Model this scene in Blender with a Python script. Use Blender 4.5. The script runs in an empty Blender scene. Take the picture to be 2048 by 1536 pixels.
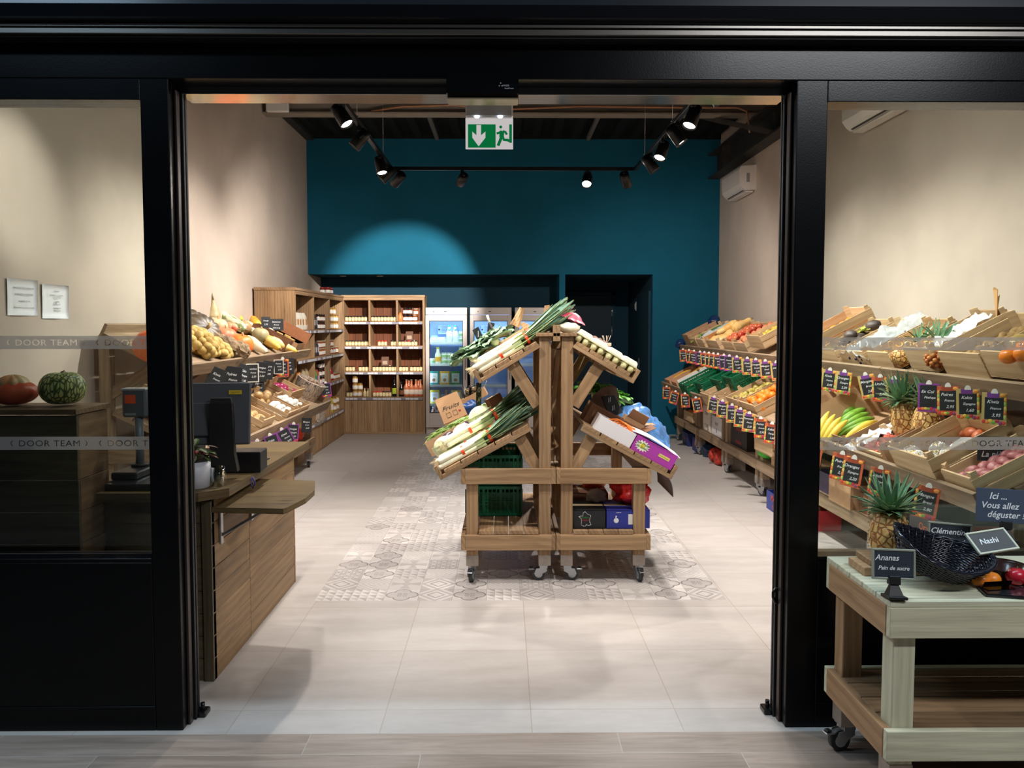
import bpy, math, random
from math import pi, sin, cos, radians as rad
from mathutils import Vector as V, Matrix as Mx, noise as nz
S = bpy.context.scene
COL = S.collection
random.seed(7)
R = random.Random(11)

# ---------------------------------------------------------------- camera
cam_d = bpy.data.cameras.new('camera'); cam = bpy.data.objects.new('camera', cam_d); COL.objects.link(cam)
F = 1585.0
cam_d.sensor_fit = 'HORIZONTAL'; cam_d.sensor_width = 36; cam_d.lens = F/2048*36
cam_d.shift_y = -30/2048; cam_d.clip_start = .05
cam.location = (0, 0, 1.6); cam.rotation_euler = (rad(90-3.18), 0, -math.atan(16/F))
S.camera = cam

# ---------------------------------------------------------------- world, exposure
S.view_settings.view_transform = 'Standard'; S.view_settings.look = 'None'
S.view_settings.gamma = 1; S.view_settings.use_curve_mapping = False
S.view_settings.exposure = 0.0
w = bpy.data.worlds.new('night'); S.world = w; w.use_nodes = True
w.node_tree.nodes['Background'].inputs[0].default_value = (.035, .045, .06, 1)
w.node_tree.nodes['Background'].inputs[1].default_value = .25

def area(name, loc, size, power, col, rot=(0, 0, 0)):
    l = bpy.data.lights.new(name, 'AREA'); l.shape = 'RECTANGLE'; l.size, l.size_y = size
    l.energy = power; l.color = col
    o = bpy.data.objects.new(name, l); COL.objects.link(o); o.location = loc; o.rotation_euler = rot
    return o
# cool neon strips under the gallery ceiling just outside the shop front
area('gallery_neon_light', (0.0, 2.84, 3.6), (5.0, .03), 85, (.62, .83, 1.0))
area('gallery_ceiling_light', (2.4, .3, 3.7), (1.8, .25), 95, (.93, .96, 1.0), (rad(18), 0, 0))
area('gallery_ceiling_light_left', (-2.6, 1.6, 3.7), (1.2, .2), 30, (.55, .78, 1.0), (rad(10), 0, 0))

# ---------------------------------------------------------------- node helpers
class E:
    """tiny expression builder for Math nodes"""
    def __init__(s, t, o): s.t = t; s.o = o
def _m(t, op, *a):
    n = t.nodes.new('ShaderNodeMath'); n.operation = op
    for i, x in enumerate(a):
        if isinstance(x, E): t.links.new(x.o, n.inputs[i])
        else: n.inputs[i].default_value = x
    return E(t, n.outputs[0])
def _tree(a, b): return a.t if isinstance(a, E) else b.t
for nm, op in (('add', 'ADD'), ('sub', 'SUBTRACT'), ('mul', 'MULTIPLY'), ('truediv', 'DIVIDE')):
    setattr(E, '__%s__' % nm, (lambda op: lambda a, b: _m(_tree(a, b), op, a, b))(op))
    setattr(E, '__r%s__' % nm, (lambda op: lambda a, b: _m(_tree(a, b), op, b, a))(op))
def f_(op): return lambda a, *b: _m(a.t, op, a, *b)
eabs, efl, efr, eless, egt, emin, emax, esq, esin, ecos = [f_(x) for x in ('ABSOLUTE', 'FLOOR', 'FRACT', 'LESS_THAN', 'GREATER_THAN', 'MINIMUM', 'MAXIMUM', 'SQRT', 'SINE', 'COSINE')]
def elen(a, b): return esq(a*a+b*b)

def mat(name, rough=.6, metal=0, spec=.5):
    m = bpy.data.materials.new(name); m.use_nodes = True; t = m.node_tree
    b = t.nodes['Principled BSDF']; b.inputs['Roughness'].default_value = rough; b.inputs['Metallic'].default_value = metal
    b.inputs['Specular IOR Level'].default_value = spec
    return m, t, b
def lin(c):
    if isinstance(c, str): c = tuple(int(c[i:i+2], 16)/255 for i in (0, 2, 4))
    return tuple(x/12.92 if x <= .04045 else ((x+.055)/1.055)**2.4 for x in c)
def rgb(t, c):
    n = t.nodes.new('ShaderNodeRGB'); n.outputs[0].default_value = (*lin(c), 1); return n.outputs[0]
def mixc(t, f, a, b, mode='MIX'):
    n = t.nodes.new('ShaderNodeMix'); n.data_type = 'RGBA'; n.blend_type = mode
    for s, x in ((n.inputs[0], f), (n.inputs[6], a), (n.inputs[7], b)):
        if isinstance(x, E): t.links.new(x.o, s)
        elif isinstance(x, bpy.types.NodeSocket): t.links.new(x, s)
        elif isinstance(x, (int, float)): s.default_value = x
        else: s.default_value = (*lin(x), 1)
    return n.outputs[2]
def noi(t, vec, scale, detail=3, rough=.55, dist=0, col=False):
    n = t.nodes.new('ShaderNodeTexNoise'); n.inputs['Scale'].default_value = scale; n.inputs['Detail'].default_value = detail
    n.inputs['Roughness'].default_value = rough; n.inputs['Distortion'].default_value = dist
    if vec is not None: t.links.new(vec, n.inputs['Vector'])
    return n.outputs['Color'] if col else E(t, n.outputs['Fac'])
def vor(t, vec, scale, feat='F1', rnd=1):
    n = t.nodes.new('ShaderNodeTexVoronoi'); n.feature = feat; n.inputs['Scale'].default_value = scale
    n.inputs['Randomness'].default_value = rnd
    if vec is not None: t.links.new(vec, n.inputs['Vector'])
    return E(t, n.outputs['Distance'])
def coord(t, kind='Object'):
    return t.nodes.new('ShaderNodeTexCoord').outputs[kind]
def sep(t, vec):
    n = t.nodes.new('ShaderNodeSeparateXYZ'); t.links.new(vec, n.inputs[0]); return [E(t, o) for o in n.outputs]
def comb(t, x, y, z=0.0):
    n = t.nodes.new('ShaderNodeCombineXYZ')
    for i, a in enumerate((x, y, z)):
        if isinstance(a, E): t.links.new(a.o, n.inputs[i])
        else: n.inputs[i].default_value = a
    return n.outputs[0]
def wn(t, vec):
    n = t.nodes.new('ShaderNodeTexWhiteNoise'); t.links.new(vec, n.inputs['Vector']); return E(t, n.outputs['Value'])
def ramp(t, f, stops):
    n = t.nodes.new('ShaderNodeValToRGB'); t.links.new(f.o, n.inputs[0]); e = n.color_ramp.elements
    while len(e) < len(stops): e.new(.5)
    for el, (p, c) in zip(e, stops): el.position = p; el.color = (*lin(c), 1)
    return n.outputs[0]
def sm(a, lo, hi):
    n = a.t.nodes.new('ShaderNodeMapRange'); n.interpolation_type = 'SMOOTHSTEP'
    a.t.links.new(a.o, n.inputs[0]); n.inputs[1].default_value = lo; n.inputs[2].default_value = hi
    return E(a.t, n.outputs[0])
def bump(t, b, h, dist=.002, st=.6):
    n = t.nodes.new('ShaderNodeBump'); n.inputs['Distance'].default_value = dist; n.inputs['Strength'].default_value = st
    t.links.new(h.o if isinstance(h, E) else h, n.inputs['Height']); t.links.new(n.outputs[0], b.inputs['Normal'])
def setc(t, b, c): t.links.new(c, b.inputs['Base Color'])

_pm = {}
def P(c, rough=.55, metal=0, spec=.5, var=0, name=None, sc=25):
    """plain coloured material with a faint procedural mottling"""
    k = (c, rough, metal, spec, var, sc)
    if k in _pm: return _pm[k]
    m, t, b = mat(name or 'paint_'+c, rough, metal, spec)
    if var:
        n = noi(t, coord(t), sc, 4)
        l = lin(c); d = t.nodes.new('ShaderNodeMix'); d.data_type = 'RGBA'
        t.links.new(sm(n, .3, .7).o, d.inputs[0]); d.inputs[6].default_value = (*[x*(1-var) for x in l], 1)
        d.inputs[7].default_value = (*[min(1, x*(1+var)) for x in l], 1); setc(t, b, d.outputs[2])
    else: b.inputs['Base Color'].default_value = (*lin(c), 1)
    _pm[k] = m; return m
def wood(name, dark, light, rough=.6, tone=.25, ring=1.0, knots=.5, sat=None):
    """planks: UV u runs along the grain in metres; floor(u/10) numbers the plank"""
    m, t, b = mat(name, rough, 0, .3)
    u, v, _ = sep(t, coord(t, 'UV'))
    pid = efl(u/10.0+.5); ul = u-pid*10.0; r1 = wn(t, comb(t, pid, 1.3)); r2 = wn(t, comb(t, pid, 7.7))
    base = comb(t, ul*1.3+r1*40.0, v*9.0+r2*30.0, pid)
    n1 = noi(t, base, 1.0, 3, .5, .4)
    rings = esin((n1*7.0*ring+v*95.0)*2.2)*.5+.5
    fine = noi(t, comb(t, ul*6.0, v*260.0, pid), 1.0, 2)
    kn = vor(t, comb(t, ul*2.1+r2*9.0, v*6.0+r1*5.0, pid), 1.0)
    kf = (1.0-sm(kn, .03, .13))*knots
    f = rings*.12+fine*.34+n1*.54
    c = ramp(t, f, [(.28, dark), (.72, light)])
    c = mixc(t, kf, c, tuple(x*.55 for x in (int(dark[i:i+2], 16)/255 for i in (0, 2, 4))))
    g = 1.0-tone+r1*tone*2.0
    n = t.nodes.new('ShaderNodeMix'); n.data_type = 'RGBA'; n.blend_type = 'MULTIPLY'; n.inputs[0].default_value = 1
    t.links.new(c, n.inputs[6]); t.links.new(comb(t, g, g*(.97+r2*.05), g*(.94+r2*.1)), n.inputs[7])
    setc(t, b, n.outputs[2]); bump(t, b, fine*.5+rings*.3, .0012, .35)
    return m
W_SHOP = wood('oiled_pine', '7d5f44', 'bd9b74', .55, .14)
W_SHOPD = wood('weathered_brown_board', '5d4833', '94785a', .6, .2)
W_STAND = wood('grey_brown_stand_pine', '786450', 'b0977a', .6, .14)
W_CRATE = wood('pale_crate_poplar', 'b9946a', 'e2c7a0', .65, .08, .6, .1)
W_TOP = wood('stained_worktop', '4a3b26', '7b6847', .4, .05, 1.3, .8)
W_COUNTER = wood('counter_board', '654f36', 'a08058', .5, .2, 1.1, .7)
W_DARK = wood('dark_olive_board', '4a4030', '6e624c', .45, .18)
W_PALE = wood('treated_green_pine', 'a5a288', 'd8d5ba', .6, .07, .9, .6)
W_FOOT = P('a59a90', .45, .6, var=.1)
CARD = P('b58d68', .8, var=.08, name='corrugated_cardboard', sc=12)
CARDD = P('7c5237', .8, var=.1, name='brown_cardboard', sc=12)
BLK = P('08090a', .25, name='black_gloss_aluminium')
BLKM = P('101112', .5, name='black_matt')
STEEL = P('b9bcc0', .3, .9, name='zinc_steel')
WHT = P('eeeae4', .5, name='white_plastic')
RUB = P('3a3c3e', .6, name='grey_rubber')
PAPER = P('f2f0ee', .7, name='white_paper')
INK = P('333138', .8, name='ink')
CHALK = P('e8ecef', .9, name='chalk')
SLATE = P('23282c', .6, var=.15, name='slate_board')

def emit(name, c, s):
    m = bpy.data.materials.new(name); m.use_nodes = True; t = m.node_tree; t.nodes.clear()
    e = t.nodes.new('ShaderNodeEmission'); o = t.nodes.new('ShaderNodeOutputMaterial'); e.inputs[0].default_value = (*lin(c), 1)
    e.inputs[1].default_value = s; t.links.new(e.outputs[0], o.inputs[0]); return m
def glass(name, tint='f4faf8', refl=1.0, rough=0.0):
    m = bpy.data.materials.new(name); m.use_nodes = True; t = m.node_tree; t.nodes.clear()
    tr = t.nodes.new('ShaderNodeBsdfTransparent'); tr.inputs[0].default_value = (*lin(tint), 1)
    g = t.nodes.new('ShaderNodeBsdfGlossy'); g.inputs['Roughness'].default_value = rough
    fr = t.nodes.new('ShaderNodeFresnel'); fr.inputs[0].default_value = 1.5; mx = t.nodes.new('ShaderNodeMixShader')
    o = t.nodes.new('ShaderNodeOutputMaterial'); f = E(t, fr.outputs[0])*refl
    t.links.new(f.o, mx.inputs[0]); t.links.new(tr.outputs[0], mx.inputs[1]); t.links.new(g.outputs[0], mx.inputs[2])
    t.links.new(mx.outputs[0], o.inputs[0]); return m
def film(name, c, alpha, rough=.2, bumpy=0):
    """thin translucent plastic film"""
    m, t, b = mat(name, rough); b.inputs['Alpha'].default_value = alpha
    b.inputs['Base Color'].default_value = (*lin(c), 1)
    if bumpy: bump(t, b, noi(t, coord(t), bumpy, 4, .6, .8), .02, .9)
    return m
GLASS = glass('window_glass')
CLEAR = glass('clear_glass', 'e8f2f2', 1.6)

# ---------------------------------------------------------------- mesh builder
class G:
    def __init__(s): s.v = []; s.f = []; s.m = []; s.uv = []; s.mats = []; s.sm = []
    def mi(s, m):
        if m not in s.mats: s.mats.append(m)
        return s.mats.index(m)
    def face(s, idx, m, uv=None, smooth=False):
        s.f.append(tuple(idx)); s.m.append(s.mi(m)); s.uv.append(uv or [(0, 0)]*len(idx)); s.sm.append(smooth)
    def poly(s, pts, m, uv=None):
        b = len(s.v); s.v += [tuple(p) for p in pts]; s.face(range(b, b+len(pts)), m, uv); return s
    def obox(s, c, size, m, M=None, bev=.0015, k=None):
        """box centred on c, optionally turned by M about the origin; chamfered; plank UVs"""
        hx, hy, hz = [max(x/2, 1e-5) for x in size]; h = (hx, hy, hz); b = min(bev, min(h)*.4)
        k = R.randint(0, 400) if k is None else k
        ax = max(range(3), key=lambda i: h[i]); o1, o2 = R.random()*3, R.random()
        T = (lambda p: M @ (V(c)+V(p))) if M is not None else (lambda p: V(c)+V(p))
        def uvs(p): 
            o = [i for i in range(3) if i != ax]
            return (10*k+max(-4.5, min(4.5, p[ax])), p[o[0]]+o1+p[o[1]]*.61)
        base = len(s.v); ids = {}
        if b < 1e-4:
            cs = [(a, d, e) for a in (-1, 1) for d in (-1, 1) for e in (-1, 1)]
            loc = [(a*hx, d*hy, e*hz) for a, d, e in cs]; s.v += [tuple(T(p)) for p in loc]
            for q in ((0, 1, 3, 2), (4, 6, 7, 5), (0, 4, 5, 1), (2, 3, 7, 6), (0, 2, 6, 4), (1, 5, 7, 3)):
                s.face([base+i for i in q], m, [uvs(loc[i]) for i in q])
            return s
        loc = []
        for a in (-1, 1):
            for d in (-1, 1):
                for e in (-1, 1):
                    sg = (a, d, e)
                    for fx in range(3):
                        p = [sg[i]*(h[i]-(0 if i == fx else b)) for i in range(3)]
                        ids[(sg, fx)] = len(loc); loc.append(p)
        s.v += [tuple(T(p)) for p in loc]
        def F(q, flip):
            q = q[::-1] if flip else q
            s.face([base+i for i in q], m, [uvs(loc[i]) for i in q])
        for fx in range(3):
            o = [(fx+1) % 3, (fx+2) % 3]
            for sgn in (-1, 1):
                q = []
                for p1, p2 in ((-1, -1), (1, -1), (1, 1), (-1, 1)):
                    sg = [0]*3; sg[fx] = sgn; sg[o[0]] = p1; sg[o[1]] = p2; q.append(ids[(tuple(sg), fx)])
                F(q, sgn < 0)
        for fx in range(3):     # edges along axis fx
            o = [(fx+1) % 3, (fx+2) % 3]
            for p1 in (-1, 1):
                for p2 in (-1, 1):
                    sa = [0]*3; sa[o[0]] = p1; sa[o[1]] = p2; sb = sa[:]; sa[fx] = -1; sb[fx] = 1
                    q = [ids[(tuple(sa), o[0])], ids[(tuple(sb), o[0])], ids[(tuple(sb), o[1])], ids[(tuple(sa), o[1])]]
                    F(q, p1*p2 > 0)
        for a in (-1, 1):
            for d in (-1, 1):
                for e in (-1, 1):
                    F([ids[((a, d, e), i)] for i in range(3)], a*d*e < 0)
        return s
    def box(s, x0, x1, y0, y1, z0, z1, m, bev=.0015, M=None, k=None):
        return s.obox(((x0+x1)/2, (y0+y1)/2, (z0+z1)/2), (abs(x1-x0), abs(y1-y0), abs(z1-z0)), m, M, bev, k)
    def beam(s, a, b, w, h, m, up=(0, 0, 1), bev=.0015):
        """plank from a to b, w wide, h high"""
        a, b = V(a), V(b); d = b-a; L = d.length; x = d.normalized(); z = V(up); z = (z-x*z.dot(x)).normalized(); y = z.cross(x)
        M = Mx.Translation((a+b)/2) @ Mx((x, y, z)).transposed().to_4x4()
        return s.obox((0, 0, 0), (L, w, h), m, M, bev)
    def ring(s, pts): b = len(s.v); s.v += [tuple(p) for p in pts]; return list(range(b, b+len(pts)))
    def loft(s, rings, m, caps=True, closed=True, smooth=True):
        rr = [s.ring(r) for r in rings]; n = len(rr[0]); k = n if closed else n-1; L = len(rr)
        for i in range(L-1):
            for j in range(k):
                j2 = (j+1) % n
                s.face((rr[i][j], rr[i][j2], rr[i+1][j2], rr[i+1][j]), m, [(j/n, i/L), ((j+1)/n, i/L), ((j+1)/n, (i+1)/L), (j/n, (i+1)/L)], smooth)
        if caps and closed:
            s.face(rr[0][::-1], m, None, False); s.face(rr[-1], m, None, False)
        return s
    def lathe(s, prof, m, M=None, n=20, smooth=True, caps=True, fn=None):
        rings = []
        for r, z in prof:
            ring = []
            for j in range(n):
                a = 2*pi*j/n; rr = r*(fn(a, z) if fn else 1); p = V((rr*cos(a), rr*sin(a), z)); ring.append(M @ p if M is not None else p)
            rings.append(ring)
        return s.loft(rings, m, caps, True, smooth)
    def cyl(s, a, b, r, m, n=12, r2=None, smooth=True):
        return s.tube([a, b], [r, r if r2 is None else r2], m, n, smooth)
    def tube(s, pts, r, m, n=8, smooth=True, caps=True, flat=1.0, up=None):
        pts = [V(p) for p in pts]; L = len(pts); rs = r if isinstance(r, (list, tuple)) else [r]*L
        rings = []; ref = V(up) if up else None
        for i in range(L):
            d = (pts[min(i+1, L-1)]-pts[max(i-1, 0)]).normalized()
            if ref is None: ref = V((0, 0, 1)) if abs(d.z) < .9 else V((1, 0, 0))
            x = d.cross(ref)
            if x.length < 1e-5: x = d.orthogonal()
            x.normalize(); y = x.cross(d).normalized()
            if not up: ref = y
            rings.append([pts[i]+x*rs[i]*cos(2*pi*j/n)+y*rs[i]*flat*sin(2*pi*j/n) for j in range(n)])
        return s.loft(rings, m, caps, True, smooth)
    def prism(s, pts, z0, z1, m, M=None):
        n = len(pts); T = (lambda p: M @ V(p)) if M is not None else V
        k = R.randint(0, 400)
        a = s.ring([T((x, y, z0)) for x, y in pts]); b = s.ring([T((x, y, z1)) for x, y in pts])
        uv = [(10*k+x, y) for x, y in pts]
        s.face(a[::-1], m, uv[::-1]); s.face(b, m, uv)
        for i in range(n):
            j = (i+1) % n; s.face((a[i], a[j], b[j], b[i]), m, [(uv[i][0], 0), (uv[j][0], 0), (uv[j][0], z1-z0), (uv[i][0], z1-z0)])
        return s
    def ball(s, r, m, c=(0, 0, 0), nu=16, nv=10, fn=None, M=None, sc=(1, 1, 1)):
        """lat-long ball, fn(dir)->radius factor"""
        rings = []
        for i in range(nv+1):
            th = pi*i/nv; th = min(max(th, .02), pi-.02); ring = []
            for j in range(nu):
                ph = 2*pi*j/nu; d = V((sin(th)*cos(ph), sin(th)*sin(ph), -cos(th))); k = r*(fn(d) if fn else 1)
                p = V((d.x*k*sc[0], d.y*k*sc[1], d.z*k*sc[2])); p = (M @ p) if M is not None else p; ring.append(p+V(c))
            rings.append(ring)
        return s.loft(rings, m, True, True, True)
    def grid(s, fn, nu, nv, m, smooth=True, thick=0):
        """surface fn(u,v)->point over 0..1, optionally with thickness"""
        P0 = [[V(fn(i/nu, j/nv)) for j in range(nv+1)] for i in range(nu+1)]
        def lay(Q, flip):
            ids = [s.ring(r) for r in Q]
            for i in range(nu):
                for j in range(nv):
                    q = [ids[i][j], ids[i+1][j], ids[i+1][j+1], ids[i][j+1]]
                    uv = [(i/nu, j/nv), ((i+1)/nu, j/nv), ((i+1)/nu, (j+1)/nv), (i/nu, (j+1)/nv)]
                    s.face(q[::-1] if flip else q, m, uv[::-1] if flip else uv, smooth)
            return ids
        A = lay(P0, False)
        if thick:
            Q = []
            for i in range(nu+1):
                row = []
                for j in range(nv+1):
                    du = P0[min(i+1, nu)][j]-P0[max(i-1, 0)][j]; dv = P0[i][min(j+1, nv)]-P0[i][max(j-1, 0)]
                    n = du.cross(dv); n = n.normalized() if n.length > 1e-9 else V((0, 0, 1)); row.append(P0[i][j]-n*thick)
                Q.append(row)
            B = lay(Q, True)
            for j in range(nv):
                s.face((A[0][j+1], A[0][j], B[0][j], B[0][j+1]), m); s.face((A[nu][j], A[nu][j+1], B[nu][j+1], B[nu][j]), m)
            for i in range(nu):
                s.face((A[i][0], A[i+1][0], B[i+1][0], B[i][0]), m); s.face((A[i+1][nv], A[i][nv], B[i][nv], B[i+1][nv]), m)
        return s
    def text(s, txt, size, M, m, shear=0, align='CENTER', bold=0, sx=1.0, sp=1.0):
        k = (txt, shear, bold, sp)
        if k not in _tx:
            c = bpy.data.curves.new('t', 'FONT'); c.body = txt; c.size = 1; c.shear = shear; c.offset = bold; c.space_character = sp
            c.resolution_u = 2; c.space_line = .9
            c.align_x = 'LEFT'; o = bpy.data.objects.new('t', c); COL.objects.link(o)
            bpy.context.view_layer.update()
            me = o.to_mesh(); vs = [tuple(v.co) for v in me.vertices]; fs = [tuple(p.vertices) for p in me.polygons]
            o.to_mesh_clear(); bpy.data.objects.remove(o); bpy.data.curves.remove(c); _tx[k] = (vs, fs)
        vs, fs = _tx[k]
        if not vs: return s
        x1 = max(v[0] for v in vs); x0 = min(v[0] for v in vs)
        off = {'CENTER': -(x0+x1)/2, 'LEFT': -x0, 'RIGHT': -x1}[align]; b = len(s.v)
        s.v += [tuple(M @ V(((x+off)*size*sx, y*size, 0))) for x, y, z in vs]
        for f in fs: s.face([b+i for i in f], m)
        return s
    def build(s, name, parent=None, loc=None, data_only=False):
        me = bpy.data.meshes.new(name); me.from_pydata(s.v, [], s.f); me.update()
        for m in s.mats: me.materials.append(m)
        me.polygons.foreach_set('material_index', s.m); me.polygons.foreach_set('use_smooth', s.sm)
        l = me.uv_layers.new(name='UVMap'); l.data.foreach_set('uv', [c for q in s.uv for p in q for c in p])
        o = bpy.data.objects.new(name, me); COL.objects.link(o)
        if parent: o.parent = parent
        if loc: o.location = loc
        return o
_tx = {}

def tag(o, label=None, cat=None, group=None, kind=None):
    if label: o['label'] = label
    if cat: o['category'] = cat
    if group: o['group'] = group
    if kind: o['kind'] = kind
    return o
def thing(name, label, cat, loc=(0, 0, 0), rot=(0, 0, 0), group=None):
    o = bpy.data.objects.new(name, None); o.empty_display_size = .1; COL.objects.link(o)
    o.location = loc; o.rotation_euler = rot; return tag(o, label, cat, group)
def one(g, name, label, cat, loc=(0, 0, 0), rot=(0, 0, 0), group=None):
    o = g.build(name); o.location = loc; o.rotation_euler = rot; return tag(o, label, cat, group)
def struct(g, name, parent=None):
    o = g.build(name, parent)
    if not parent: o['kind'] = 'structure'
    return o
def dup(r, loc=None, rot=None, label=None, group=None, scale=None):
    c = r.copy(); COL.objects.link(c)
    for ch in r.children:
        d = ch.copy(); COL.objects.link(d); d.parent = c
        for g_ in ch.children:
            e = g_.copy(); COL.objects.link(e); e.parent = d
    if loc is not None: c.location = loc
    if rot is not None: c.rotation_euler = rot
    if scale is not None: c.scale = (scale,)*3 if isinstance(scale, (int, float)) else scale
    if label: c['label'] = label
    if group: c['group'] = group
    return c
def TR(x, y, z, rx=0, ry=0, rz=0):
    return Mx.Translation((x, y, z)) @ Mx.Rotation(rz, 4, 'Z') @ Mx.Rotation(ry, 4, 'Y') @ Mx.Rotation(rx, 4, 'X')
class Pool:
    """first use moves the prototype itself, later uses copy it"""
    def __init__(s, proto): s.p = proto; s.n = 0
    def __call__(s, loc, rot=(0, 0, 0), label=None, group=None, scale=1.0):
        s.n += 1
        if s.n == 1: o = s.p
        else: o = dup(s.p)
        o.location = loc; o.rotation_euler = rot; o.scale = (scale,)*3 if isinstance(scale, (int, float)) else scale
        if label: o['label'] = label
        if group: o['group'] = group
        elif 'group' in o and group is None and label: del o['group']
        return o
FRONT = Mx.Rotation(pi/2, 4, 'X')      # text lying in XY turned to stand up facing -Y
# ================================================================ the setting
XL, XR, YF, YB = -2.82, 3.11, 3.06, 11.5
def wallmat(name, c, var=.04, rough=.85):
    m, t, b = mat(name, rough, 0, .2); co = coord(t)
    n = noi(t, co, 1.2, 4); l = tuple(int(c[i:i+2], 16)/255 for i in (0, 2, 4))
    setc(t, b, mixc(t, sm(n, .3, .7), tuple(x*(1-var) for x in l), tuple(x*(1+var) for x in l)))
    bump(t, b, noi(t, co, 180, 3), .0008, .25); return m
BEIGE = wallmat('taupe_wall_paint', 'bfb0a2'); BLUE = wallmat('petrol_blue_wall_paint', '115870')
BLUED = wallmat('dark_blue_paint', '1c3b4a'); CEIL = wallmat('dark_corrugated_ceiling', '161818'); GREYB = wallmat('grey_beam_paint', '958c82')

def floor_mat():
    m, t, b = mat('stone_floor_tiles', .38, 0, .45); x, y, z = sep(t, coord(t)); 
    fx = (x-.11)/.6; fy = (y-3.22)/.6; cell = comb(t, efl(fx), efl(fy)); r = wn(t, cell)
    gx = eabs(efr(fx)-.5); gy = eabs(efr(fy)-.5); gr = egt(emax(gx, gy), .4965)
    n = noi(t, comb(t, x*1.6, y*6.0), 2.0, 5, .6); n2 = noi(t, comb(t, x*14.0, y*30.0), 1.0, 4)
    stone = ramp(t, n*.6+n2*.25+r*.2, [(.25, 'a39b95'), (.8, 'bcb5b0')])
    stone = mixc(t, gr, stone, 'a09488')
    # decorated cement tiles
    u = (x+1.105)/.2; v = (y-4.53)/.2; cu = efl(u); cv = efl(v); r1 = wn(t, comb(t, cu, cv)); r2 = wn(t, comb(t, cu, cv, 3.1))
    a = efr(u)*2.0-1.0; c = efr(v)*2.0-1.0; A = eabs(a); C = eabs(c)
    mx_ = emax(A, C); mn_ = emin(A, C)
    dq = emin(elen(mx_-.46, mn_), elen(A-.25, C-.25)+.17)
    quat = eless(eabs(dq-.47), .045); inq = eless(dq, .47); pet = eless(eabs(elen(A-.17, C-.17)-.1), .035)
    p0 = emax(quat, emax(inq*.35, pet*.8))
    h1 = elen(efr(a*1.5+.5)-.5, efr(c*1.5+.5)-.5); h2 = elen(efr(a*1.5)-.5, efr(c*1.5)-.5)
    p1 = emax(eless(eabs(emin(h1, h2+.08)-.3), .05)*.8, egt(emin(h1, h2), .36)*.5)
    d = A+C; p2 = emax(eless(eabs(d-.95), .12)*.5, emax(eless(eabs(d-.5), .07)*.8, egt(d, 1.35)*.45))
    tr = efr(a*2.0)+efr(c*2.0); ck = efr((efl(a*2.0)+efl(c*2.0))*.5)*2.0; p3 = egt(tr, 1.0)*(.35+ck*.25)
    p4 = eless(efr((A+C)*3.0), .32)*.35
    st = eless(mn_, mx_*.38)*eless(mx_, .9); p5 = emax(st*.35, eless(elen(a, c), .28)*.3)
    def pick(lo, hi, p): return egt(r1, lo)*eless(r1, hi)*p
    pat = pick(-1., .25, p0)+pick(.25, .38, p1)+pick(.38, .5, p2)+pick(.5, .66, p3)+pick(.66, .8, p4)+pick(.8, 2., p5)
    worn = sm(noi(t, comb(t, x*9.0, y*9.0, r2), 1.0, 4), .25, .75)
    bs = mixc(t, r2, 'cfc8c3', 'b5aeaa'); bs = mixc(t, sm(noi(t, comb(t, x, y), 5, 4), .35, .7)*.4, bs, 'aaa39e')
    mos = mixc(t, pat*(.7+worn*.3), bs, '69625f')
    g2 = egt(emax(eabs(efr(u)-.5), eabs(efr(v)-.5)), .492); mos = mixc(t, g2*.6, mos, '7e746c')
    ins = egt(x, -1.105)*eless(x, 1.295)*egt(y, 4.53)*eless(y, 10.53)
    inner = mixc(t, ins, stone, mos)
    # wood-look tiles outside the threshold
    ro = efl((y-3.03)/.152); px = (x+efr(ro*.37)*1.2)/1.2; wr = wn(t, comb(t, efl(px), ro, 5.0))
    wg = noi(t, comb(t, x*2.0+wr*9.0, y*26.0), 1.0, 5, .65, .6)
    wo = ramp(t, wg*.8+wr*.18, [(.3, '7b6c61'), (.75, 'ab9b8f')])
    wgr = emax(egt(eabs(efr((y-3.03)/.152)-.5), .488), egt(eabs(efr(px)-.5), .4985)); wo = mixc(t, wgr, wo, 'a39a92')
    setc(t, b, mixc(t, eless(y, 3.03), inner, wo))
    rr = n*.25+.27; t.links.new(rr.o, b.inputs['Roughness'])
    bump(t, b, emax(gr*(1.0-ins), g2*ins)*-1.0+n2*.1, .001, .5)
    return m
struct(G().box(-5, 6, -3, 14.2, -.1, 0, floor_mat(), 0), 'floor')
struct(G().box(XL-.12, XL, 3.3, 12.4, 0, 4.4, BEIGE, 0), 'wall_left')
struct(G().box(XR, XR+.12, 3.3, 12.4, 0, 4.4, BEIGE, 0), 'wall_right')
# blue back wall: everything above the two recesses, pilaster, right piece
g = G()
g.box(XL, XR, YB, YB+.1, 2.33, 4.4, BLUE, 0)
g.box(.8, .885, YB, 13.75, 0, 2.33, BLUE, 0)
g.box(2.155, XR, YB, YB+.1, 0, 2.33, BLUE, 0)
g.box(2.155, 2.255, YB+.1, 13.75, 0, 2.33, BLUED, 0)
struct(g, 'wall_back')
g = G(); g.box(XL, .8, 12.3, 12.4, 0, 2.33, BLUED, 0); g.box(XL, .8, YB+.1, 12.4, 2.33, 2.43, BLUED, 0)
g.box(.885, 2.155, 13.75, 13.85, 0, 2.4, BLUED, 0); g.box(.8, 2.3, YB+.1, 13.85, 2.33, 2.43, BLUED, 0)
struct(g, 'wall_recess')
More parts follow.
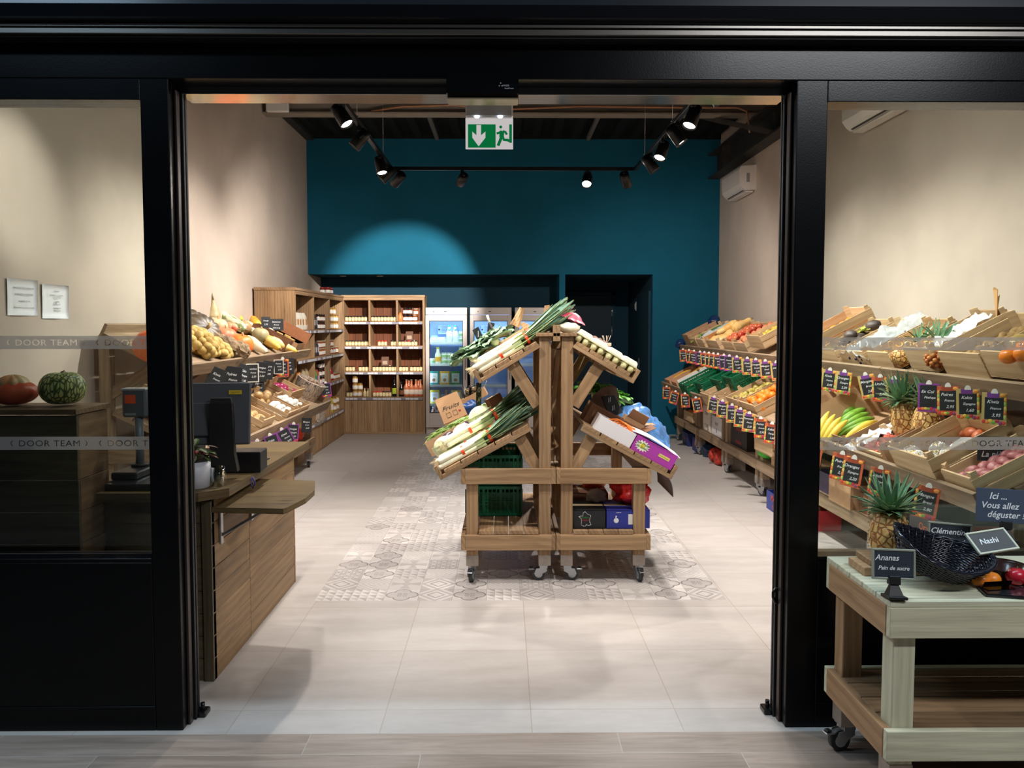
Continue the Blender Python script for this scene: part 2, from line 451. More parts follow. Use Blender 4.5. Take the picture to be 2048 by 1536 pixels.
# corrugated deck ceiling with trapezoid ribs
g = G(); pts = []; x = XL
while x < XR: pts += [(x, 4.34), (x+.12, 4.34), (x+.15, 4.28), (x+.25, 4.28), (x+.28, 4.34)]; x += .28
g.grid(lambda u, v: (pts[round(u*(len(pts)-1))][0], 3.2+v*8.4, pts[round(u*(len(pts)-1))][1]), len(pts)-1, 1, CEIL, False, .01)
g.box(XL-.1, XR+.1, 3.0, 12.4, 4.42, 4.5, CEIL, 0)
g.box(XL, XR, YB-.012, YB-.002, 4.255, 4.34, CEIL, 0)
struct(g, 'ceiling')
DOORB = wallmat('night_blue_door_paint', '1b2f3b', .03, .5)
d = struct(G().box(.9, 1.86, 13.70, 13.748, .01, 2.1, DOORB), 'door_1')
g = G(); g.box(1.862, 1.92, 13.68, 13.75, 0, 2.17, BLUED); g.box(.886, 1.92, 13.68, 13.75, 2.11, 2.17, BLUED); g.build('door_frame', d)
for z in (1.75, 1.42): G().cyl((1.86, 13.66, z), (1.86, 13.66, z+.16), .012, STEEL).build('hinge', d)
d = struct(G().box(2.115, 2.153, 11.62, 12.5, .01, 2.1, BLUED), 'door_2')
g = G(); g.box(2.107, 2.115, 12.37, 12.42, .93, 1.08, STEEL); g.tube([(2.11, 12.4, 1.02), (2.05, 12.4, 1.02), (2.05, 12.25, 1.02)], .011, STEEL)
g.tube([(2.11, 12.4, .9), (2.08, 12.4, .9)], .02, STEEL); g.build('door_handle', d)
one(G().box(2.14, 2.155, 12.9, 13.0, 1.83, 1.98, P('9aa3a5', .3, .6)).box(2.135, 2.14, 12.92, 12.98, 1.86, 1.95, WHT), 'wall_switch', 'small metal control plate on the passage wall, above the side door handle', 'switch')

# steel across the ceiling
g = G(); g.box(XL, XR, 9.5, 9.52, 4.08, 4.34, GREYB, 0); g.box(XL, XR, 9.42, 9.6, 4.065, 4.085, P('8a7f72', .6)); g.box(XL, XR, 9.47, 9.55, 4.3, 4.34, GREYB, 0)
struct(g, 'trim_1')
g = G(); g.tube([(-1.55, 9.44, 4.095), (-1.2, 9.44, 4.15), (-.6, 9.44, 4.17), (0, 9.44, 4.12), (.9, 9.44, 4.16), (2.0, 9.44, 4.15), (2.75, 9.44, 4.15), (2.85, 9.42, 4.1), (2.88, 9.4, 3.85)], .012, P('b07b58', .5), 6)
one(g, 'cable', 'brown electric cable running along the grey ceiling beam', 'cable')
one(G().box(-2.76, -2.5, 9.36, 9.42, 4.07, 4.22, WHT, .01), 'junction_box', 'small cream junction box at the left end of the ceiling beam', 'junction box')
STL = P('3b3835', .6, .3, var=.3, name='primed_steel', sc=8)
g = G(); g.box(2.93, 3.1, 3.4, 11.5, 3.69, 3.71, STL, 0); g.box(2.93, 3.1, 3.4, 11.5, 4.02, 4.04, STL, 0); g.box(3.06, 3.075, 3.4, 11.5, 3.7, 4.03, STL, 0)
for y in (4.5, 6.6, 8.7, 10.8): g.box(2.94, 3.06, y, y+.01, 3.71, 4.02, STL, 0)
g.beam((2.2, 10.1, 4.28), (3.02, 8.9, 3.72), .06, .06, STL)
struct(g, 'trim_2')
g = G(); g.beam((XL+.05, 9.6, 4.28), (XL+.05, 11.5, 4.28), .12, .1, STL)
for x, y in ((-.95, 10.2), (1.2, 10.2)): g.beam((x, y, 4.25), (x, 11.45, 4.25), .05, .05, P('6d6a66', .5))
struct(g, 'trim_3')
# sleeves hanging the light track
one(G().cyl((.05, 9.0, 3.95), (.05, 9.0, 4.33), .012, P('8a8782', .5)), 'hanging_rod', 'thin metal rod hanging from the ceiling behind the exit sign', 'rod')

# ================================================================ shop front
def frosted():
    m = bpy.data.materials.get('frosted_film')
    if m: return m
    m = bpy.data.materials.new('frosted_film'); m.use_nodes = True; t = m.node_tree; t.nodes.clear()
    N = t.nodes.new; a, b, c, x1_, x2_, o = N('ShaderNodeBsdfTransparent'), N('ShaderNodeBsdfTranslucent'), N('ShaderNodeBsdfDiffuse'), N('ShaderNodeMixShader'), N('ShaderNodeMixShader'), N('ShaderNodeOutputMaterial')
    b.inputs[0].default_value = (*lin('d8cec8'), 1); c.inputs[0].default_value = (*lin('b8b0aa'), 1); x1_.inputs[0].default_value = .42; x2_.inputs[0].default_value = .72
    t.links.new(b.outputs[0], x1_.inputs[1]); t.links.new(c.outputs[0], x1_.inputs[2]); t.links.new(a.outputs[0], x2_.inputs[1]); t.links.new(x1_.outputs[0], x2_.inputs[2]); t.links.new(x2_.outputs[0], o.inputs[0]); return m
GF = wallmat('shopfront_black_lacquer', '08090b', .1, .26)
def frame_side(nm, xo, xi, s):
    """post beside the door opening; s = +1 when the opening is to the right"""
    g = G(); g.box(min(xo, xi), max(xo, xi), YF, YF+.13, 0, 2.53, GF, .003)
    m2 = P('4a413d', .35, .6, name='bronze_anodised'); GR = P('0b0c0e', .45, name='black_profile')
    a = xi+s*.001
    g.box(a, xi+s*.012, YF+.045, YF+.075, 0, 2.5, m2, .002)
    g.box(a, xi+s*.02, YF+.085, YF+.1, 0, 2.5, GR, .002); g.box(a, xi+s*.018, YF+.115, YF+.13, 0, 2.5, GR, .002)
    struct(g, nm)
frame_side('trim_4', -1.375, -1.268, 1); frame_side('trim_5', 1.235, 1.118, -1)
for i, (x0, x1) in enumerate(((-2.9, -1.375), (1.235, 3.2))):
    g = G(); g.box(x0, x1, YF, YF+.12, 0, .675, GF, .003); g.box(x0, x1, YF-.004, YF, .09, .1, GF, .001)
    g.box(x0, x1, YF+.07, YF+.12, .675, .688, P('77706b', .3, .8)); g.box(x0, x1, YF, YF+.07, .675, .69, GF, .002)
    g.box(x0, x1, YF, YF+.12, 2.45, 2.53, GF, .003)
    struct(g, 'wall_front' if i == 0 else 'wall_front_right')
    w = G().box(x0, x1, YF+.085, YF+.095, .685, 2.455, GLASS, 0).build('window_%d' % (i+1)); w['kind'] = 'structure'
    # frosted safety bands with cut-out lettering
    for z0 in (1.505, 1.105):
        h = .052; cu = bpy.data.curves.new('band', 'CURVE'); cu.dimensions = '2D'; cu.fill_mode = 'BOTH'
        def rect(a, b, c, d_):
            sp = cu.splines.new('POLY'); sp.points.add(3)
            for p, q in zip(sp.points, ((a, c), (b, c), (b, d_), (a, d_))): p.co = (q[0], q[1], 0, 1)
            sp.use_cyclic_u = True
        rect(x0+.01, x1-.01, 0, h)
        tc = bpy.data.curves.new('t', 'FONT'); tc.body = 'DOOR TEAM'; tc.size = .034; tc.resolution_u = 3; tc.offset = .0004; tc.space_character = 1.08
        to = bpy.data.objects.new('t', tc); COL.objects.link(to); bpy.context.view_layer.objects.active = to
        for o_ in bpy.context.selected_objects: o_.select_set(False)
        to.select_set(True); bpy.ops.object.convert(target='CURVE'); tc2 = to.data
        pols = []
        for sp in tc2.splines:
            if sp.type == 'BEZIER':
                from mathutils.geometry import interpolate_bezier as ib
                bp = sp.bezier_points; pl = []
                for k in range(len(bp)):
                    a, b = bp[k], bp[(k+1) % len(bp)]
                    pl += [(p.x, p.y) for p in ib(a.co, a.handle_right, b.handle_left, b.co, 4)[:-1]]
            else: pl = [(p.co.x, p.co.y) for p in sp.points]
            pols.append(pl)
        bpy.data.objects.remove(to)
        xm = max(p[0] for q in pols for p in q)
        arc = [(.5*cos(a), .5*sin(a)) for a in [rad(120+i*15) for i in range(9)]]+[(.36*cos(a), .38*sin(a)) for a in [rad(240-i*15) for i in range(9)]]
        pitch = .35
        ph0 = -1.806 if i == 0 else 1.648
        n0 = int((x0-ph0)/pitch)-1
        for k in range(n0, n0+12):
            cx = ph0+k*pitch; sc = .243/xm
            grp = [[(cx+(p[0]-xm/2)*sc, h/2-.0118+p[1]) for p in q] for q in pols]
            for sg in (-1, 1): grp.append([(cx+sg*.137+(p[0] if sg < 0 else -p[0])*.03, h/2+p[1]*.026) for p in arc])
            grp = [q for q in grp if min(p[0] for p in q) > x0+.012 and max(p[0] for p in q) < x1-.012]
            for q in grp:
                sp = cu.splines.new('POLY'); sp.points.add(len(q)-1)
                for p, c in zip(sp.points, q): p.co = (c[0], c[1], 0, 1)
                sp.use_cyclic_u = True
        FR = frosted()
        cu.materials.append(FR)
        o = bpy.data.objects.new('frosted_band', cu); COL.objects.link(o); o.parent = w
        o.location = (0, YF+.083, z0-.006*i); o.rotation_euler = (pi/2, 0, 0)
        bpy.context.view_layer.update(); me = bpy.data.meshes.new_from_object(o); o2 = bpy.data.objects.new('frosted_band', me); COL.objects.link(o2)
        o2.parent = w; o2.location = o.location; o2.rotation_euler = o.rotation_euler; bpy.data.objects.remove(o)
        o2['label'] = 'frosted strip with cut-out capital letters'
# header with roller shutter box
ALU = P('6f6b66', .35, .8, name='dull_aluminium')
g = G(); g.box(-3.2, 3.5, YF, YF+.16, 2.53, 2.75, GF, .003)
g.box(-1.268, 1.118, YF+.1, YF+.23, 2.5, 2.53, P('cfc9c0', .12, .95, name='mirror_polished'), .001)
g.box(-3.2, 3.5, YF-.06, YF+.16, 2.66, 2.7, BLKM, .002)
for z, y, h in ((2.668, -.075, .02), (2.695, -.07, .012)): g.box(-3.2, 3.5, YF+y, YF+y+.03, z, z+h, ALU, .002)
prof = [(-.07, 2.71), (-.10, 2.72), (-.115, 2.76), (-.11, 2.81), (-.09, 2.85), (-.09, 3.2), (.1, 3.2), (.1, 2.71)]
g.loft([[(x, YF+y, z) for y, z in prof] for x in (-3.2, 3.5)], P('0e1218', .3, .3, name='shutter_box_lacquer'), True, True, False)
struct(g, 'wall_front_header')
g = G().box(-3.2, 3.5, YF+.0, YF+.4, 3.15, 4.5, BLKM, 0); struct(g, 'wall_front_upper')
# automatic door sensor housing
t0 = thing('door_sensor', 'black automatic door motion sensor above the opening', 'sensor', (.0, YF, 2.5))
g = G(); g.loft([[(x, y, z) for y, z in ((-.03, .04), (-.05, .0), (-.045, -.035), (.02, -.05), (.05, -.05), (.05, .04))] for x in (-.215, .055)], BLK, True, True, False); g.build('housing', t0)
G().box(-.213, .053, -.04, .045, -.056, -.05, P('a8957a', .3, .5), .001).build('lens_strip', t0)
g = G(); W8 = P('c9cdd2', .6)
for x, z in ((-.012, .0), (-.017, -.01), (-.007, -.01)): g.ball(.0025, W8, (x, -.052, z), 8, 5)
g.text('MADE', .009, TR(.008, -.0525, -.012) @ FRONT, W8); g.text('ReadiPower', .007, TR(.02, -.0515, -.021) @ FRONT, W8); g.build('printed_mark', t0)
# door stops / bottom guides
for x, lb in ((-1.24, 'small black floor guide at the foot of the left door post'), (1.09, 'small black floor guide at the foot of the right door post')):
    one(G().box(-.022, .022, -.03, .03, 0, .022, BLK, .004).cyl((0, 0, .02), (0, 0, .05), .009, BLK), 'floor_guide', lb, 'door guide', (x, YF+.13, 0))
one(G().tube([(0, 0, 0), (-.022, 0, .01), (-.03, 0, .03), (-.03, 0, .05), (-.02, 0, .065), (0, 0, .07)], .006, BLK, 8), 'hook', 'black hook on the inner face of the right door post', 'hook', (1.118, YF+.08, .47))

# two notices on the left wall
PPR = mat('notice_paper', .6)[0]; PPR.node_tree.nodes['Principled BSDF'].inputs['Base Color'].default_value = (.9, .9, .93, 1)
def notice(y, z, lines, lb):
    t0 = thing('notice', lb, 'notice', (XL+.004, y, z))
    G().grid(lambda u, v: (.002+.004*sin(u*5+v*2), u*.3, v*.212), 6, 5, PPR, True, .0006).build('sheet', t0)
    for s, yy, sz in lines: G().text(s, sz, Mx.Translation((.0095, .15, yy)) @ Mx.Rotation(pi/2, 4, 'Z') @ Mx.Rotation(pi/2, 4, 'X'), INK).build('printed_line', t0)
notice(4.53, 1.655, [('INAUGURATION DU MAGASIN', .155, .0145), ('LE VENDREDI 14 DECEMBRE', .118, .0145), ('A PARTIR DE 19H', .078, .0145), ('Des producteurs seront presents', .042, .0145)], 'white paper notice on the left wall announcing the shop opening, nearer the window')
notice(4.87, 1.64, [('HORAIRES', .165, .013), ('DU MARDI AU VENDREDI', .14, .013), ('DE 7H30 A 20H', .124, .013), ('LE SAMEDI', .1, .013), ('DE 8H A 20H', .085, .013), ('LE DIMANCHE', .06, .013), ('DE 8H A 13H', .044, .013)], 'white paper notice on the left wall listing opening hours')

# ================================================================ exit sign
t0 = thing('exit_sign', 'green and white illuminated emergency exit sign hanging from the door head', 'exit sign', (-.06, YF+.26, 2.47))
HS = P('d8d2cc', .4, name='sign_housing')
g = G(); g.box(-.097, .097, -.03, .03, -.02, .06, HS, .006); g.build('housing', t0)
g = G(); GG = emit('exit_green', '0f8a4a', .55); GW = emit('exit_white', 'd6cfcf', .8)
g.box(-.098, .098, -.004, .004, -.145, -.02, GW, .001)
g.build('light_panel', t0)
g = G(); y = -.0055
def pl(pts, m, yy=y): g.poly([(a, yy, b) for a, b in pts], m)
pl([(-.088, -.14), (.026, -.14), (.026, -.045), (-.088, -.045)], GG); g.build('green_field', t0); g = G()
pl([(.082, -.12), (.093, -.12), (.093, -.045), (.082, -.045)], GG); g.build('green_field', t0)
g = G(); y = -.007
g.poly([(-.053, y, -.048), (-.053, y, -.09), (-.07, y, -.075), (-.07, y, -.1), (-.044, y, -.135), (-.016, y, -.1), (-.016, y, -.075), (-.034, y, -.09), (-.034, y, -.048)], GW)
g.build('down_arrow', t0)
g = G()
def lm(pts, r): g.tube([(a, -.006, b) for a, b in pts], r, GG, 6, True, True, .3, (0, 1, 0))
g.ball(.0062, GG, (.047, -.006, -.056), 10, 6, sc=(1, .3, 1)); lm([(.053, -.072), (.05, -.097)], .0095)
lm([(.05, -.073), (.04, -.08), (.03, -.082)], .0046); lm([(.056, -.073), (.066, -.076), (.072, -.087)], .0046)
lm([(.05, -.095), (.045, -.11), (.036, -.132)], .0062); lm([(.055, -.095), (.06, -.108), (.075, -.109), (.083, -.113)], .0056); g.build('running_figure', t0)
for x in (-.05, .045): G().ball(.008, emit('led', 'cfe2ff', 9), (x, -.03, -.022), 8, 6, sc=(1.3, .5, .6)).build('led', t0)

# ================================================================ air conditioners
def aircon(y0, lb):
    t0 = thing('air_conditioner', lb, 'air conditioner', (XR, y0, 3.27), (0, 0, 0), 'air conditioners on the right wall')
    AC = P('d9d2ca', .35, name='ac_white')
    pr_ = [(0, 0), (-.13, -.01), (-.17, .02), (-.205, .07), (-.21, .25), (-.19, .285), (0, .3)]
    g = G(); g.loft([[(x, y, z) for x, z in pr_] for y in (0, .79)], AC, True, True, False); g.build('casing', t0)
    G().box(-.15, -.1, .06, .73, -.014, -.006, P('3c3a38', .5), .001, Mx.Translation((0, 0, .005))).build('air_outlet', t0)
    g = G(); g.box(-.12, -.03, .03, .76, -.03, -.012, AC, .003); g.build('flap', t0)
    G().box(-.12, -.08, -.002, 0, .09, .2, P('8d8a88', .6), 0).build('rating_plate', t0)
aircon(9.85, 'white wall air conditioner high on the right wall, the far one seen through the doorway')
aircon(6.1, 'white wall air conditioner high on the right wall seen through the right window')
# ================================================================ track lighting
TRK = P('17181a', .35, .4, name='track_black')
t0 = thing('light_track', 'black suspended U-shaped lighting track under the ceiling', 'light track', (0, 0, 3.12))
g = G(); g.box(-1.128, -1.092, 3.4, 7.93, 0, .034, TRK); g.build('left_rail', t0)
g = G(); g.box(1.282, 1.318, 3.4, 7.93, 0, .034, TRK); g.build('right_rail', t0)
g = G(); g.box(-1.09, 1.28, 7.895, 7.93, 0, .034, TRK); g.build('back_rail', t0)
for x, y in ((-1.11, 4.6), (-1.11, 6.1), (-1.11, 7.4), (1.3, 4.6), (1.3, 6.2), (1.3, 7.4)):
    g = G(); g.cyl((x, y, .034), (x, y, 1.16), .0015, STEEL, 5); g.ball(.012, STEEL, (x, y, .05), 8, 6); g.build('suspension_wire', t0)
K = .5
DISC = emit('lamp_face', 'fff4e6', 30)
LC = (1.0, .94, .88)
def spot(x, y, aim, power, size=42, blend=.35, lit=True, lb='', grp=None, r=.03):
    t0 = thing('track_spotlight', lb, 'spotlight', (x, y, 3.12), (0, 0, 0), None)
    if grp: t0['group'] = grp
    p = V((0, 0, -.09)); d = (V(aim)-V((x, y, 3.03))).normalized()
    g = G(); g.box(-.015, .015, -.05, .05, -.03, 0, TRK); g.cyl((0, 0, -.03), (0, 0, -.065), .008, TRK, 8); g.build('adapter', t0)
    q = d.to_track_quat('-Z', 'Y').to_matrix().to_4x4(); M = Mx.Translation(p) @ q
    g = G(); g.lathe([(.02, .085), (.044, .08), (.047, .02), (.05, -.075), (.047, -.078), (.042, -.06)], TRK, M, 20, True, False)
    g.lathe([(.001, .085), (.02, .085)], TRK, M, 20, True, False)
    g.tube([M @ V((-.05, 0, 0)), M @ V((-.052, 0, .04)), (0, 0, -.055)], .005, TRK, 6); g.build('lamp_head', t0)
    G().lathe([(.0005, -.062), (.042, -.062)], DISC if lit else P('6a6764', .4), M, 20, False, False).build('lens', t0)
    if power:
        l = bpy.data.lights.new('spot_beam', 'SPOT'); l.energy = power; l.spot_size = rad(size); l.spot_blend = blend; l.color = LC; l.shadow_soft_size = r
        o = bpy.data.objects.new('spot_beam', l); COL.objects.link(o); o.parent = t0; o.matrix_local = M @ Mx.Translation((0, 0, -.085))
        l2 = bpy.data.lights.new('spot_added_fill', 'SPOT'); l2.energy = 26*K*2; l2.spot_size = rad(165); l2.spot_blend = 1; l2.color = LC; l2.shadow_soft_size = .045  # extra wide beam added to each lamp to brighten walls and upper room
        o = bpy.data.objects.new('spot_added_fill', l2); COL.objects.link(o); o.parent = t0; o.matrix_local = M @ Mx.Translation((0, 0, -.085))
    return t0
SP = [
 # x, y, aim, power, cone, label
 (-1.11, 3.7, (-2.82, 4.62, 2.4), 420, 30, 'black track spotlight on the left rail nearest the shop front'),
 (-1.11, 4.0, (.1, 4.9, .8), 170, 50, 'second black track spotlight from the front on the left rail'),
 (-1.11, 4.84, (-.35, 4.8, .5), 200, 62, 'third black track spotlight from the front on the left rail'),
 (-1.11, 5.53, (-.05, 5.15, 1.35), 460, 34, 'lit track spotlight on the left rail highest in the doorway view'),
 (-1.11, 6.22, (-2.45, 6.0, 1.35), 290, 56, 'lit track spotlight on the left rail turned towards the squash display'),
 (-1.11, 7.24, (-.5, 6.5, .5), 310, 50, 'lit track spotlight on the left rail turned to the right, third in view'),
 (-1.11, 7.65, (-2.62, 7.3, 1.5), 300, 58, 'lit track spotlight at the far end of the left rail'),
 (-1.04, 7.9, (-2.7, 9.5, 1.6), 290, 60, 'dark-backed track spotlight in the far left corner of the track'),
 (-.41, 7.9, (-1.45, 11.6, 1.95), 2300, 36, 'dark-backed track spotlight on the back rail left of the exit sign'),
 (.82, 7.9, (.45, 6.0, .9), 260, 50, 'lit track spotlight on the back rail facing the entrance'),
 (1.2, 7.9, (2.3, 10.5, 1.0), 330, 62, 'dark-backed track spotlight in the far right corner of the track'),
 (1.3, 3.7, (.5, 4.9, .8), 190, 50, 'black track spotlight on the right rail nearest the shop front'),
 (1.3, 4.3, (2.7, 4.3, 1.0), 120, 60, 'second black track spotlight from the front on the right rail'),
 (1.3, 4.95, (2.7, 5.3, 1.0), 125, 60, 'third black track spotlight from the front on the right rail'),
 (1.3, 5.54, (.55, 5.0, 1.25), 300, 38, 'lit track spotlight on the right rail highest in the doorway view'),
 (1.3, 6.06, (2.6, 5.7, 1.2), 250, 56, 'lit track spotlight on the right rail, second in view from the top'),
 (1.3, 6.6, (.5, 5.8, 1.0), 220, 50, 'lit track spotlight on the right rail, third in view from the top'),
 (1.3, 7.13, (2.6, 6.9, 1.2), 300, 60, 'lit track spotlight on the right rail lowest in view'),
]
for x, y, aim, pw, sz, lb in SP:
    wash = sz == 30          # the tight wall-wash beam keeps its own cone
    wide = sz >= 41 and not wash
    spot(x, y, aim, pw*K*(1.45 if wide else 1), sz*(1.75 if wide else 1), .95 if wide or wash else .5, True, lb)
# recessed downlights in the soffit
for x, lb in ((-1.85, 'small round downlight in the soffit above the jar bookcase'), (-2.4, 'small unlit round downlight in the soffit near the left corner')):
    t0 = thing('downlight', lb, 'downlight', (x, 11.9, 2.33))
    G().lathe([(.03, 0), (.05, 0), (.05, -.006), (.03, -.008)], WHT, None, 20).build('trim_ring', t0)
    G().lathe([(.0005, -.002), (.03, -.002)], DISC if x > -2 else WHT, None, 16, False, False).build('lens', t0)
# ================================================================ casters, carts and stands
def caster(parent, x, y, z=.1, rz=0, brake=True):
    """swivel caster whose wheel touches the floor; plate top at z"""
    M = Mx.Translation((x, y, 0)) @ Mx.Rotation(rz, 4, 'Z'); r = .04
    g = G(); g.cyl(M @ V((-.012, -.03, r)), M @ V((.012, -.03, r)), r, RUB, 22); g.cyl(M @ V((-.014, -.03, r)), M @ V((.014, -.03, r)), r*.6, P('c4c6c8', .5), 18)
    g.cyl(M @ V((-.017, -.03, r)), M @ V((.017, -.03, r)), .008, STEEL, 8)
    pts = [(-.052, .018), (-.018, .052), (.03, .052), (.03, .04), (-.005, .02), (-.03, r-.012), (-.048, .0+.012)]
    for sx in (-1, 1):
        pr_ = [(-.058, .045), (-.045, .078), (.02, .085), (.022, .062), (-.008, .045), (-.022, r-.014), (-.04, r-.014)]
        a = [M @ V((sx*.02, q[0]+.0, q[1])) for q in pr_]; b = [M @ V((sx*.023, q[0]+.0, q[1])) for q in pr_]
        g.loft([a, b], STEEL, True, True, False)
    g.obox((0, 0, z-.012), (.048, .05, .018), STEEL, M, .002); g.obox((0, 0, z-.002), (.06, .06, .004), STEEL, M, .001)
    if brake: g.obox((0, -.075, .072), (.03, .035, .006), STEEL, M @ Mx.Translation((0, 0, 0)), .002); g.obox((0, -.078, .08), (.02, .02, .008), BLKM, M, .002)
    return g.build('caster', parent)

def trayf(parent, name, x0, z0, x1, z1, y0, y1, sgn, m, lip=.09, nsl=4, ends=True, back=0):
    """sloping tray: low outer edge (x0,z0) up to (x1,z1); rails along the slope, slats along y, lip at the low edge"""
    g = G(); a = V((x1-x0, 0, z1-z0)); L = a.length; a.normalize(); n = V((-a.z, 0, a.x)) if x1 > x0 else V((a.z, 0, -a.x))
    if n.z < 0: n = -n
    Pt = lambda s, y, h: V((x0, y, z0))+a*s+n*h
    for yy in (y0+.015, (y0+y1)/2, y1-.015): g.beam(Pt(0, yy, .012), Pt(L, yy, .012), .03, .024, m, n)
    w = (L-.02)/nsl
    for i in range(nsl):
        g.beam(Pt(.02+w*(i+.5), y0, .035), Pt(.02+w*(i+.5), y1, .035), w-.008, .022, m, n)
    g.beam(Pt(-.011, y0, lip/2), Pt(-.011, y1, lip/2), .022, lip, m, n)
    if back: g.beam(Pt(L, y0, back/2), Pt(L, y1, back/2), .022, back, m, n)
    return g.build(name, parent), L

CXM = .3215
def cart(sgn, lb):
    """two-tier market cart of the central island; local x grows outward, mirrored by sgn"""
    W, D, y0 = .588, 1.1, 4.84; X = lambda x: CXM+sgn*x
    t0 = thing('display_cart', lb, 'display cart', (0, 0, 0)); m = W_SHOP
    def b(g, xa, xb, ya, yb, za, zb, bev=.002): g.box(min(X(xa), X(xb)), max(X(xa), X(xb)), y0+ya, y0+yb, za, zb, m, bev)
    for ya in (.026, D-.1):
        g = G(); b(g, .032, .105, ya, ya+.073, .16, 1.53); g.build('post', t0)
        g = G(); b(g, W-.105, W-.032, ya, ya+.073, .16, .71); g.build('leg', t0)
        for xa in (.032, W-.105):
            g = G(); g.box(min(X(xa-.002), X(xa+.075)), max(X(xa-.002), X(xa+.075)), y0+ya-.002, y0+ya+.075, .1, .168, W_FOOT, .002); g.build('metal_shoe', t0)
    for za in (.205, .62):
        for ya in (0, D-.026):
            g = G(); b(g, .026, W-.026, ya, ya+.026, za, za+.095); g.build('rail', t0)
        for xa in (0.002, W-.026):
            g = G(); b(g, xa, xa+.026, 0, D, za, za+.095); g.build('side_rail', t0)
    g = G()
    for i in range(4): b(g, .107+i*.094, .107+i*.094+.091, .004, D-.004, .302, .328)
    g.build('bottom_shelf', t0)
    m1, L1 = trayf(t0, 'upper_tray', X(.452), 1.252, X(.1), 1.463, y0+.0, y0+D, sgn, m, .09)
    m2, L2 = trayf(t0, 'lower_tray', X(.692), .656, X(.15), .953, y0+.0, y0+D, sgn, m, .09, 5)
    for ya in (.03, D-.1):
        g = G(); g.beam((X(.28), y0+ya+.035, 1.37), (X(.11), y0+ya+.035, 1.1), .03, .075, m, (1, 0, 0)); g.build('tray_brace', t0)
        g = G(); g.beam((X(.225), y0+ya+.035, .90), (X(.1), y0+ya+.035, .68), .03, .075, m, (1, 0, 0)); g.build('tray_brace', t0)
    g = G(); b(g, .0, .125, 0, D, 1.53, 1.552); b(g, 0, .022, 0, D, 1.5, 1.6); g.build('top_ledge', t0)
    g = G()
    for (ya, za), (yb, zb) in (((.1, .75), (1.0, 1.45)), ((.1, 1.45), (1.0, .75))): g.beam((X(.018), y0+ya, za), (X(.018), y0+yb, zb), .012, .03, m, (1, 0, 0))
    g.build('cross_brace', t0)
    for x_, rz in ((.075, -pi/2 if sgn < 0 else pi/2), (W-.068, .15*sgn)):
        for ya in (.062, D-.062): caster(t0, X(x_), y0+ya, .1, rz+pi*(ya > .5)*(x_ > .2))
    return t0
cart(-1, 'left wooden display cart of the central island carrying the leeks')
cart(1, 'right wooden display cart of the central island carrying the magenta fruit box')

def wall_stand(sgn, xf, xw, y0, y1, lb, zl=.72, near=False, grp=None, m=None):
    """stand against a wall: xf outer leg face, xw wall side; sgn +1 right wall"""
    m = m or W_STAND; o = -sgn
    t0 = thing('produce_stand', lb, 'display stand', (0, 0, 0), group=grp); X = lambda d: xf+sgn*d   # d = distance from front face towards the wall
    W = abs(xw-xf); D = y1-y0
    def bx_(g, a, b_, ya, yb, za, zb): g.box(min(X(a), X(b_)), max(X(a), X(b_)), ya, yb, za, zb, m, .002)
    for ya in (y0+.03, y1-.1):
        g = G(); bx_(g, .026, .1, ya, ya+.073, .16, .71); g.build('leg', t0)
        g = G(); bx_(g, W-.08, W-.006, ya, ya+.073, .16, 1.53); g.build('post', t0)
        for a in (.024, W-.082): g = G(); g.box(min(X(a), X(a+.077)), max(X(a), X(a+.077)), ya-.002, ya+.075, .1, .168, W_FOOT, .002); g.build('metal_shoe', t0)
    for za in (.245, .655-.0):
        g = G(); bx_(g, 0, .026, y0, y1, za, za+.095); g.build('rail', t0)
        g = G(); bx_(g, W-.026, W, y0, y1, za, za+.095); g.build('rail', t0)
        for ya in (y0, y1-.026): g = G(); bx_(g, .026, W-.026, ya, ya+.026, za, za+.095); g.build('side_rail', t0)
    g = G(); n = int((W-.06)/.12)
    for i in range(n): w = (W-.06)/n; bx_(g, .03+i*w, .03+i*w+w-.008, y0+.028, y1-.028, .31, .334)
    g.build('bottom_shelf', t0)
    trayf(t0, 'upper_tray', X(.09), 1.25, X(W-.03), 1.25+(W-.12)*math.tan(rad(27)), y0, y1, sgn, m, .095, 4, True, .11)
    trayf(t0, 'lower_tray', X(-.12), zl, X(W-.1), zl+(W+.02)*math.tan(rad(27)), y0, y1, sgn, m, .115, 5)
    for ya in (y0+.03, y1-.1):
        g = G(); g.beam((X(W-.06), ya+.036, 1.12), (X(.27), ya+.036, 1.31), .03, .07, m, (1, 0, 0)); g.build('tray_brace', t0)
    for a in (.06, W-.045):
        for ya in (y0+.066, y1-.064): caster(t0, X(a), ya, .1, (.3 if a < .1 else 0)+pi*(ya > (y0+y1)/2), a < .1)
    return t0
RY = [3.62, 5.03, 6.2, 7.37, 8.54, 9.74, 10.95]
nm = ['nearest the shop window', 'second from the shop window', 'third from the shop window', 'fourth from the shop window', 'fifth from the shop window', 'farthest, by the blue wall']
for i in range(6): wall_stand(1, 2.37, 3.02, RY[i]+.005, RY[i+1]-.005, 'grey-brown wooden display stand along the right wall, '+nm[i])
LY = [5.37, 6.55, 7.73, 8.91]
nm = ['the one nearest the till', 'the middle one', 'the one next to the left bookcase']
for i in range(3): wall_stand(-1, -2.13, -2.76, LY[i]+.005, LY[i+1]-.005, 'brown wooden display stand along the left wall, '+nm[i], .66)

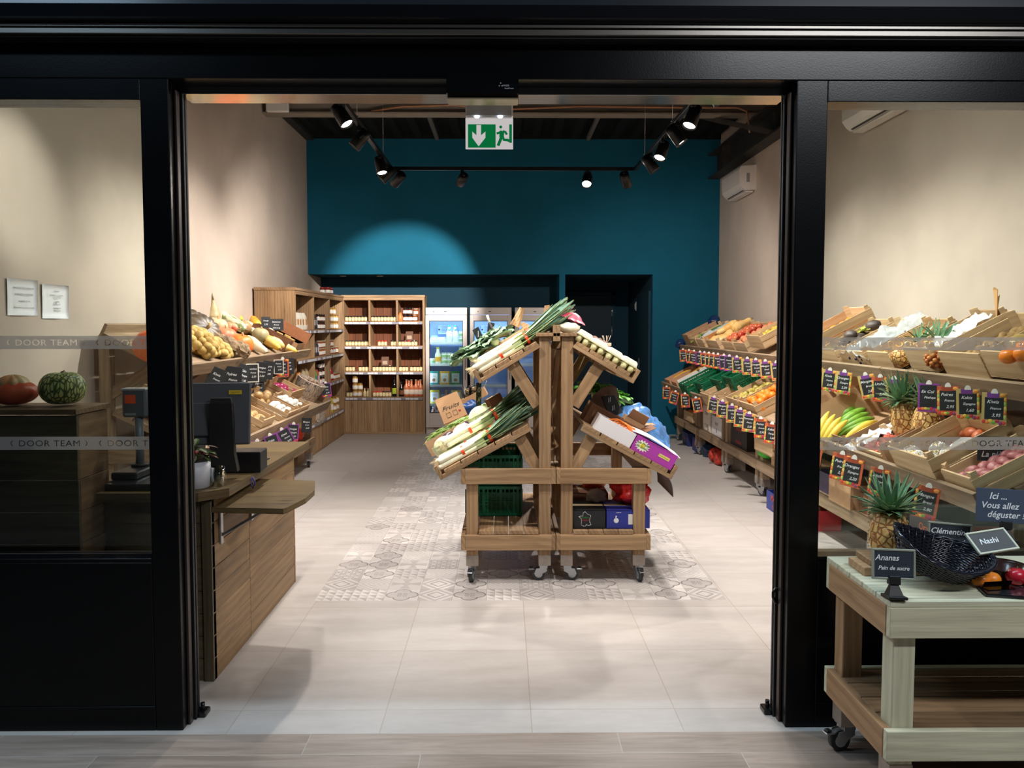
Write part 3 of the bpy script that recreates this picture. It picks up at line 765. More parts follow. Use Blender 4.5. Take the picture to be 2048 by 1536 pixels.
# ================================================================ sales counter
t0 = thing('sales_counter', 'wooden plank sales counter with stained worktop behind the left door post', 'counter', (0, 0, 0))
def planks(g, x0, x1, z0, z1, n, face, pos, m, th=.02, flip=False):
    """horizontal planks; face 'x' or 'y' plane at pos"""
    h = (z1-z0)/n
    for i in range(n):
        a, b = z0+h*i, z0+h*(i+1)-.0025
        if face == 'x': g.box(pos-th, pos, x0, x1, a, b, m, .0015)
        else: g.box(x0, x1, pos, pos+th, a, b, m, .0015)
g = G(); planks(g, 3.50, 4.01, .0, .82, 8, 'x', -1.302, W_COUNTER); planks(g, 4.014, 4.88, .0, .82, 7, 'x', -1.302, W_COUNTER); g.build('side_panel', t0)
g = G(); planks(g, -1.775, -1.345, .0, .82, 8, 'y', 3.50, W_DARK); g.box(-1.345, -1.302, 3.49, 3.53, 0, .82, W_DARK); g.build('front_panel', t0)
g = G(); planks(g, -1.775, -1.3, .0, .82, 7, 'y', 4.86, W_COUNTER); g.box(-1.775, -1.33, 3.55, 4.85, .78, .81, W_COUNTER); g.build('back_panel', t0)
g = G(); g.prism([(-1.77, 3.42), (-1.40, 3.42), (-1.33, 3.425), (-1.232, 3.53), (-1.225, 4.95), (-1.77, 4.95)], .832, .87, W_TOP); g.build('worktop', t0)
g = G(); g.prism([(-1.30, 3.50), (-.975, 3.47), (-.965, 3.49), (-.93, 3.68), (-.93, 3.86), (-.985, 4.1), (-1.30, 4.16)], .765, .79, W_TOP) 
g2 = g.build('folding_shelf', t0)
for y in (3.58, 4.02):
    g = G(); g.box(-1.30, -1.29, y, y+.03, .6, .765, STEEL); g.box(-1.3, -1.05, y, y+.03, .755, .765, STEEL); g.beam((-1.292, y+.015, .64), (-1.09, y+.015, .757), .02, .012, STEEL); g.build('shelf_bracket', g2)
t0 = thing('back_counter', 'tall dark plank cabinet behind the left window carrying two squashes', 'cabinet', (0, 0, 0))
g = G(); planks(g, -3.3+.55, -1.78, .0, 1.225, 9, 'y', 3.30, W_DARK); g.build('front_panel', t0)
g = G(); g.box(-2.75, -1.776, 3.29, 3.58, 1.227, 1.25, W_SHOPD); g.build('top_board', t0)
g = G(); planks(g, 3.322, 3.56, .0, 1.225, 9, 'x', -1.782, W_SHOPD); g.build('side_panel', t0)

# ================================================================ bookcases
LBL = P('dedde2', .6, name='shelf_label'); RAIL_G = P('8d8894', .5, name='label_rail')
def bookcase(axis, u0, u1, d0, d1, zs, base, top, nb, lb, back, seed):
    """axis 'x': faces -Y at y=d0, depth to d1; axis 'y': faces +X at x=d0, depth to d1 (<d0)"""
    t0 = thing('bookcase', lb, 'bookcase', (0, 0, 0)); m = W_SHOP; r = random.Random(seed)
    def bx_(g, ua, ub, da, db, za, zb, mm=None, bev=.0015):
        mm = mm or m
        if axis == 'x': g.box(ua, ub, min(da, db), max(da, db), za, zb, mm, bev)
        else: g.box(min(da, db), max(da, db), ua, ub, za, zb, mm, bev)
    s = 1 if d1 > d0 else -1; W = (u1-u0)
    for u in (u0, u1-.03):
        g = G(); dd = abs(d1-d0)/4
        for i in range(4): bx_(g, u, u+.03, d0+s*dd*i, d0+s*(dd*(i+1)-.002), 0, top-.03)
        g.build('side_panel', t0)
    g = G(); bx_(g, u0-.005, u1+.005, d0-s*.01, d1, top-.03, top); bx_(g, u0, u1, d0-s*.002, d0+s*.02, top-.075, top-.03); g.build('top_board', t0)
    g = G(); n = int(W/.11)
    for i in range(n): bx_(g, u0+.03+(W-.06)/n*i, u0+.03+(W-.06)/n*(i+1)-.002, d1-s*.018, d1-s*.004, 0, top-.03, back)
    g.build('back_panel', t0)
    for k in range(1, nb):
        u = u0+W*k/nb; g = G(); bx_(g, u-.014, u+.014, d0, d1-s*.02, base, top-.075); g.build('divider', t0)
    for z in zs:
        g = G(); bx_(g, u0+.03, u1-.03, d0, d1-s*.02, z-.025, z); sh = g.build('shelf', t0)
        g = G(); bx_(g, u0+.035, u1-.035, d0-s*.012, d0-s*.001, z-.045, z-.012, RAIL_G, .001)
        u = u0+.05
        while u < u1-.14:
            l = r.choice((.05, .06, .09)); 
            if r.random() < .72: bx_(g, u, u+l, d0-s*.0145, d0-s*.0125, z-.042, z-.014, LBL, 0)
            u += l+.008
        g.build('label_rail', sh)
    g = G()
    n = int(W/.1)
    for i in range(n): bx_(g, u0+.032+(W-.064)/n*i, u0+.032+(W-.064)/n*(i+1)-.0015, d0+s*.004, d0+s*.022, .03, base-.05, None)
    bx_(g, u0+.03, u1-.03, d0, d0+s*.02, 0, .03); g.build('base_doors', t0)
    return t0
BROWN = wood('red_brown_back_board', '57301c', '8a5132', .6, .05, .6, .1)
BC_Z = (1.655, 1.295, .92, .545); LB_Z = (1.545, 1.2, .83, .39)
bookcase('x', -2.37, -1.16, 11.62, 12.0, BC_Z, .545, 2.035, 3, 'wooden bookcase facing the entrance filled with small jars', BROWN, 3)
bookcase('y', 8.93, 11.58, -2.34, -2.8, LB_Z, .39, 2.02, 3, 'wooden bookcase along the left wall beside the produce stands', W_SHOPD, 4)

# ================================================================ fridges
FRG = P('c9c0ba', .35, .2, name='fridge_enamel'); FIN = P('c4d6f2', .5, name='fridge_liner')
def fridge(x0, lb, first):
    t0 = thing('display_fridge', lb, 'fridge', (x0, 11.6, 0), group=None)
    W, D, H = .605, .55, 1.855
    g = G(); g.box(0, W, .02, D, .0, .12, FRG); g.box(0, W, -.005, D, 1.75, H, FRG, .004); g.box(0, .03, .02, D, .12, 1.75, FRG); g.box(W-.03, W, .02, D, .12, 1.75, FRG)
    g.box(.03, W-.03, D-.02, D, .12, 1.75, FIN, 0); g.box(.028, .032, .05, D-.02, .25, 1.75, FIN, 0); g.box(W-.032, W-.028, .05, D-.02, .25, 1.75, FIN, 0)
    g.box(.03, W-.03, .05, D, .12, .26, FIN); g.build('cabinet', t0)
    d = G(); fr = FRG
    for b_ in ((0, .055, .10, 1.745), (W-.06, W, .10, 1.745), (.055, W-.06, .10, .315), (.055, W-.06, 1.66, 1.745)): d.box(b_[0], b_[1], -.03, .015, b_[2], b_[3], fr, .003)
    d.box(.055, .062, -.032, .0, .315, 1.66, BLKM, 0); d.box(W-.067, W-.06, -.032, .0, .315, 1.66, BLKM, 0); d.box(.055, W-.06, -.032, 0, 1.652, 1.66, BLKM, 0); d.box(.055, W-.06, -.032, 0, .315, .323, BLKM, 0)
    dr = d.build('door', t0)
    G().box(.062, W-.067, -.012, -.006, .323, 1.652, CLEAR, 0).build('door_glass', dr)
    G().box(W-.03, W-.018, -.05, -.03, .8, 1.2, P('8c8a88', .4, .6), .003).build('handle', dr)
    g = G(); g.box(.06, .13, -.008, -.004, 1.712, 1.735, P('c23a3f', .5), 0); g.box(.27, .31, -.011, -.006, 1.79, 1.80, BLKM, 0); g.box(.11, .125, -.011, -.006, 1.79, 1.80, BLKM, 0)
    g.box(.1, .3, .018, .0195, .06, .1, P('a69f9a', .5), 0); g.build('badge', t0)
    g = G(); g.box(.14, .42, D-.13, D-.02, 1.46, 1.6, P('a9b9d0', .4), .006); g.lathe([(.0005, 0), (.012, .001), (.014, -.002)], P('2e3a55', .5), TR(.165, D-.132, 1.53, pi/2), 10)
    for i in range(5): g.box(.2, .34, D-.134, D-.13, 1.49+i*.022, 1.497+i*.022, P('6c7f9e', .5), 0)
    g.build('evaporator', t0)
    for z in (1.345, 1.03, .72, .44):
        g = G(); g.box(.035, W-.035, .04, D-.08, z-.012, z, P('cfd8e6', .4), .001); g.box(.035, W-.035, .028, .036, z-.03, z+.006, P('dfe4ec', .4), .001); g.build('shelf', t0)
    g = G(); g.box(.034, .046, .03, .045, .3, 1.7, emit('fridge_led', 'bcd2ff', 14), 0); g.build('led_strip', t0)
    a = area('fridge_glow', (x0+.3, 11.68, 1.64), (.45, .1), 6.5, (.52, .68, 1.0)); a.parent = t0; a.location = (.3, .09, 1.74)
    return t0
fridge(-1.145, 'first glass-door fridge, next to the jar bookcase, stocked with dairy and dressings', True)
fridge(-.495, 'second glass-door fridge behind the leek cart', False)
fridge(.16, 'third glass-door fridge mostly hidden behind the leeks', False)

# ================================================================ tasting cart outside
t0 = thing('tasting_cart', 'pale treated pine cart on casters outside, in front of the right window', 'cart', (0, 0, 0)); m = W_PALE
CX0, CX1, CY0, CY1 = 1.228, 2.42, 2.465, 2.965
for za in (.195, .6):
    for y in (CY0, CY1-.026): g = G(); g.box(CX0+.002, CX1, y, y+.026, za, za+.1, m, .002); g.build('rail', t0)
    for x in (CX0, CX1-.026): g = G(); g.box(x, x+.026, CY0+.026, CY1-.026, za, za+.1, W_SHOP, .002); g.build('side_rail', t0)
for x in (CX0+.028, CX1-.1):
    for y in (CY0+.028, CY1-.1):
        g = G(); g.box(x, x+.073, y, y+.073, .14, .7, W_SHOP if y > 2.7 else W_PALE, .003); g.build('leg', t0)
        G().box(x-.002, x+.075, y-.002, y+.075, .1, .17, W_FOOT, .002).build('metal_shoe', t0)
        caster(t0, x+.036, y+.036, .1, -1.35, True)
g = G()
for i in range(5): w = (CY1-CY0)/5; g.box(CX0+.001, CX1, CY0+w*i+.002, CY0+w*(i+1)-.003, .7005, .7205, m, .002)
g.build('top_planks', t0)
g = G()
for i in range(4): w = (CY1-CY0-.06)/4; g.box(CX0+.03, CX1-.03, CY0+.03+w*i, CY0+.03+w*(i+1)-.006, .27, .292, W_SHOPD, .002)
g.build('bottom_shelf', t0)
# ================================================================ placing helpers
_rt = V((cos(math.atan(16/F)), -sin(math.atan(16/F)), 0)); _p = rad(3.18)
_fw = V((sin(math.atan(16/F))*cos(_p), cos(math.atan(16/F))*cos(_p), -sin(_p))); _up = _rt.cross(_fw)
O0 = V((0, 0, 1.6))
def ray(px, py): return _rt*((px-1024)/F)-_up*((py-738)/F)+_fw
def at(px, py, Y=None, Z=None, X=None):
    """point of the real place seen at a photo position, on a plane of known depth, height or side"""
    d = ray(px, py); t = Y/d.y if Y is not None else ((Z-1.6)/d.z if Z is not None else X/d.x)
    return O0+d*t
class Slope:
    """sloping tray surface: low edge at (x, z), rising towards sx by th degrees"""
    def __init__(s, x, z, sx, th, h=.047):
        s.x, s.z, s.sx, s.h = x, z, sx, h; t = rad(th); s.a = V((sx*cos(t), 0, sin(t))); s.n = V((-sx*sin(t), 0, cos(t))); s.t = t
        s.M = Mx.Rotation(0 if sx > 0 else pi, 3, 'Z') @ Mx.Rotation(-t, 3, 'Y')
    def at(s, u, y, n=0): return V((s.x, y, s.z))+s.a*u+s.n*(s.h+n)
    def e(s, rz=0, rx=0, ry=0): return (s.M @ Mx.Rotation(rz, 3, 'Z') @ Mx.Rotation(ry, 3, 'Y') @ Mx.Rotation(rx, 3, 'X')).to_euler()
    def hit(s, px, py, n=0):
        d = ray(px, py); q = V((s.x, 0, s.z))+s.n*(s.h+n); t = (q-O0).dot(s.n)/d.dot(s.n); return O0+d*t
CLU, CLL = Slope(CXM-.452, 1.252, 1, 30.9), Slope(CXM-.692, .656, 1, 28.7)
CRU, CRL = Slope(CXM+.452, 1.252, -1, 30.9), Slope(CXM+.692, .656, -1, 28.7)
RU, RL = Slope(2.46, 1.25, 1, 27), Slope(2.25, .72, 1, 27)
LU, LL = Slope(-2.22, 1.25, -1, 27), Slope(-2.01, .66, -1, 27)

# ================================================================ produce materials
def fm(name, c1, c2, sc=8, rough=.45, bmp=0, lo=.35, hi=.65, detail=4, bs=60, stretch=None):
    k = 'fm_'+name
    if k in _pm: return _pm[k]
    m, t, b = mat(name, rough); co = coord(t)
    if stretch:
        x, y, z = sep(t, co); co = comb(t, x*stretch[0], y*stretch[1], z*stretch[2])
    setc(t, b, mixc(t, sm(noi(t, co, sc, detail), lo, hi), c1, c2))
    if bmp: bump(t, b, noi(t, co, bs, 3), .004, bmp)
    _pm[k] = m; return m
def vm(name, dark, light, sc=30, th=(.02, .12), rough=.5, stretch=(1, 1, 1), bm=.3):
    """cells with dark seams (netted melon, pineapple eyes)"""
    m, t, b = mat(name, rough); x, y, z = sep(t, coord(t)); co = comb(t, x*stretch[0], y*stretch[1], z*stretch[2])
    d = vor(t, co, sc, 'DISTANCE_TO_EDGE'); f = sm(d, *th); setc(t, b, mixc(t, f, dark, light)); bump(t, b, f, .004, bm); return m
def gradm(name, stops, rough=.45, axis=1, streak=0):
    m, t, b = mat(name, rough); uv = sep(t, coord(t, 'UV')); f = uv[axis]
    if streak: f = f+(noi(t, comb(t, uv[0]*(60 if axis else 1.5), uv[1]*(1.5 if axis else 60)), 1.0, 3)-.5)*streak
    setc(t, b, ramp(t, f, stops)); return m
LEEKW = gradm('leek_shaft', [(0, 'f1eeda'), (.6, 'eef0cf'), (.85, 'b9cf7a'), (1, '8fb35c')])
LEEKG = gradm('leek_leaf', [(0, 'd3e29a'), (.16, '9abd74'), (.45, '7fa287'), (1, '6c9480')], .4, 0, .35)
ROOT = P('dcc9a0', .8); BANDO = P('ee4a1e', .4, name='orange_rubber_band')
def leafm(name, vein, c1, c2):
    m, t, b = mat(name, .45); u, v, _ = sep(t, coord(t, 'UV')); mid = eabs(v-.5)
    rib = eless(mid, .035+(1.0-u)*.03); side = eless(efr((u-mid*.8)*7.0), .1)*.5
    setc(t, b, mixc(t, emax(rib, side)*.8, mixc(t, sm(noi(t, coord(t), 22, 4), .35, .65), c1, c2), vein))
    bump(t, b, noi(t, coord(t), 90, 3), .004, .7); return m
KALE = leafm('kale_leaf', 'c5d1a4', '5c7d5f', '8fa98a'); CHARD = leafm('lettuce_leaf', 'a9cf6c', '2f7a1f', '66ad3c')
CABL = leafm('cabbage_leaf', 'f6f8dc', 'dbe9b0', 'eef4cc'); GREEN = leafm('mixed_green_leaf', 'a4c47c', '3b6b2b', '6d9646')
PINEL = gradm('pineapple_leaf', [(0, 'b5c07a'), (.25, '7aa070'), (1, '5d8a6e')], .4, 0, .2)
PINEB = vm('pineapple_skin', '9b5a26', 'e0b66c', 42, (.0, .16), .5, (1, 1, .8), .8)
STEMM = P('8d7a52', .8, var=.2)

def leek_bunch(lb, n=6, L=.66, seed=0):
    r = random.Random(seed); t0 = thing('leek_bunch', lb, 'leeks', group=None)
    pos = []
    k0 = (n+1)//2
    for i in range(n): pos.append(((i-(k0-1)/2)*.036 if i < k0 else (i-k0-(n-k0-1)/2)*.036, .018 if i < k0 else .05))
    for (y, z) in pos:
        rr = r.uniform(.0155, .0185); y += r.uniform(-.003, .003); dx = r.uniform(-.02, .02)
        G().tube([(dx, y, z), (dx+.015, y, z), (.12, y, z), (.24, y, z), (.33, y, z)], [rr*.8, rr*1.12, rr, rr*.95, rr*1.15], LEEKW, 10).build('stalk', t0)
        g = G()
        for k in range(6):
            sp = r.uniform(-1, 1); w = r.uniform(.038, .06); ln = L-.27+r.uniform(-.08, .05); up = r.uniform(-.01, .09); ph = r.uniform(0, 6); tw = r.uniform(-.8, .8)
            def fn(u, v, sp=sp, w=w, ln=ln, up=up, ph=ph, tw=tw):
                c = (v-.5)*w*(1-.75*u**4); a = tw*u
                return (.27+ln*u, y+sp*.05*u**1.6+c*cos(a)+.004*sin(8*u+ph), z+abs(v-.5)*.02*(1-u)+up*u**1.5+c*sin(a)-.004*u)
            g.grid(fn, 9, 4, LEEKG, True, .0012)
        g.build('leaves', t0)
        g = G()
        for k in range(12):
            a, b = r.uniform(-1, 1), r.uniform(-1, 1)
            g.tube([(dx, y+a*.008, z+b*.008), (dx-.015, y+a*.018, z+b*.016), (dx-.03-r.random()*.012, y+a*.034, z+b*.03-.004)], .0008, ROOT, 3)
        g.build('roots', t0)
    for x in (.17, .36):
        w = k0*.036+.012 if x < .3 else k0*.036+.02; h = .072 if x < .3 else .08; g = G(); ring = []
        for q in (x, x+.018):
            ring.append([(q, (w/2)*cos(a)*(1 if abs(cos(a)) < .8 else 1), h/2-.002+(h/2)*sin(a)) for a in [2*pi*j/16 for j in range(16)]])
        g.loft(ring, BANDO, False, True, True); g.build('rubber_band', t0)
    return t0
def leafy(name, lb, cat, r0, n, m, seed=0, curl=.5, core=None, upr=.6, group=None, cc='dfe9b8'):
    r = random.Random(seed); t0 = thing(name, lb, cat, group=group); g = G()
    for i in range(n):
        k = i/n; az = i*2.4; L = r0*(1.05-.45*k)*r.uniform(.85, 1.1); el = .15+k*upr*1.6; w = r0*.42*r.uniform(.8, 1.2); ph = r.uniform(0, 6)
        def fn(u, v, L=L, el=el, w=w, az=az, ph=ph):
            wid = w*math.sin(pi*min(1, .12+u*.85))**.6; s = (v-.5)*2
            out = L*u*cos(el)+curl*.3*L*u*u*cos(el); z = L*u*sin(el)+.25*r0*u*(1-u)-curl*.28*L*u**3+r0*.16
            z += .07*r0*sin(s*9+ph)*abs(s)*u+.03*r0*sin(u*14+ph*2)*abs(s); z += abs(s)*.16*r0*(1-u)
            q = s*wid; return (out*cos(az)-q*sin(az), out*sin(az)+q*cos(az), max(z, .003+u*.004))
        g.grid(fn, 8, 8, m, True, .0015)
    g.build('leaves', t0)
    g = G(); g.ball(r0*(core or .2), P(cc, .5), (0, 0, r0*(core or .2)), 14, 9); g.build('core', t0)
    return t0
def cabbage(lb, r=.08, m=None, cat='cabbage', name='cabbage', seed=0):
    m = m or CABL; t0 = thing(name, lb, cat); g = G().ball(r*.95, m, (0, 0, r*.9), 20, 14, sc=(1, 1, .9)); g.build('heart', t0); rr = random.Random(seed); g = G()
    for i in range(7):
        az = i*2*pi/7+rr.uniform(-.2, .2); ph = rr.uniform(0, 6)
        def fn(u, v, az=az, ph=ph):
            th = -pi/2+u*1.9; q = (v-.5)*1.25; R_ = r*(1.02+.06*u*u+.02*sin(v*14+ph)*u); return (R_*cos(th)*cos(az+q), R_*cos(th)*sin(az+q), r*.9+R_*.9*sin(th))
        g.grid(fn, 9, 8, m, True, .0012)
    g.build('outer_leaves', t0); return t0
def pumpkin(name, lb, cat, r, m, ribs=10, dep=.08, flat=.75, stem=STEMM, sl=.3, grp=None):
    t0 = thing(name, lb, cat, group=grp); g = G(); hole = lambda d: 1-.22*math.exp(-((1-abs(d.z))*9))
    g.ball(r, m, (0, 0, r*flat*.93), 48, 18, lambda d: (1-dep*abs(cos(ribs/2*math.atan2(d.y, d.x)))**6*(1-abs(d.z)**3))*hole(d), sc=(1, 1, flat))
    g.build('body', t0); z = r*flat*1.72
    g = G(); g.tube([(0, 0, z-.02), (0, 0, z+r*sl*.5), (r*.12, 0, z+r*sl)], [r*.12, r*.07, r*.085], stem, 7); g.build('stem', t0); return t0
def gourd(name, lb, cat, prof, m, stem=.05, bend=0, n=20, warts=0, grp=None, sm_=STEMM):
    """lathe along local x, lying down; prof = [(r, x)]"""
    t0 = thing(name, lb, cat, group=grp); g = G(); rm = max(p[0] for p in prof); L = prof[-1][1]; rr = random.Random(3)
    P2 = []
    for i in range(len(prof)-1):
        for k in range(4):
            a = k/4; s = a*a*(3-2*a); P2.append((prof[i][0]+(prof[i+1][0]-prof[i][0])*s, prof[i][1]+(prof[i+1][1]-prof[i][1])*a))
    P2.append(prof[-1]); rings = []
    for r_, x in P2:
        zb = bend*((x/L)**2); rings.append([(x, r_*cos(a), rm+zb+r_*sin(a)*(1)) for a in [2*pi*j/n for j in range(n)]])
    if warts: rings = [[(x+rr.uniform(-1, 1)*warts*.4, y+(y)*rr.uniform(-.1, .22), z+(z-rm)*rr.uniform(-.1, .22)) for x, y, z in q] for q in rings]
    g.loft(rings, m, True, True, not warts); g.build('body', t0)
    if stem: e = P2[-1]; g = G(); zb = rm+bend; g.tube([(e[1]-.004, 0, zb), (e[1]+stem*.5, 0, zb+stem*.15), (e[1]+stem, .2*stem, zb+stem*.55)], [.011, .007, .009], sm_, 7); g.build('stem', t0)
    return t0
def pineapple(lb, seed=0, grp=None):
    r = random.Random(seed); t0 = thing('pineapple', lb, 'pineapple', group=grp); g = G()
    g.lathe([(.02, 0), (.045, .004), (.056, .03), (.06, .07), (.057, .11), (.045, .145), (.025, .16), (.01, .162)], PINEB, None, 24, True, True, lambda a, z: 1+.03*sin(a*8+z*160)*sin(z*160))
    for i in range(60):
        a = i*2.4; z = .015+.135*i/60; rr = .061 if z < .12 else .052; p = V((rr*cos(a), rr*sin(a), z)); g.tube([p*1, (p.x*1.09, p.y*1.09, z+.009)], [.0028, .0004], ROOT, 3)
    g.build('fruit', t0); g = G()
    for i in range(58):
        k = i/58; az = i*2.4; L = .055+.10*k**.8*r.uniform(.75, 1.1); el = .0+1.35*k; w = .0155*(1.15-.3*k); cv = r.uniform(-.5, .6)-.5*(1-k)
        def fn(u, v, L=L, el=el, az=az, w=w, cv=cv):
            e2 = el+cv*u*.6*(1-k*.6); o = .012+L*u*cos(e2); z = .157+L*u*sin(e2)+.012*k; q = (v-.5)*2*w*(1-u)**.7*(1.0); zz = abs(v-.5)*.01
            return (o*cos(az)-q*sin(az), o*sin(az)+q*cos(az), z+zz)
        g.grid(fn, 5, 2, PINEL, True, .0008)
    g.build('crown', t0); return t0
BANG = gradm('green_banana', [(0, '5f8f2e'), (.5, '86b83f'), (1, '7fae3c')]); BANY = gradm('yellow_banana', [(0, '8b7a2a'), (.12, 'e8c443'), (.9, 'f0d25a'), (1, '4d3a1a')])
def banana_hand(lb, m, n=5, L=.19, seed=0):
    r = random.Random(seed); t0 = thing('banana_hand', lb, 'bananas')
    for i in range(n):
        g = G(); a0 = (i-(n-1)/2)*.2; pts = []
        for k in range(9):
            u = k/8; th = -.9+u*1.75; R_ = L*.62; x = R_*(sin(th)+.78); z = R_*(cos(th))-.045; y = (i-(n-1)/2)*.03*(.35+u*.8)
            pts.append((x*1.1, y, max(z*.95, .017)))
        g.tube(pts, [.007, .010, .0165, .0185, .019, .0185, .016, .011, .005], m, 7); g.build('banana', t0)
    G().ball(.016, P('8a7b3a', .7), (-.002, 0, pts[0][2]), 8, 6, sc=(1, max(1, n*.4), .8)).build('stub', t0); return t0
def round_fruit(name, lb, cat, r, m, stem=True, flat=.92, dimple=.15, grp=None, leaf=False):
    t0 = thing(name, lb, cat, group=grp); g = G()
    g.ball(r, m, (0, 0, r*flat*.97), 14, 10, lambda d: 1-dimple*math.exp(-((1-d.z)*7))-dimple*.5*math.exp(-((1+d.z)*9)), sc=(1, 1, flat)); g.build('flesh', t0)
    if stem: G().cyl((0, 0, r*flat*1.7), (r*.1, 0, r*flat*2.05), r*.05, STEMM, 5).build('stalk', t0)
    return t0
def spud(name, lb, cat, r, m, sc=(1.35, 1, .85), seed=0, grp=None):
    g = G(); o = V((seed*3.1, seed, 0)); g.ball(r, m, (0, 0, r*sc[2]*.95), 12, 8, lambda d: 1+.13*nz.noise(d*1.6+o), sc=sc); return one(g, name, lb, cat, group=grp)

# crates and cartons -------------------------------------------------------------
def crate(lb, L=.5, W=.3, H=.12, m=None, grp=None, slats=2, name='wooden_crate', endh=.03):
    """open crate, local x along its length, bottom centre at the origin"""
    m = m or W_CRATE; t0 = thing(name, lb, 'crate', group=grp); th = .008
    g = G()
    for i in range(5): w = W/5; g.box(-L/2, L/2, -W/2+w*i+.002, -W/2+w*(i+1)-.002, .0, .005, m, .001)
    g.build('base', t0)
    for s in (-1, 1):
        g = G(); h = (H-.006)/slats
        for i in range(slats): g.box(-L/2, L/2, s*(W/2-th), s*W/2, .006+h*i+.002, .006+h*(i+1)-.004, m, .001)
        g.build('side_panel', t0)
        g = G(); g.box(s*(L/2-th*1.4), s*L/2, -W/2+th, W/2-th, .006, H+endh*.3, m, .002); g.build('end_panel', t0)
        g = G()
        for q in (-1, 1): g.prism([(s*(L/2-.012), q*(W/2-.008)), (s*(L/2-.045), q*(W/2-.008)), (s*(L/2-.012), q*(W/2-.042))][::(1 if s*q > 0 else -1)], .004, H+endh, m)
        g.build('corner_blocks', t0)
    return t0
def carton(lb, L=.4, W=.3, H=.2, m=None, flaps=(0, 0, 0, 0), open_=True, grp=None, name='cardboard_box', fl=.12, inner=None):
    """box with optional flaps folded outwards by the given angles (deg) for -x, +x, -y, +y; 0 = no flap"""
    m = m or CARD; t0 = thing(name, lb, 'box', group=grp); th = .004; g = G()
    g.box(-L/2, L/2, -W/2, W/2, 0, th, m, 0)
    for s in (-1, 1):
        g.box(-L/2, L/2, s*(W/2-th), s*W/2, th, H, m, .0005); g.box(s*(L/2-th), s*L/2, -W/2+th, W/2-th, th, H, m, .0005)
    if not open_: g.box(-L/2, L/2, -W/2, W/2, H-th, H, m, .0005); g.box(-L/2, L/2, -.024, .024, H, H+.0006, P('c8b48a', .3), 0)
    g.build('body', t0)
    for i, a in enumerate(flaps):
        if not a: continue
        c = cos(rad(a)); s_ = sin(rad(a)); d = ((-1, 0), (1, 0), (0, -1), (0, 1))[i]; hw = (W/2 if d[0] else L/2)-.004
        e0 = V((d[0]*L/2, d[1]*W/2, H)); dv = V((d[0]*s_, d[1]*s_, c))*fl; sd = V((d[1], d[0], 0))*hw
        g = G(); nn = V((d[0]*c, d[1]*c, -s_))*.003
        q = [e0-sd, e0+sd, e0+sd*.94+dv, e0-sd*.94+dv]; g.loft([[p for p in q], [p+nn for p in q]], m, True, True, False); g.build('flap', t0)
    return t0
def plastic_crate(lb, L=.58, W=.38, H=.18, c='0f6b45', grp=None):
    m = P(c, .4, name='green_crate_plastic'); t0 = thing('plastic_crate', lb, 'crate', group=grp)
    g = G(); g.box(-L/2, L/2, -W/2, W/2, 0, .006, m)
    g.build('base', t0)
    g = G(); a = .009
    for b_ in ((-L/2+a, L/2-a, -W/2+a, -W/2+a+.001), (-L/2+a, L/2-a, W/2-a-.001, W/2-a), (-L/2+a, -L/2+a+.001, -W/2+a, W/2-a), (L/2-a-.001, L/2-a, -W/2+a, W/2-a)): g.box(*b_, .01, H*.8, m, 0)
    g.build('liner', t0)
    for s in (-1, 1):
        for ax in (0, 1):
            g = G(); a, b = (L, W) if ax else (W, L)
            def bb(u0, u1, z0, z1, t_=.006):
                if ax: g.box(u0, u1, s*(W/2-t_), s*W/2, z0, z1, m, .001)
                else: g.box(s*(L/2-t_), s*L/2, u0, u1, z0, z1, m, .001)
            h = a/2; bb(-h, h, 0, .02); bb(-h, h, H-.022, H, .012); bb(-h, h, H*.5-.004, H*.5+.004)
            n = int(a/.028)
            for i in range(n+1): u = -h+a*i/n; bb(u-.004, u+.004, .02, H-.02) if i % 4 else bb(u-.009, u+.009, .02, H-.02, .009)
            for i in range(4): z = .02+(H-.045)*(i+.5)/4; bb(-h, h, z-.002, z+.002, .004)
            g.build('side_panel', t0)
    return t0

# signs and price cards ------------------------------------------------------------
def board(name, lb, cat, w, h, lines, frame=None, board_m=None, fw=.006, th=.005, chalk=CHALK, shear=.25, sz=None, stand=False, legs=None):
    """upright writing board: bottom centre at the origin, facing -Y"""
    t0 = thing(name, lb, cat); bm = board_m or SLATE
    G().box(-w/2, w/2, 0, th, 0, h, bm, .001).build('slate', t0)
    if frame:
        g = G()
        for a in ((-w/2-fw, w/2+fw, -fw, 0), (-w/2-fw, w/2+fw, h, h+fw), (-w/2-fw, -w/2, 0, h), (w/2, w/2+fw, 0, h)): g.box(a[0], a[1], -.003, th+.003, a[2], a[3], frame, .002)
        g.build('frame', t0)
    g = G()
    for s, x, z, q in lines: g.text(s, q, Mx.Translation((x, -.0012, z)) @ FRONT, chalk, shear, 'CENTER', .012)
    g.build('chalk_writing', t0); return t0
_colm = {}
def cc(c): return P(c, .6)
TAGW = [('Pommes', 'France', '2,50'), ('Poires', 'France', '2,95'), ('Kakis', 'Espagne', '1,60'), ('Kiwis', 'France', '3,95'), ('Oranges', 'Espagne', '2,20'), ('Mangue', 'Bresil', '2,80'), ('Litchis', 'Vrac', '5,90'), ('Raisin', 'Italie', '3,40')]
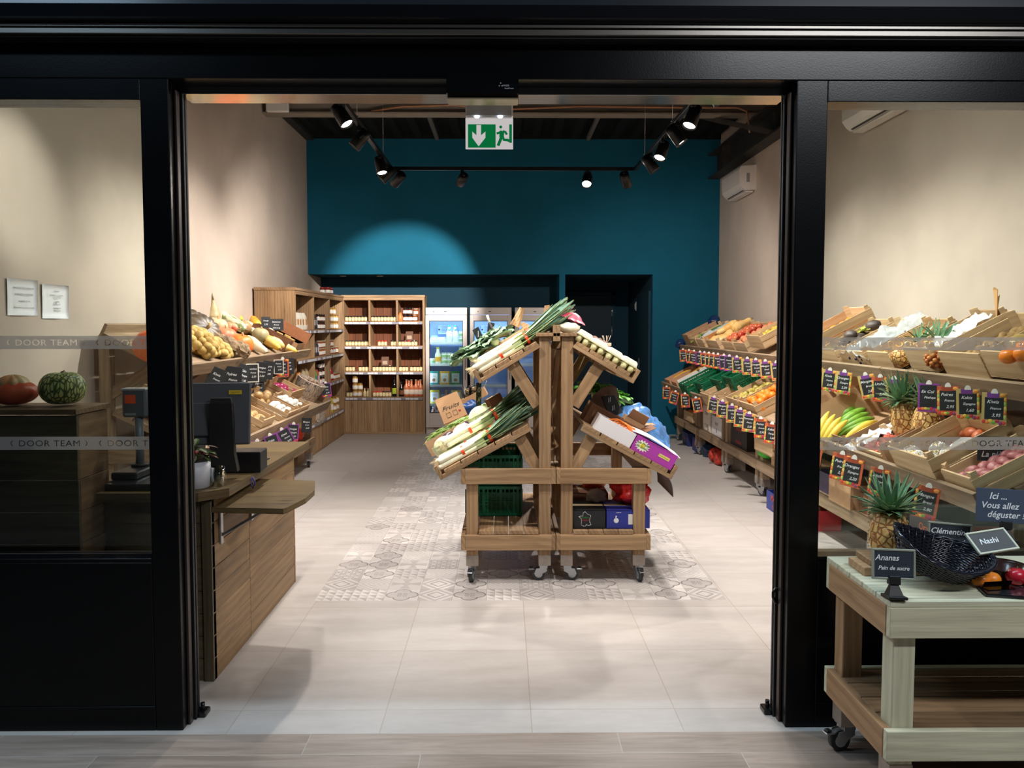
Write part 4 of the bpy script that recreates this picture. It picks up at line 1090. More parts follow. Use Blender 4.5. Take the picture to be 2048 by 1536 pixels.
def price_card(kind, words, lb):
    """hanging A6 card, top centre at the origin, facing -Y"""
    t0 = thing('price_card', lb, 'price card'); w, h = .098, .145
    fc = {'fruit': 'e0b35a', 'veg': 'c9603a', 'purple': '8f3f9e', 'slate': '3b3f40', 'white': 'e9e6da'}[kind]
    G().box(-w/2, w/2, 0, .002, -h, 0, cc(fc) if kind != 'fruit' else P('c9b16a', .6), .0005).build('card', t0)
    g = G(); b = .008 if kind in ('purple', 'white') else (.012 if kind in ('fruit', 'veg') else .001)
    g.box(-w/2+b, w/2-b, -.001, 0, -h+(.024 if kind in ('fruit', 'veg', 'purple') else b), -(.022 if kind in ('fruit', 'veg') else b), P('1f2326', .6), 0)
    if kind in ('fruit', 'veg'): g.box(-w/2+.02, w/2-.03, -.0012, 0, -.024, 0, cc('7c3f93' if kind == 'fruit' else 'a4482c'), 0)
    g.build('dark_panel', t0)
    if kind in ('fruit', 'veg', 'purple'):
        g = G(); r = random.Random(len(words[0])*7+len(kind))
        cs = ['d9463a', 'e8843a', 'f0c94a', '6fae4a', 'c9324a', '8a4a7a']
        for i in range(7): g.ball(.0085, cc(cs[i % 6]), (-w/2+.01+i*.013, -.0004, -h+.013+r.uniform(-.004, .005)), 8, 5, sc=(1, .15, r.uniform(.8, 1.2)))
        if kind != 'purple':
            for i in range(5): g.ball(.009, cc(('e9a94a', '9cc05a', 'e8c860', 'e0803a', 'b7c86a')[i]), (w/2-.006 if kind == 'fruit' else -w/2+.007, -.0004, -.03-i*.02), 8, 5, sc=(.7, .15, 1.2))
            g.ball(.011, cc('f0a24a'), (w/2-.015, -.0006, -.012), 8, 5, sc=(1.2, .15, .8))
        g.build('printed_fruit', t0)
    g = G(); 
    for i, (s, q) in enumerate(zip(words, (.021, .016, .02))): g.text(s, q, Mx.Translation(((-.004, .006, .01)[i], -.0016, (-.048, -.076, -.108)[i])) @ FRONT, CHALK, .3, 'CENTER', .012)
    g.build('chalk_writing', t0)
    if kind != 'slate' and kind != 'white':
        g = G(); g.prism([(.014*cos(a), .022*sin(a)) for a in [pi*j/8 for j in range(9)]], 0, .003, WHT, Mx.Translation((0, -.002, -.004)) @ FRONT @ Mx.Scale(-1, 4, (0, 0, 1))); g.build('clip', t0)
    return t0
_tagp = {}
def tagat(kind, p, rz, lb, grp=None, wi=0, tilt=0, scale=1.0):
    k = (kind, wi)
    if k not in _tagp: _tagp[k] = Pool(price_card(kind, TAGW[wi % len(TAGW)], lb))
    o = _tagp[k](p, (0, tilt, rz), lb, grp, scale); return o
def pile(pool, sl, u0, u1, y0, y1, r, lb, grp, layers=1, jit=.2, n0=.007, scale=1.0, rnd=None, seed=1, skip=0, squash=1.0):
    """countable round things lying in a crate on a sloping tray"""
    q = random.Random(seed); out = []
    for l in range(layers):
        dy = 2*r*1.02; du = dy*.9; nu = max(1, int((u1-u0-2*r*(1+.5*l))/du)+1); ny = max(1, int((y1-y0-2*r*(1+.5*l))/dy)+1)
        for i in range(nu):
            for j in range(ny):
                if q.random() < skip: continue
                u = u0+r*(1+.7*l)+i*du+q.uniform(-jit, jit)*r; y = y0+r*(1+.7*l)+j*dy+(r*.5 if i % 2 and ny > 2 else 0)*.6+q.uniform(-jit, jit)*r
                if y > y1-r*.8: y = y1-r*.8
                o = pool(sl.at(u, y, n0+l*r*1.35*squash), sl.e(q.uniform(0, 6), q.uniform(-.5, .5), q.uniform(-.4, .4)), lb, grp, scale*q.uniform(.9, 1.06)); out.append(o)
    return out
def incrate(c, sl, u, y, rz=0, n=0, **k):
    c.location = sl.at(u, y, n); c.rotation_euler = sl.e(rz, **k); return c
def put(o, p, rot=(0, 0, 0), s=None):
    o.location = p; o.rotation_euler = rot
    if s: o.scale = (s,)*3
    return o
def bag(name, lb, cat, r, m, sc=(1, 1, .8), amp=.35, seed=0, fr=1.6, parts=None, nu=28, nv=18):
    o = V((seed*5.3, seed*1.7, 0)); g = G()
    g.ball(r, m, (0, 0, r*sc[2]*.85), nu, nv, lambda d: 1+amp*nz.noise(d*fr+o)+amp*.5*nz.noise(d*fr*2.7+o), sc=sc)
    return one(g, name, lb, cat)
# ================================================================ central island: left cart
lb = ['front leek bunch on the upper left tray, its green tops crossing over the central posts', 'leek bunch behind the front one on the upper left tray', 'third leek bunch, farthest back and highest of the upper left pile']
put(leek_bunch(lb[0], 6, .70, 1), CLU.at(.0, 4.925, .0), CLU.e(.02))
put(leek_bunch(lb[1], 7, .66, 2), CLU.at(.03, 5.075, .02), CLU.e(.05))
put(leek_bunch(lb[2], 6, .62, 3), CLU.at(.07, 5.21, .0), CLU.e(.04))
lb = ['front leek bunch on the lower left tray, lying along the tray edge', 'second leek bunch on the lower left tray with a long dark leaf', 'leek bunch laid on top of the other two on the lower left tray']
put(leek_bunch(lb[0], 6, .64, 4), CLL.at(.0, 4.925, .0), CLL.e(.0))
put(leek_bunch(lb[1], 6, .68, 5), CLL.at(.02, 5.06, .0), CLL.e(.06))
put(leek_bunch(lb[2], 4, .66, 6), CLL.at(.08, 5.08, .082), CLL.e(.2))
CAB = cabbage('round white cabbage at the low edge of the lower left tray', .078, None, seed=1); put(CAB, CLL.at(.05, 5.2, .02), CLL.e())
put(cabbage('larger white cabbage in the middle of the lower left tray', .085, None, seed=2), CLL.at(.2, 5.2, .02), CLL.e(1))
put(cabbage('pale pointed cabbage near the crate of green beans', .09, None, seed=3), CLL.at(.34, 5.36, .05), CLL.e(2))
AUB = fm('aubergine_skin', '2c1a2c', '47304a', 6, .25)
for p, l in ((CLL.at(.0, 5.3, .06), 'dark purple aubergine tucked behind the round white cabbage'), (CLL.at(.13, 5.3, .07), 'dark purple aubergine between the cabbages and the bean crate')):
    put(gourd('aubergine', l, 'aubergine', [(.01, 0), (.04, .03), (.045, .09), (.032, .16), (.018, .2)], AUB, .03, sm_=P('4c6a35', .6)), p, CLL.e(.4))
BC = carton('long cardboard tray of green beans on the lower left tray', .42, .2, .11, P('c9a27c', .8, var=.06), (0, 0, 0, 0)); incrate(BC, CLL, .13, 5.45, .0, .05)
BEAN = Pool(one(G().tube([(-.06, 0, .004), (-.03, .006, .004), (.02, .004, .004), (.06, -.008, .004)], [.002, .0045, .0045, .002], fm('bean', '7fa04a', 'b9cf86', 10), 5), 'green_bean', 'green bean in the long cardboard tray', 'green bean'))
q = random.Random(5)
for i in range(95): BEAN(CLL.at(.11+q.uniform(-.15, .15), 5.45+q.uniform(-.07, .07), .135+q.uniform(0, .04)), CLL.e(q.uniform(-.7, .7), 0, q.uniform(-.25, .25)), 'slim green bean heaped in the long cardboard tray', 'green beans in the cardboard tray', 1.0)
# paper bag
t0 = thing('paper_bag', 'brown paper bag with handwriting leaning over the bean tray', 'paper bag', at(912, 840, 5.68), (rad(-18), rad(-22), rad(8)))
KR = P('c69a72', .8, var=.05, name='kraft_paper', sc=10)
g = G(); g.loft([[(x*(1-.04*k), y*(1-.3*k), z) for x, y in ((-.09, -.03), (.09, -.03), (.09, .03), (-.09, .03))] for z, k in ((0, 0), (.06, .2), (.13, .6), (.19, 1))], KR, True, True, False); g.build('body', t0)
g = G(); g.text('Fruits', .046, TR(0, -.0275, .085, rad(4)) @ FRONT, INK, .5, sx=1.25)
for b_ in ((-.05, -.02, .03, .065), (.0, .03, .03, .065)): 
    for a, c in (((b_[0], b_[2]), (b_[1], b_[2])), ((b_[1], b_[2]), (b_[1], b_[3])), ((b_[1], b_[3]), (b_[0], b_[3])), ((b_[0], b_[3]), (b_[0], b_[2]))): g.cyl((a[0], -.031, a[1]), (c[0], -.031, c[1]), .0012, INK, 4)
g.ball(.009, P('c23a30'), (.05, -.029, .05), 8, 6, sc=(1, .2, 1)); g.build('printed_mark', t0)
BLUP = film('blue_carrier_plastic', '1f4f9e', 1.0, .35, 18)
put(bag('plastic_bag', 'small blue plastic bag behind the brown paper bag', 'plastic bag', .07, P('23509a', .35), (1.3, .9, .9), .35, 4), at(944, 815, 5.95)-V((0, 0, .05)))
o = carton('small cardboard box carrying clear cups of dates at the back of the lower left tray', .24, .16, .06, CARD, (0, 50, 0, 0), fl=.05); put(o, at(948, 803, 6.0), CLL.e())
CUP = thing('clear_cup', 'clear plastic cup of dates, left one in the small box', 'cup'); G().lathe([(.026, 0), (.036, .085), (.038, .086), (.034, .083), (.025, .003)], CLEAR, None, 16, True, False).build('cup', CUP)
g = G(); 
for i in range(14): a = i*2.4; g.ball(.012, P('7c4a52' if i % 2 else 'd9a86a', .4), (.014*cos(a), .014*sin(a), .014+.0045*i), 8, 5, sc=(1, .7, .7))
g.build('dates', CUP); CP = Pool(CUP)
CP(at(934, 797, 5.96), (0, 0, 0), 'clear plastic cup of dark dates, left one in the small box'); CP(at(947, 794, 5.98), (0, 0, 1), 'clear plastic cup of pale dried fruit, right one in the small box')
o = board('price_board', 'narrow black price board with white strokes standing among the vegetables of the lower left tray', 'sign', .055, .2, [('///', 0, .13, .05), ('//', 0, .06, .05)]); put(o, at(958, 820, 5.72), (0, 0, rad(50)))
put(leafy('lettuce', 'pale green curly lettuce behind the black price board', 'lettuce', .1, 22, leafm('pale_lettuce_leaf', 'dcebb0', '9cc46a', 'c6de92'), 4, .6), at(975, 812, 5.75)-V((0, 0, .04)), CLL.e())
g = G(); q = random.Random(8)
for i in range(16): g.tube([(0, q.uniform(-.045, .045), q.uniform(0, .07)), (.14, q.uniform(-.05, .05), q.uniform(0, .08)), (.3, q.uniform(-.06, .06), q.uniform(.0, .1))], [.011, .013, .008], fm('dark_stalk', '3f4a22', '6b7738', 14), 6)
o = one(g, 'cardoon', 'thick dark green bundle of cardoon stalks under the upper left tray', 'cardoon'); put(o, CLL.at(.3, 5.75, .05), CLL.e(.3))
CEL = fm('celeriac_skin', 'b9a67c', '8d7a55', 20, .8, .8)
t0 = thing('celeriac', 'rough celeriac with leaf stubs beside the central post', 'celeriac'); G().ball(.075, CEL, (0, 0, .07), 18, 12, lambda d: 1+.12*nz.noise(d*4)).build('root', t0); g = G()
for i in range(22): a = i*2.4; g.tube([(.02*cos(a), .02*sin(a), .12), (.045*cos(a)*1.2, .045*sin(a)*1.2, .16+.02*sin(i))], [.004, .001], P('8fa060'), 4)
g.build('leaf_stubs', t0); put(t0, at(1043, 838, 5.3)-V((0, 0, .05)), CLL.e(0, .3))
o = carton('narrow brown carton standing upright under the upper left tray', .1, .09, .2, CARDD, (0, 0, 0, 0), False); put(o, CLL.at(.46, 5.6, .0), CLL.e(.4))
# upper left tray, back
put(leafy('kale', 'large crinkled grey-green kale hanging over the low edge of the upper left tray', 'kale', .17, 30, KALE, 11, .7, upr=.9), CLU.at(-.0, 5.36, .07), CLU.e(0, 0, .1))
put(leafy('kale', 'smaller crinkled kale higher up the upper left tray', 'kale', .15, 28, KALE, 12, .7, upr=.9), CLU.at(.18, 5.33, .09), CLU.e(1))
put(leafy('kale', 'yellowish kale at the far end of the upper left tray', 'kale', .11, 20, leafm('yellow_kale', 'd5dba0', '8a9c55', 'b5bd74'), 13, .8), CLU.at(.1, 5.55, .07), CLU.e(2))
o = crate('wooden crate of green lettuce at the back of the upper left tray', .34, .3, .1, None); incrate(o, CLU, .27, 5.72)
for i, (u, y) in enumerate(((.17, 5.66), (.27, 5.75), (.36, 5.68))): put(leafy('lettuce', ('small green lettuce, lowest in the wooden crate', 'small green lettuce in the middle of the wooden crate', 'small green lettuce, highest in the wooden crate')[i], 'lettuce', .075, 16, CHARD, 20+i, .5), CLU.at(u, y, .05), CLU.e(i))
o = board('price_board', 'small tilted black price board on a stick above the kale, left one', 'sign', .05, .09, [('/', 0, .03, .05)]); put(o, at(962, 680, 5.4), (0, rad(-28), rad(30)))
o = board('price_board', 'small black price board on a stick above the kale, right one', 'sign', .05, .08, [('/', .01, .02, .05)]); put(o, at(980, 668, 5.5), (0, rad(10), rad(30)))
g = G(); g.tube([(0, 0, 0), (.02, 0, .12)], .006, P('2c2c2e'), 8); g.tube([(.02, 0, .12), (.032, 0, .17)], .008, WHT, 8); one(g, 'marker_pen', 'black and white marker pen standing among the kale', 'pen', at(993, 678, 5.35), (0, rad(-32), 0))
for i, (a, b_) in enumerate((((1030, 652), .13), ((1098, 640), .1))):
    g = G(); g.grid(lambda u, v: ((u-.5)*.07*(1-.5*v), .01*sin(u*5+v*3), v*b_), 4, 5, CARD, False, .003)
    put(one(g, 'cardboard_flap', ('pointed piece of cardboard sticking up behind the upper leeks', 'small piece of cardboard between the leek tops and the post')[i], 'cardboard'), at(*a, 5.35), (0, rad(22-30*i), 0))

# ================================================================ central island: right cart
EGG = fm('egg_pulp', 'cfc98c', 'e6e1ac', 14, .85)
def egg_carton(lb):
    t0 = thing('egg_carton', lb, 'egg carton'); g = G()
    for i in range(2):
        for j in range(3): g.lathe([(.011, 0), (.019, .004), (.025, .042)], EGG, Mx.Translation(((i-.5)*.05, (j-1)*.05, 0)), 10)
    g.box(-.053, .053, -.078, .078, .041, .046, EGG, .002); g.build('tray', t0)
    g = G(); rr = [(-.05, .0), (-.044, .026), (-.036, .031), (.036, .031), (.044, .026), (.05, .0)]
    g.loft([[(x*k, y, .047+z*kz) for x, z in rr] for y, k, kz in ((-.076, 1, .2), (-.07, 1, .9), (-.06, .97, 1), (.06, .97, 1), (.07, 1, .9), (.076, 1, .2))], P('efecd8', .8), True, True, False); g.build('lid', t0); return t0
EC = Pool(egg_carton('egg carton'))
nm4 = ['lowest', 'second lowest', 'second highest', 'highest']
for i in range(4): EC(CRU.at(.058+.108*i, 4.925, .0), CRU.e(), 'yellow egg carton with white lid, front row, '+nm4[i].split(',')[0])
for i in range(4): EC(CRU.at(.058+.108*i, 5.09, .0), CRU.e(), 'pale egg carton in the row behind the front ones, '+nm4[i].split(',')[0])
g = G(); g.grid(lambda u, v: ((u-.5)*.16, (v-.5)*.12, .02+.05*sin(pi*u)*sin(pi*v)+.012*nz.noise(V((u*5, v*5, 1)))), 14, 12, P('d9506a', .4), True, .002)
put(one(g, 'plastic_bag', 'pink plastic bag on top of the right central post', 'plastic bag'), (.42, 4.95, 1.61), (0, rad(22), 0))
g = G(); g.ball(.05, P('f1ecd2', .4, var=.05), (0, 0, .03), 20, 12, lambda d: 1+.2*nz.noise(d*2), sc=(1.4, 1, .65)); put(one(g, 'radish_pack', 'white bulb wrapped in film beneath the pink bag', 'packed vegetable'), (.40, 4.9, 1.553))
MESHB = fm('brown_net', '4c3228', '7a5a4a', 60, .8, .5)
put(bag('root_heap', 'brown earthy heap of roots behind the egg cartons', 'root vegetables', .11, MESHB, (1.7, 1.1, .55), .3, 9, 3), CRU.at(.22, 5.5, .0), CRU.e())
g = G(); q = random.Random(3)
for i in range(9): a = q.uniform(0, 6); g.tube([(0, 0, 0), (.02*cos(a), .01, .02), (.03*cos(a), .02*sin(a), .05)], .001, P('d9c6b5'), 3)
g.box(-.03, .03, -.02, .02, -.02, .0, P('e3cdb4', .6)); put(one(g, 'twine_bundle', 'pale twine ends poking up behind the egg cartons', 'twine'), at(1213, 686, 5.3))
MAG = P('b23fa8', .5, name='magenta_carton')
def decor_box(t0, L, W, H, yf):
    g = G(); ST = P('f2f0d8', .6); pts = []
    for i in range(28): a = 2*pi*i/28; rr = .044 if i % 2 else .03; pts.append((rr*cos(a)*1.15, rr*sin(a)*.85))
    g.prism(pts, 0, .0006, ST, Mx.Translation((-.085, yf, H*.5)) @ FRONT); g.ball(.017, P('f3dc50'), (-.085, yf-.0006, H*.5), 12, 6, sc=(1, .04, 1)); g.build('starburst', t0)
    g = G(); 
    for s, z in (('Les Fruits', .008), ('du Soleil', -.014)): g.text(s, .021, Mx.Translation((-.085, yf-.0022, H*.5+z)) @ FRONT, P('5d8a4a'), .15, bold=.02)
    g.text('LES FRUITS DU SOLEIL - QUALITE', .0095, Mx.Translation((.02, yf-.001, H*.9)) @ FRONT, P('5a1c58'), 0, sx=1.3); g.build('printed_words', t0)
    g = G(); g.box(.03, .105, yf-.001, yf, H*.42, H*.62, P('f0e078', .5), 0); g.text('Fruits Passion', .013, Mx.Translation((.067, yf-.0016, H*.48)) @ FRONT, P('33402a'), .2); g.build('yellow_sticker', t0)
o = carton('magenta fruit carton with starburst print and white lid on the lower right tray', .285, .2, .1, MAG, (0, 0, 0, 0)); decor_box(o, .285, .2, .1, -.1005)
G().grid(lambda u, v: ((u-.5)*.34-.01, (v-.5)*.2, .105+.012*sin(u*4)+.01*v), 8, 4, PAPER, True, .003).build('white_lid', o)
def face_front(o, sl, u, y, n=0):
    o.location = sl.at(u, y, n); e = (Mx.Rotation(sl.t, 3, 'Y') if sl.sx < 0 else Mx.Rotation(-sl.t, 3, 'Y')).to_euler(); o.rotation_euler = e; return o
face_front(o, CRL, .15, 4.95)
o = carton('plain white open box with orange netting on the lower right tray', .25, .2, .095, P('e9e4e6', .6), (0, 0, 0, 0)); face_front(o, CRL, .425, 4.95)
ORN = P('f07a20', .4)
g = G()
for i in range(7): a = q.uniform(-.5, .5); g.tube([(-.1+.02*i, -.04, .0), (-.04+.02*i, -.03+a*.03, .035), (.03+.01*i, -.04, .03), (.06, -.06, .0)], .004, ORN, 6)
face_front(one(g, 'orange_netting', 'loose orange netting curling out of the white box', 'netting'), CRL, .4, 4.95, .085)
o = carton('long brown cardboard box behind the white box on the lower right tray', .4, .22, .13, CARDD, (0, 40, 0, 0), fl=.07); face_front(o, CRL, .4, 5.2)
o = carton('light open cardboard carton tipped between the brown box and the blue bag', .14, .12, .1, CARD, (0, 60, 30, 0), fl=.07); face_front(o, CRL, .26, 5.33, .06)
g = G(); g.loft([[(x*k, y, z) for x, y in ((-.09, -.03), (.08, -.04), (.09, .03), (-.08, .03))] for z, k in ((0, 1), (.08, 1.05), (.15, .7), (.19, .15))], P('6d584b', .7, var=.1), True, True, False)
put(one(g, 'paper_bag', 'dark brown crumpled paper bag beside the black chalk sign', 'paper bag'), CRL.at(.5, 5.28, .1), (0, rad(28), 0))
o = board('chalk_sign', 'black chalk sign with white strokes leaning on the lower right tray', 'sign', .085, .2, [('///', 0, .15, .03), ('//', 0, .1, .04), ('//', 0, .04, .04)]); put(o, CRL.at(.40, 5.22, .13), (rad(-10), rad(-25), 0))
for i, (u, y, r_) in enumerate(((.50, 5.55, .17), (.36, 5.62, .16), (.22, 5.68, .13))):
    put(leafy('leaf_lettuce', ('big bright green leaf lettuce nearest the post on the lower right tray', 'bright green leaf lettuce in the middle behind the black sign', 'bright green leaf lettuce nearest the blue bag')[i], 'lettuce', r_, 26, CHARD, 30+i, .7, upr=.8), at(*((1190, 800, 5.5), (1212, 806, 5.6), (1236, 815, 5.7))[i]), (0, rad(15), i))
BLUF = film('blue_translucent_film', '5d97d8', .82, .22, 9)
def sheet(u, v):
    x = (u-.5)*.5; y = (v-.5)*.4; z = .20*math.exp(-((x+.12)**2+y*y)*26)+.12*math.exp(-((x-.14)**2+(y-.02)**2)*40)+.04*nz.noise(V((u*4, v*4, 2)))+.03*nz.noise(V((u*11, v*11, 5)))
    return (x, y, z-.03*abs(x)-.25*max(0, abs(y)-.13)-.3*max(0, abs(x)-.2))
put(one(G().grid(sheet, 46, 34, BLUF, True, .0008), 'plastic_sheet', 'crumpled translucent blue plastic sheet over the back of the lower right tray', 'plastic sheet'), CRL.at(.12, 5.6, .07), CRL.e(pi, 0, 0), .88)
put(carton('small cardboard box peeping out of the blue plastic', .07, .1, .08, CARD, (0, 0, 0, 0), False), CRL.at(.03, 5.62, .0), CRL.e())
g = G(); g.grid(lambda u, v: (u*.12, v*.5, -.08*u*u-.0), 6, 2, P('8d8580', .7), True, .003)
put(one(g, 'card_sheet', 'grey curved card hanging off the low edge of the lower right tray', 'card'), (1.015, 4.9, .66), (0, rad(38), 0))
# bottoms of the carts
PC1 = plastic_crate('dark green plastic crate standing under the left cart, upper one', .37, .5, .2); put(PC1, (-.065, 5.46, .538))
PC2 = dup(PC1, label='dark green plastic crate standing under the left cart, lower one'); put(PC2, (-.065, 5.46, .331))
o = carton('black flat box with a map outline of France under the right cart', .195, .3, .115, P('1d1e22', .5), (0, 0, 0, 0), False); put(o, (.535, 5.03, .331))
FRp = [(-.3, .9), (0, 1.1), (.35, .75), (.9, .55), (.75, .1), (.7, -.3), (.95, -.75), (.5, -.85), (.2, -.75), (0, -1.0), (-.6, -.8), (-.55, -.2), (-.6, .1), (-1.0, .4), (-.6, .5), (-.35, .45)]
g = G()
for i in range(len(FRp)): a, b_ = FRp[i], FRp[(i+1) % len(FRp)]; g.cyl((a[0]*.04-.03, -.1515, a[1]*.045+.058), (b_[0]*.04-.03, -.1515, b_[1]*.045+.058), .0012, P('d9d9d9', .5), 4)
g.build('map_outline', o); g = G(); g.text('POMMES', .013, Mx.Translation((-.03, -.151, .064)) @ FRONT, P('3d8a3a')); g.text('FRANCE', .013, Mx.Translation((-.03, -.151, .048)) @ FRONT, P('c03a2a')); g.build('printed_words', o)
o = carton('blue flat box with a white label under the right cart', .27, .3, .115, P('2b3690', .45), (0, 0, 0, 0), False); put(o, (.775, 5.03, .331))
g = G(); g.box(.0, .085, -.1505, -.15, .025, .09, P('dcd6d2', .6), 0); g.ball(.016, PAPER, (-.075, -.1505, .05), 10, 6, sc=(1, .05, 1)); g.cyl((-.078, -.151, .06), (-.075, -.151, .08), .004, PAPER, 5); g.text('JARDIN', .009, Mx.Translation((-.06, -.151, .098)) @ FRONT, PAPER); g.build('printed_label', o)
REDP = film('red_net_plastic', 'd4201c', 1, .25, 20)
put(bag('net_bag', 'shiny red net bag lying on the blue box', 'bag', .1, REDP, (1.1, 1, .95), .45, 14, 1.8), (.82, 5.06, .45))
ORP = film('orange_film', 'e8591a', .9, .3, 16)
put(bag('plastic_bag', 'orange plastic bag behind the black box under the right cart', 'plastic bag', .07, ORP, (1.3, .8, .9), .4, 16), (.62, 5.42, .48))
o = carton('brown cardboard box at the back under the right cart', .3, .3, .14, CARDD, (0, 0, 0, 0), False); put(o, (.55, 5.42, .331))
put(bag('plastic_bag', 'clear crumpled plastic bag on the black box under the right cart', 'plastic bag', .05, film('clear_film', 'dcdcdc', .45, .15, 25), (1.2, .8, .8), .5, 17), (.60, 5.13, .447))
ONI = fm('onion_skin', 'b5764a', 'd9a878', 9, .4)
put(spud('onion', 'single pink onion lying beside the blue box at the cart edge', 'onion', .035, fm('shallot', 'b98078', 'd9ada0', 8), (1, 1, 1)), (.885, 5.45, .331))
# ================================================================ squashes on the back counter by the window
TURB = fm('turban_lower', 'c8452c', 'e0693f', 5, .4); TOPC = fm('turban_top', 'd9a06a', 'e8d2a4', 9, .45, 0, .4, .55)
t0 = thing('turban_squash', 'big red turban squash with striped crown on the dark cabinet by the left window', 'squash', (-2.15+.0, 3.46, 1.25))
G().ball(.098, TURB, (0, 0, .06), 40, 14, lambda d: 1-.05*abs(cos(3.5*math.atan2(d.y, d.x)))**5, sc=(1.05, .92, .58)).build('body', t0)
g = G(); g.ball(.07, TOPC, (0, 0, .095), 40, 14, lambda d: 1-.14*abs(cos(4.5*math.atan2(d.y, d.x)))**3, sc=(1, 1, .62)); g.build('crown', t0)
t0.location = at(28, 807, 3.45); t0.location.z = 1.25; t0.scale = (.98,)*3
FIG = vm('figleaf_gourd_skin', '3f5a23', 'cfd98e', 70, (.03, .2), .4, (1, 1, .35), .1)
o = pumpkin('figleaf_gourd', 'round green netted gourd on the dark cabinet by the left window', 'gourd', .094, FIG, 12, .015, .88, P('8c7b4e'), .05); o.location = at(126, 807, 3.45); o.location.z = 1.25

# ================================================================ sales counter things
g = thing('checkout_screen', 'dark grey checkout touchscreen on the counter seen from behind', 'monitor', (-1.47, 3.78, .87), (0, 0, rad(10)))
DG = P('4b4f55', .45, name='dark_grey_plastic')
M = TR(.03, .0, .305, rad(-14), 0, 0)
b = G(); b.obox((0, 0, 0), (.44, .03, .30), DG, M, .008); b.obox((0, -.022, -.03), (.3, .025, .16), DG, M, .01); b.build('screen_housing', g)
b = G(); b.obox((.15, -.018, .1), (.06, .002, .02), P('c9b02a', .5), M, 0); b.text('GARANTIE', .0085, M @ TR(.15, -.0195, .097) @ FRONT, INK); b.build('yellow_sticker', g)
b = G(); b.loft([[(x*k, y+dy, z) for x, y in ((-.055, -.02), (.055, -.02), (.06, .02), (-.06, .02))] for z, k, dy in ((.035, 1.25, -.05), (.12, 1.0, -.05), (.36, .9, -.055), (.385, .8, -.05))], BLKM, True, True, False); b.build('stand', g).location = (.125, 0, 0)
b = G(); b.obox((-.03, .02, .018), (.24, .2, .035), BLKM, None, .006); b.build('base', g)
one(G().box(-.085, .085, -.07, .07, 0, .105, P('15171b', .35), .004), 'cash_box', 'black cash box under the checkout screen', 'cash box', (-1.292, 3.96, .87), (0, 0, rad(3)))
one(G().box(-.13, .13, -.13, .13, 0, .03, P('1a1c20', .35), .004), 'card_scanner_base', 'flat black electronic box on the counter seen through the left window', 'electronic box', (-1.63, 3.60, .87), (0, 0, 0))
one(G().box(-.1, .1, -.08, .08, 0, .13, P('14181b', .4), .004), 'printer', 'black receipt printer on the counter behind the left glass', 'printer', (-1.64, 4.0, .87), (0, 0, 0))
t0 = thing('kitchen_scale', 'black stepped weighing scale on the near left end of the counter', 'scale', (-1.705, 3.62, .87))
G().box(-.06, .075, -.11, .11, 0, .035, P('25282c', .4), .006).build('base', t0); G().box(-.055, .06, -.09, .1, .036, .07, P('1b1e22', .4), .006).build('platform', t0)
t0 = thing('customer_display', 'grey customer display with an orange sticker on a pole', 'display', (-1.705, 3.7, .942))
G().cyl((0, 0, 0), (0, 0, .012), .04, BLKM, 16).build('foot', t0); G().tube([(0, 0, .01), (0, 0, .24)], .019, P('6c6f74', .4), 10).build('pole', t0)
b = G(); b.box(-.065, .045, -.03, .03, .23, .36, P('55585e', .45), .008); b.box(-.067, .047, -.032, .032, .355, .365, P('a9acb0', .4), .003); b.build('head', t0); b = G(); b.box(-.05, .0, -.0315, -.03, .295, .335, P('e2572c', .5), 0); b.build('orange_sticker', t0)
b = G(); b.box(-.05, .0, -.033, -.028, .24, .25, P('8f9296', .4), .001); b.build('slot', t0)
t0 = thing('cable_tangle', 'tangle of black and white cables and a keyboard edge behind the screen', 'cables', (-1.6, 3.9, .875)); q = random.Random(4); b = G()
for k in range(5):
    a = [(q.uniform(-.1, .15), q.uniform(-.12, .02), q.uniform(.003, .05)) for i in range(7)]; a = [V(p) for p in a]; pts = []
    for i in range(6):
        for s in range(5): u = s/5; pts.append(a[i].lerp(a[i+1], u*u*(3-2*u)))
    b.tube(pts, .0022, P('c9cdd2') if k % 2 else BLKM, 5)
b.build('cable', t0); G().box(-.02, .3, .06, .2, 0, .02, P('d5d6d8', .4), .002).build('keyboard', t0)
one(G().ball(.03, BLKM, (0, 0, .018), 16, 8, sc=(1, 1.7, .6)), 'computer_mouse', 'black computer mouse on the counter beside the cash box', 'mouse', (-1.305, 4.05, .87), (0, 0, rad(15)))
one(G().ball(.026, BLKM, (0, 0, .016), 14, 8, sc=(1, 1.9, .6)).box(-.02, .02, -.06, .06, 0, .008, BLKM), 'handheld_scanner', 'black handheld barcode scanner lying behind the mouse', 'scanner', (-1.315, 4.25, .87), (0, 0, rad(-20)))
one(G().box(-.03, .03, -.045, .045, 0, .001, PAPER, 0), 'receipt', 'small white receipt at the edge of the counter', 'receipt', (-1.262, 3.98, .8705), (0, 0, rad(-8)))
t0 = thing('glass_tumbler', 'clear glass tumbler on the counter corner beside the plant', 'glass', (-1.30, 3.58, .87)); G().lathe([(.0005, .004), (.026, .004), (.030, .088), (.032, .088), (.0275, 0), (.0005, 0)], CLEAR, None, 22, True, False).build('tumbler', t0)
one(G().tube([(0, 0, 0), (.012, 0, -.03), (0, 0, -.055), (-.012, 0, -.03), (0, 0, 0)], .004, P('4a3f8a', .5), 6).tube([(0, 0, .0), (.004, .006, -.05)], .003, P('d5d5e0', .3), 5), 'key_loop', 'purple and white key loop hanging from the counter edge', 'keys', (-1.222, 3.83, .862))
t0 = thing('potted_plant', 'white pot with red-berried leafy plant on the counter behind the left post', 'plant', (-1.395, 3.545, .87))
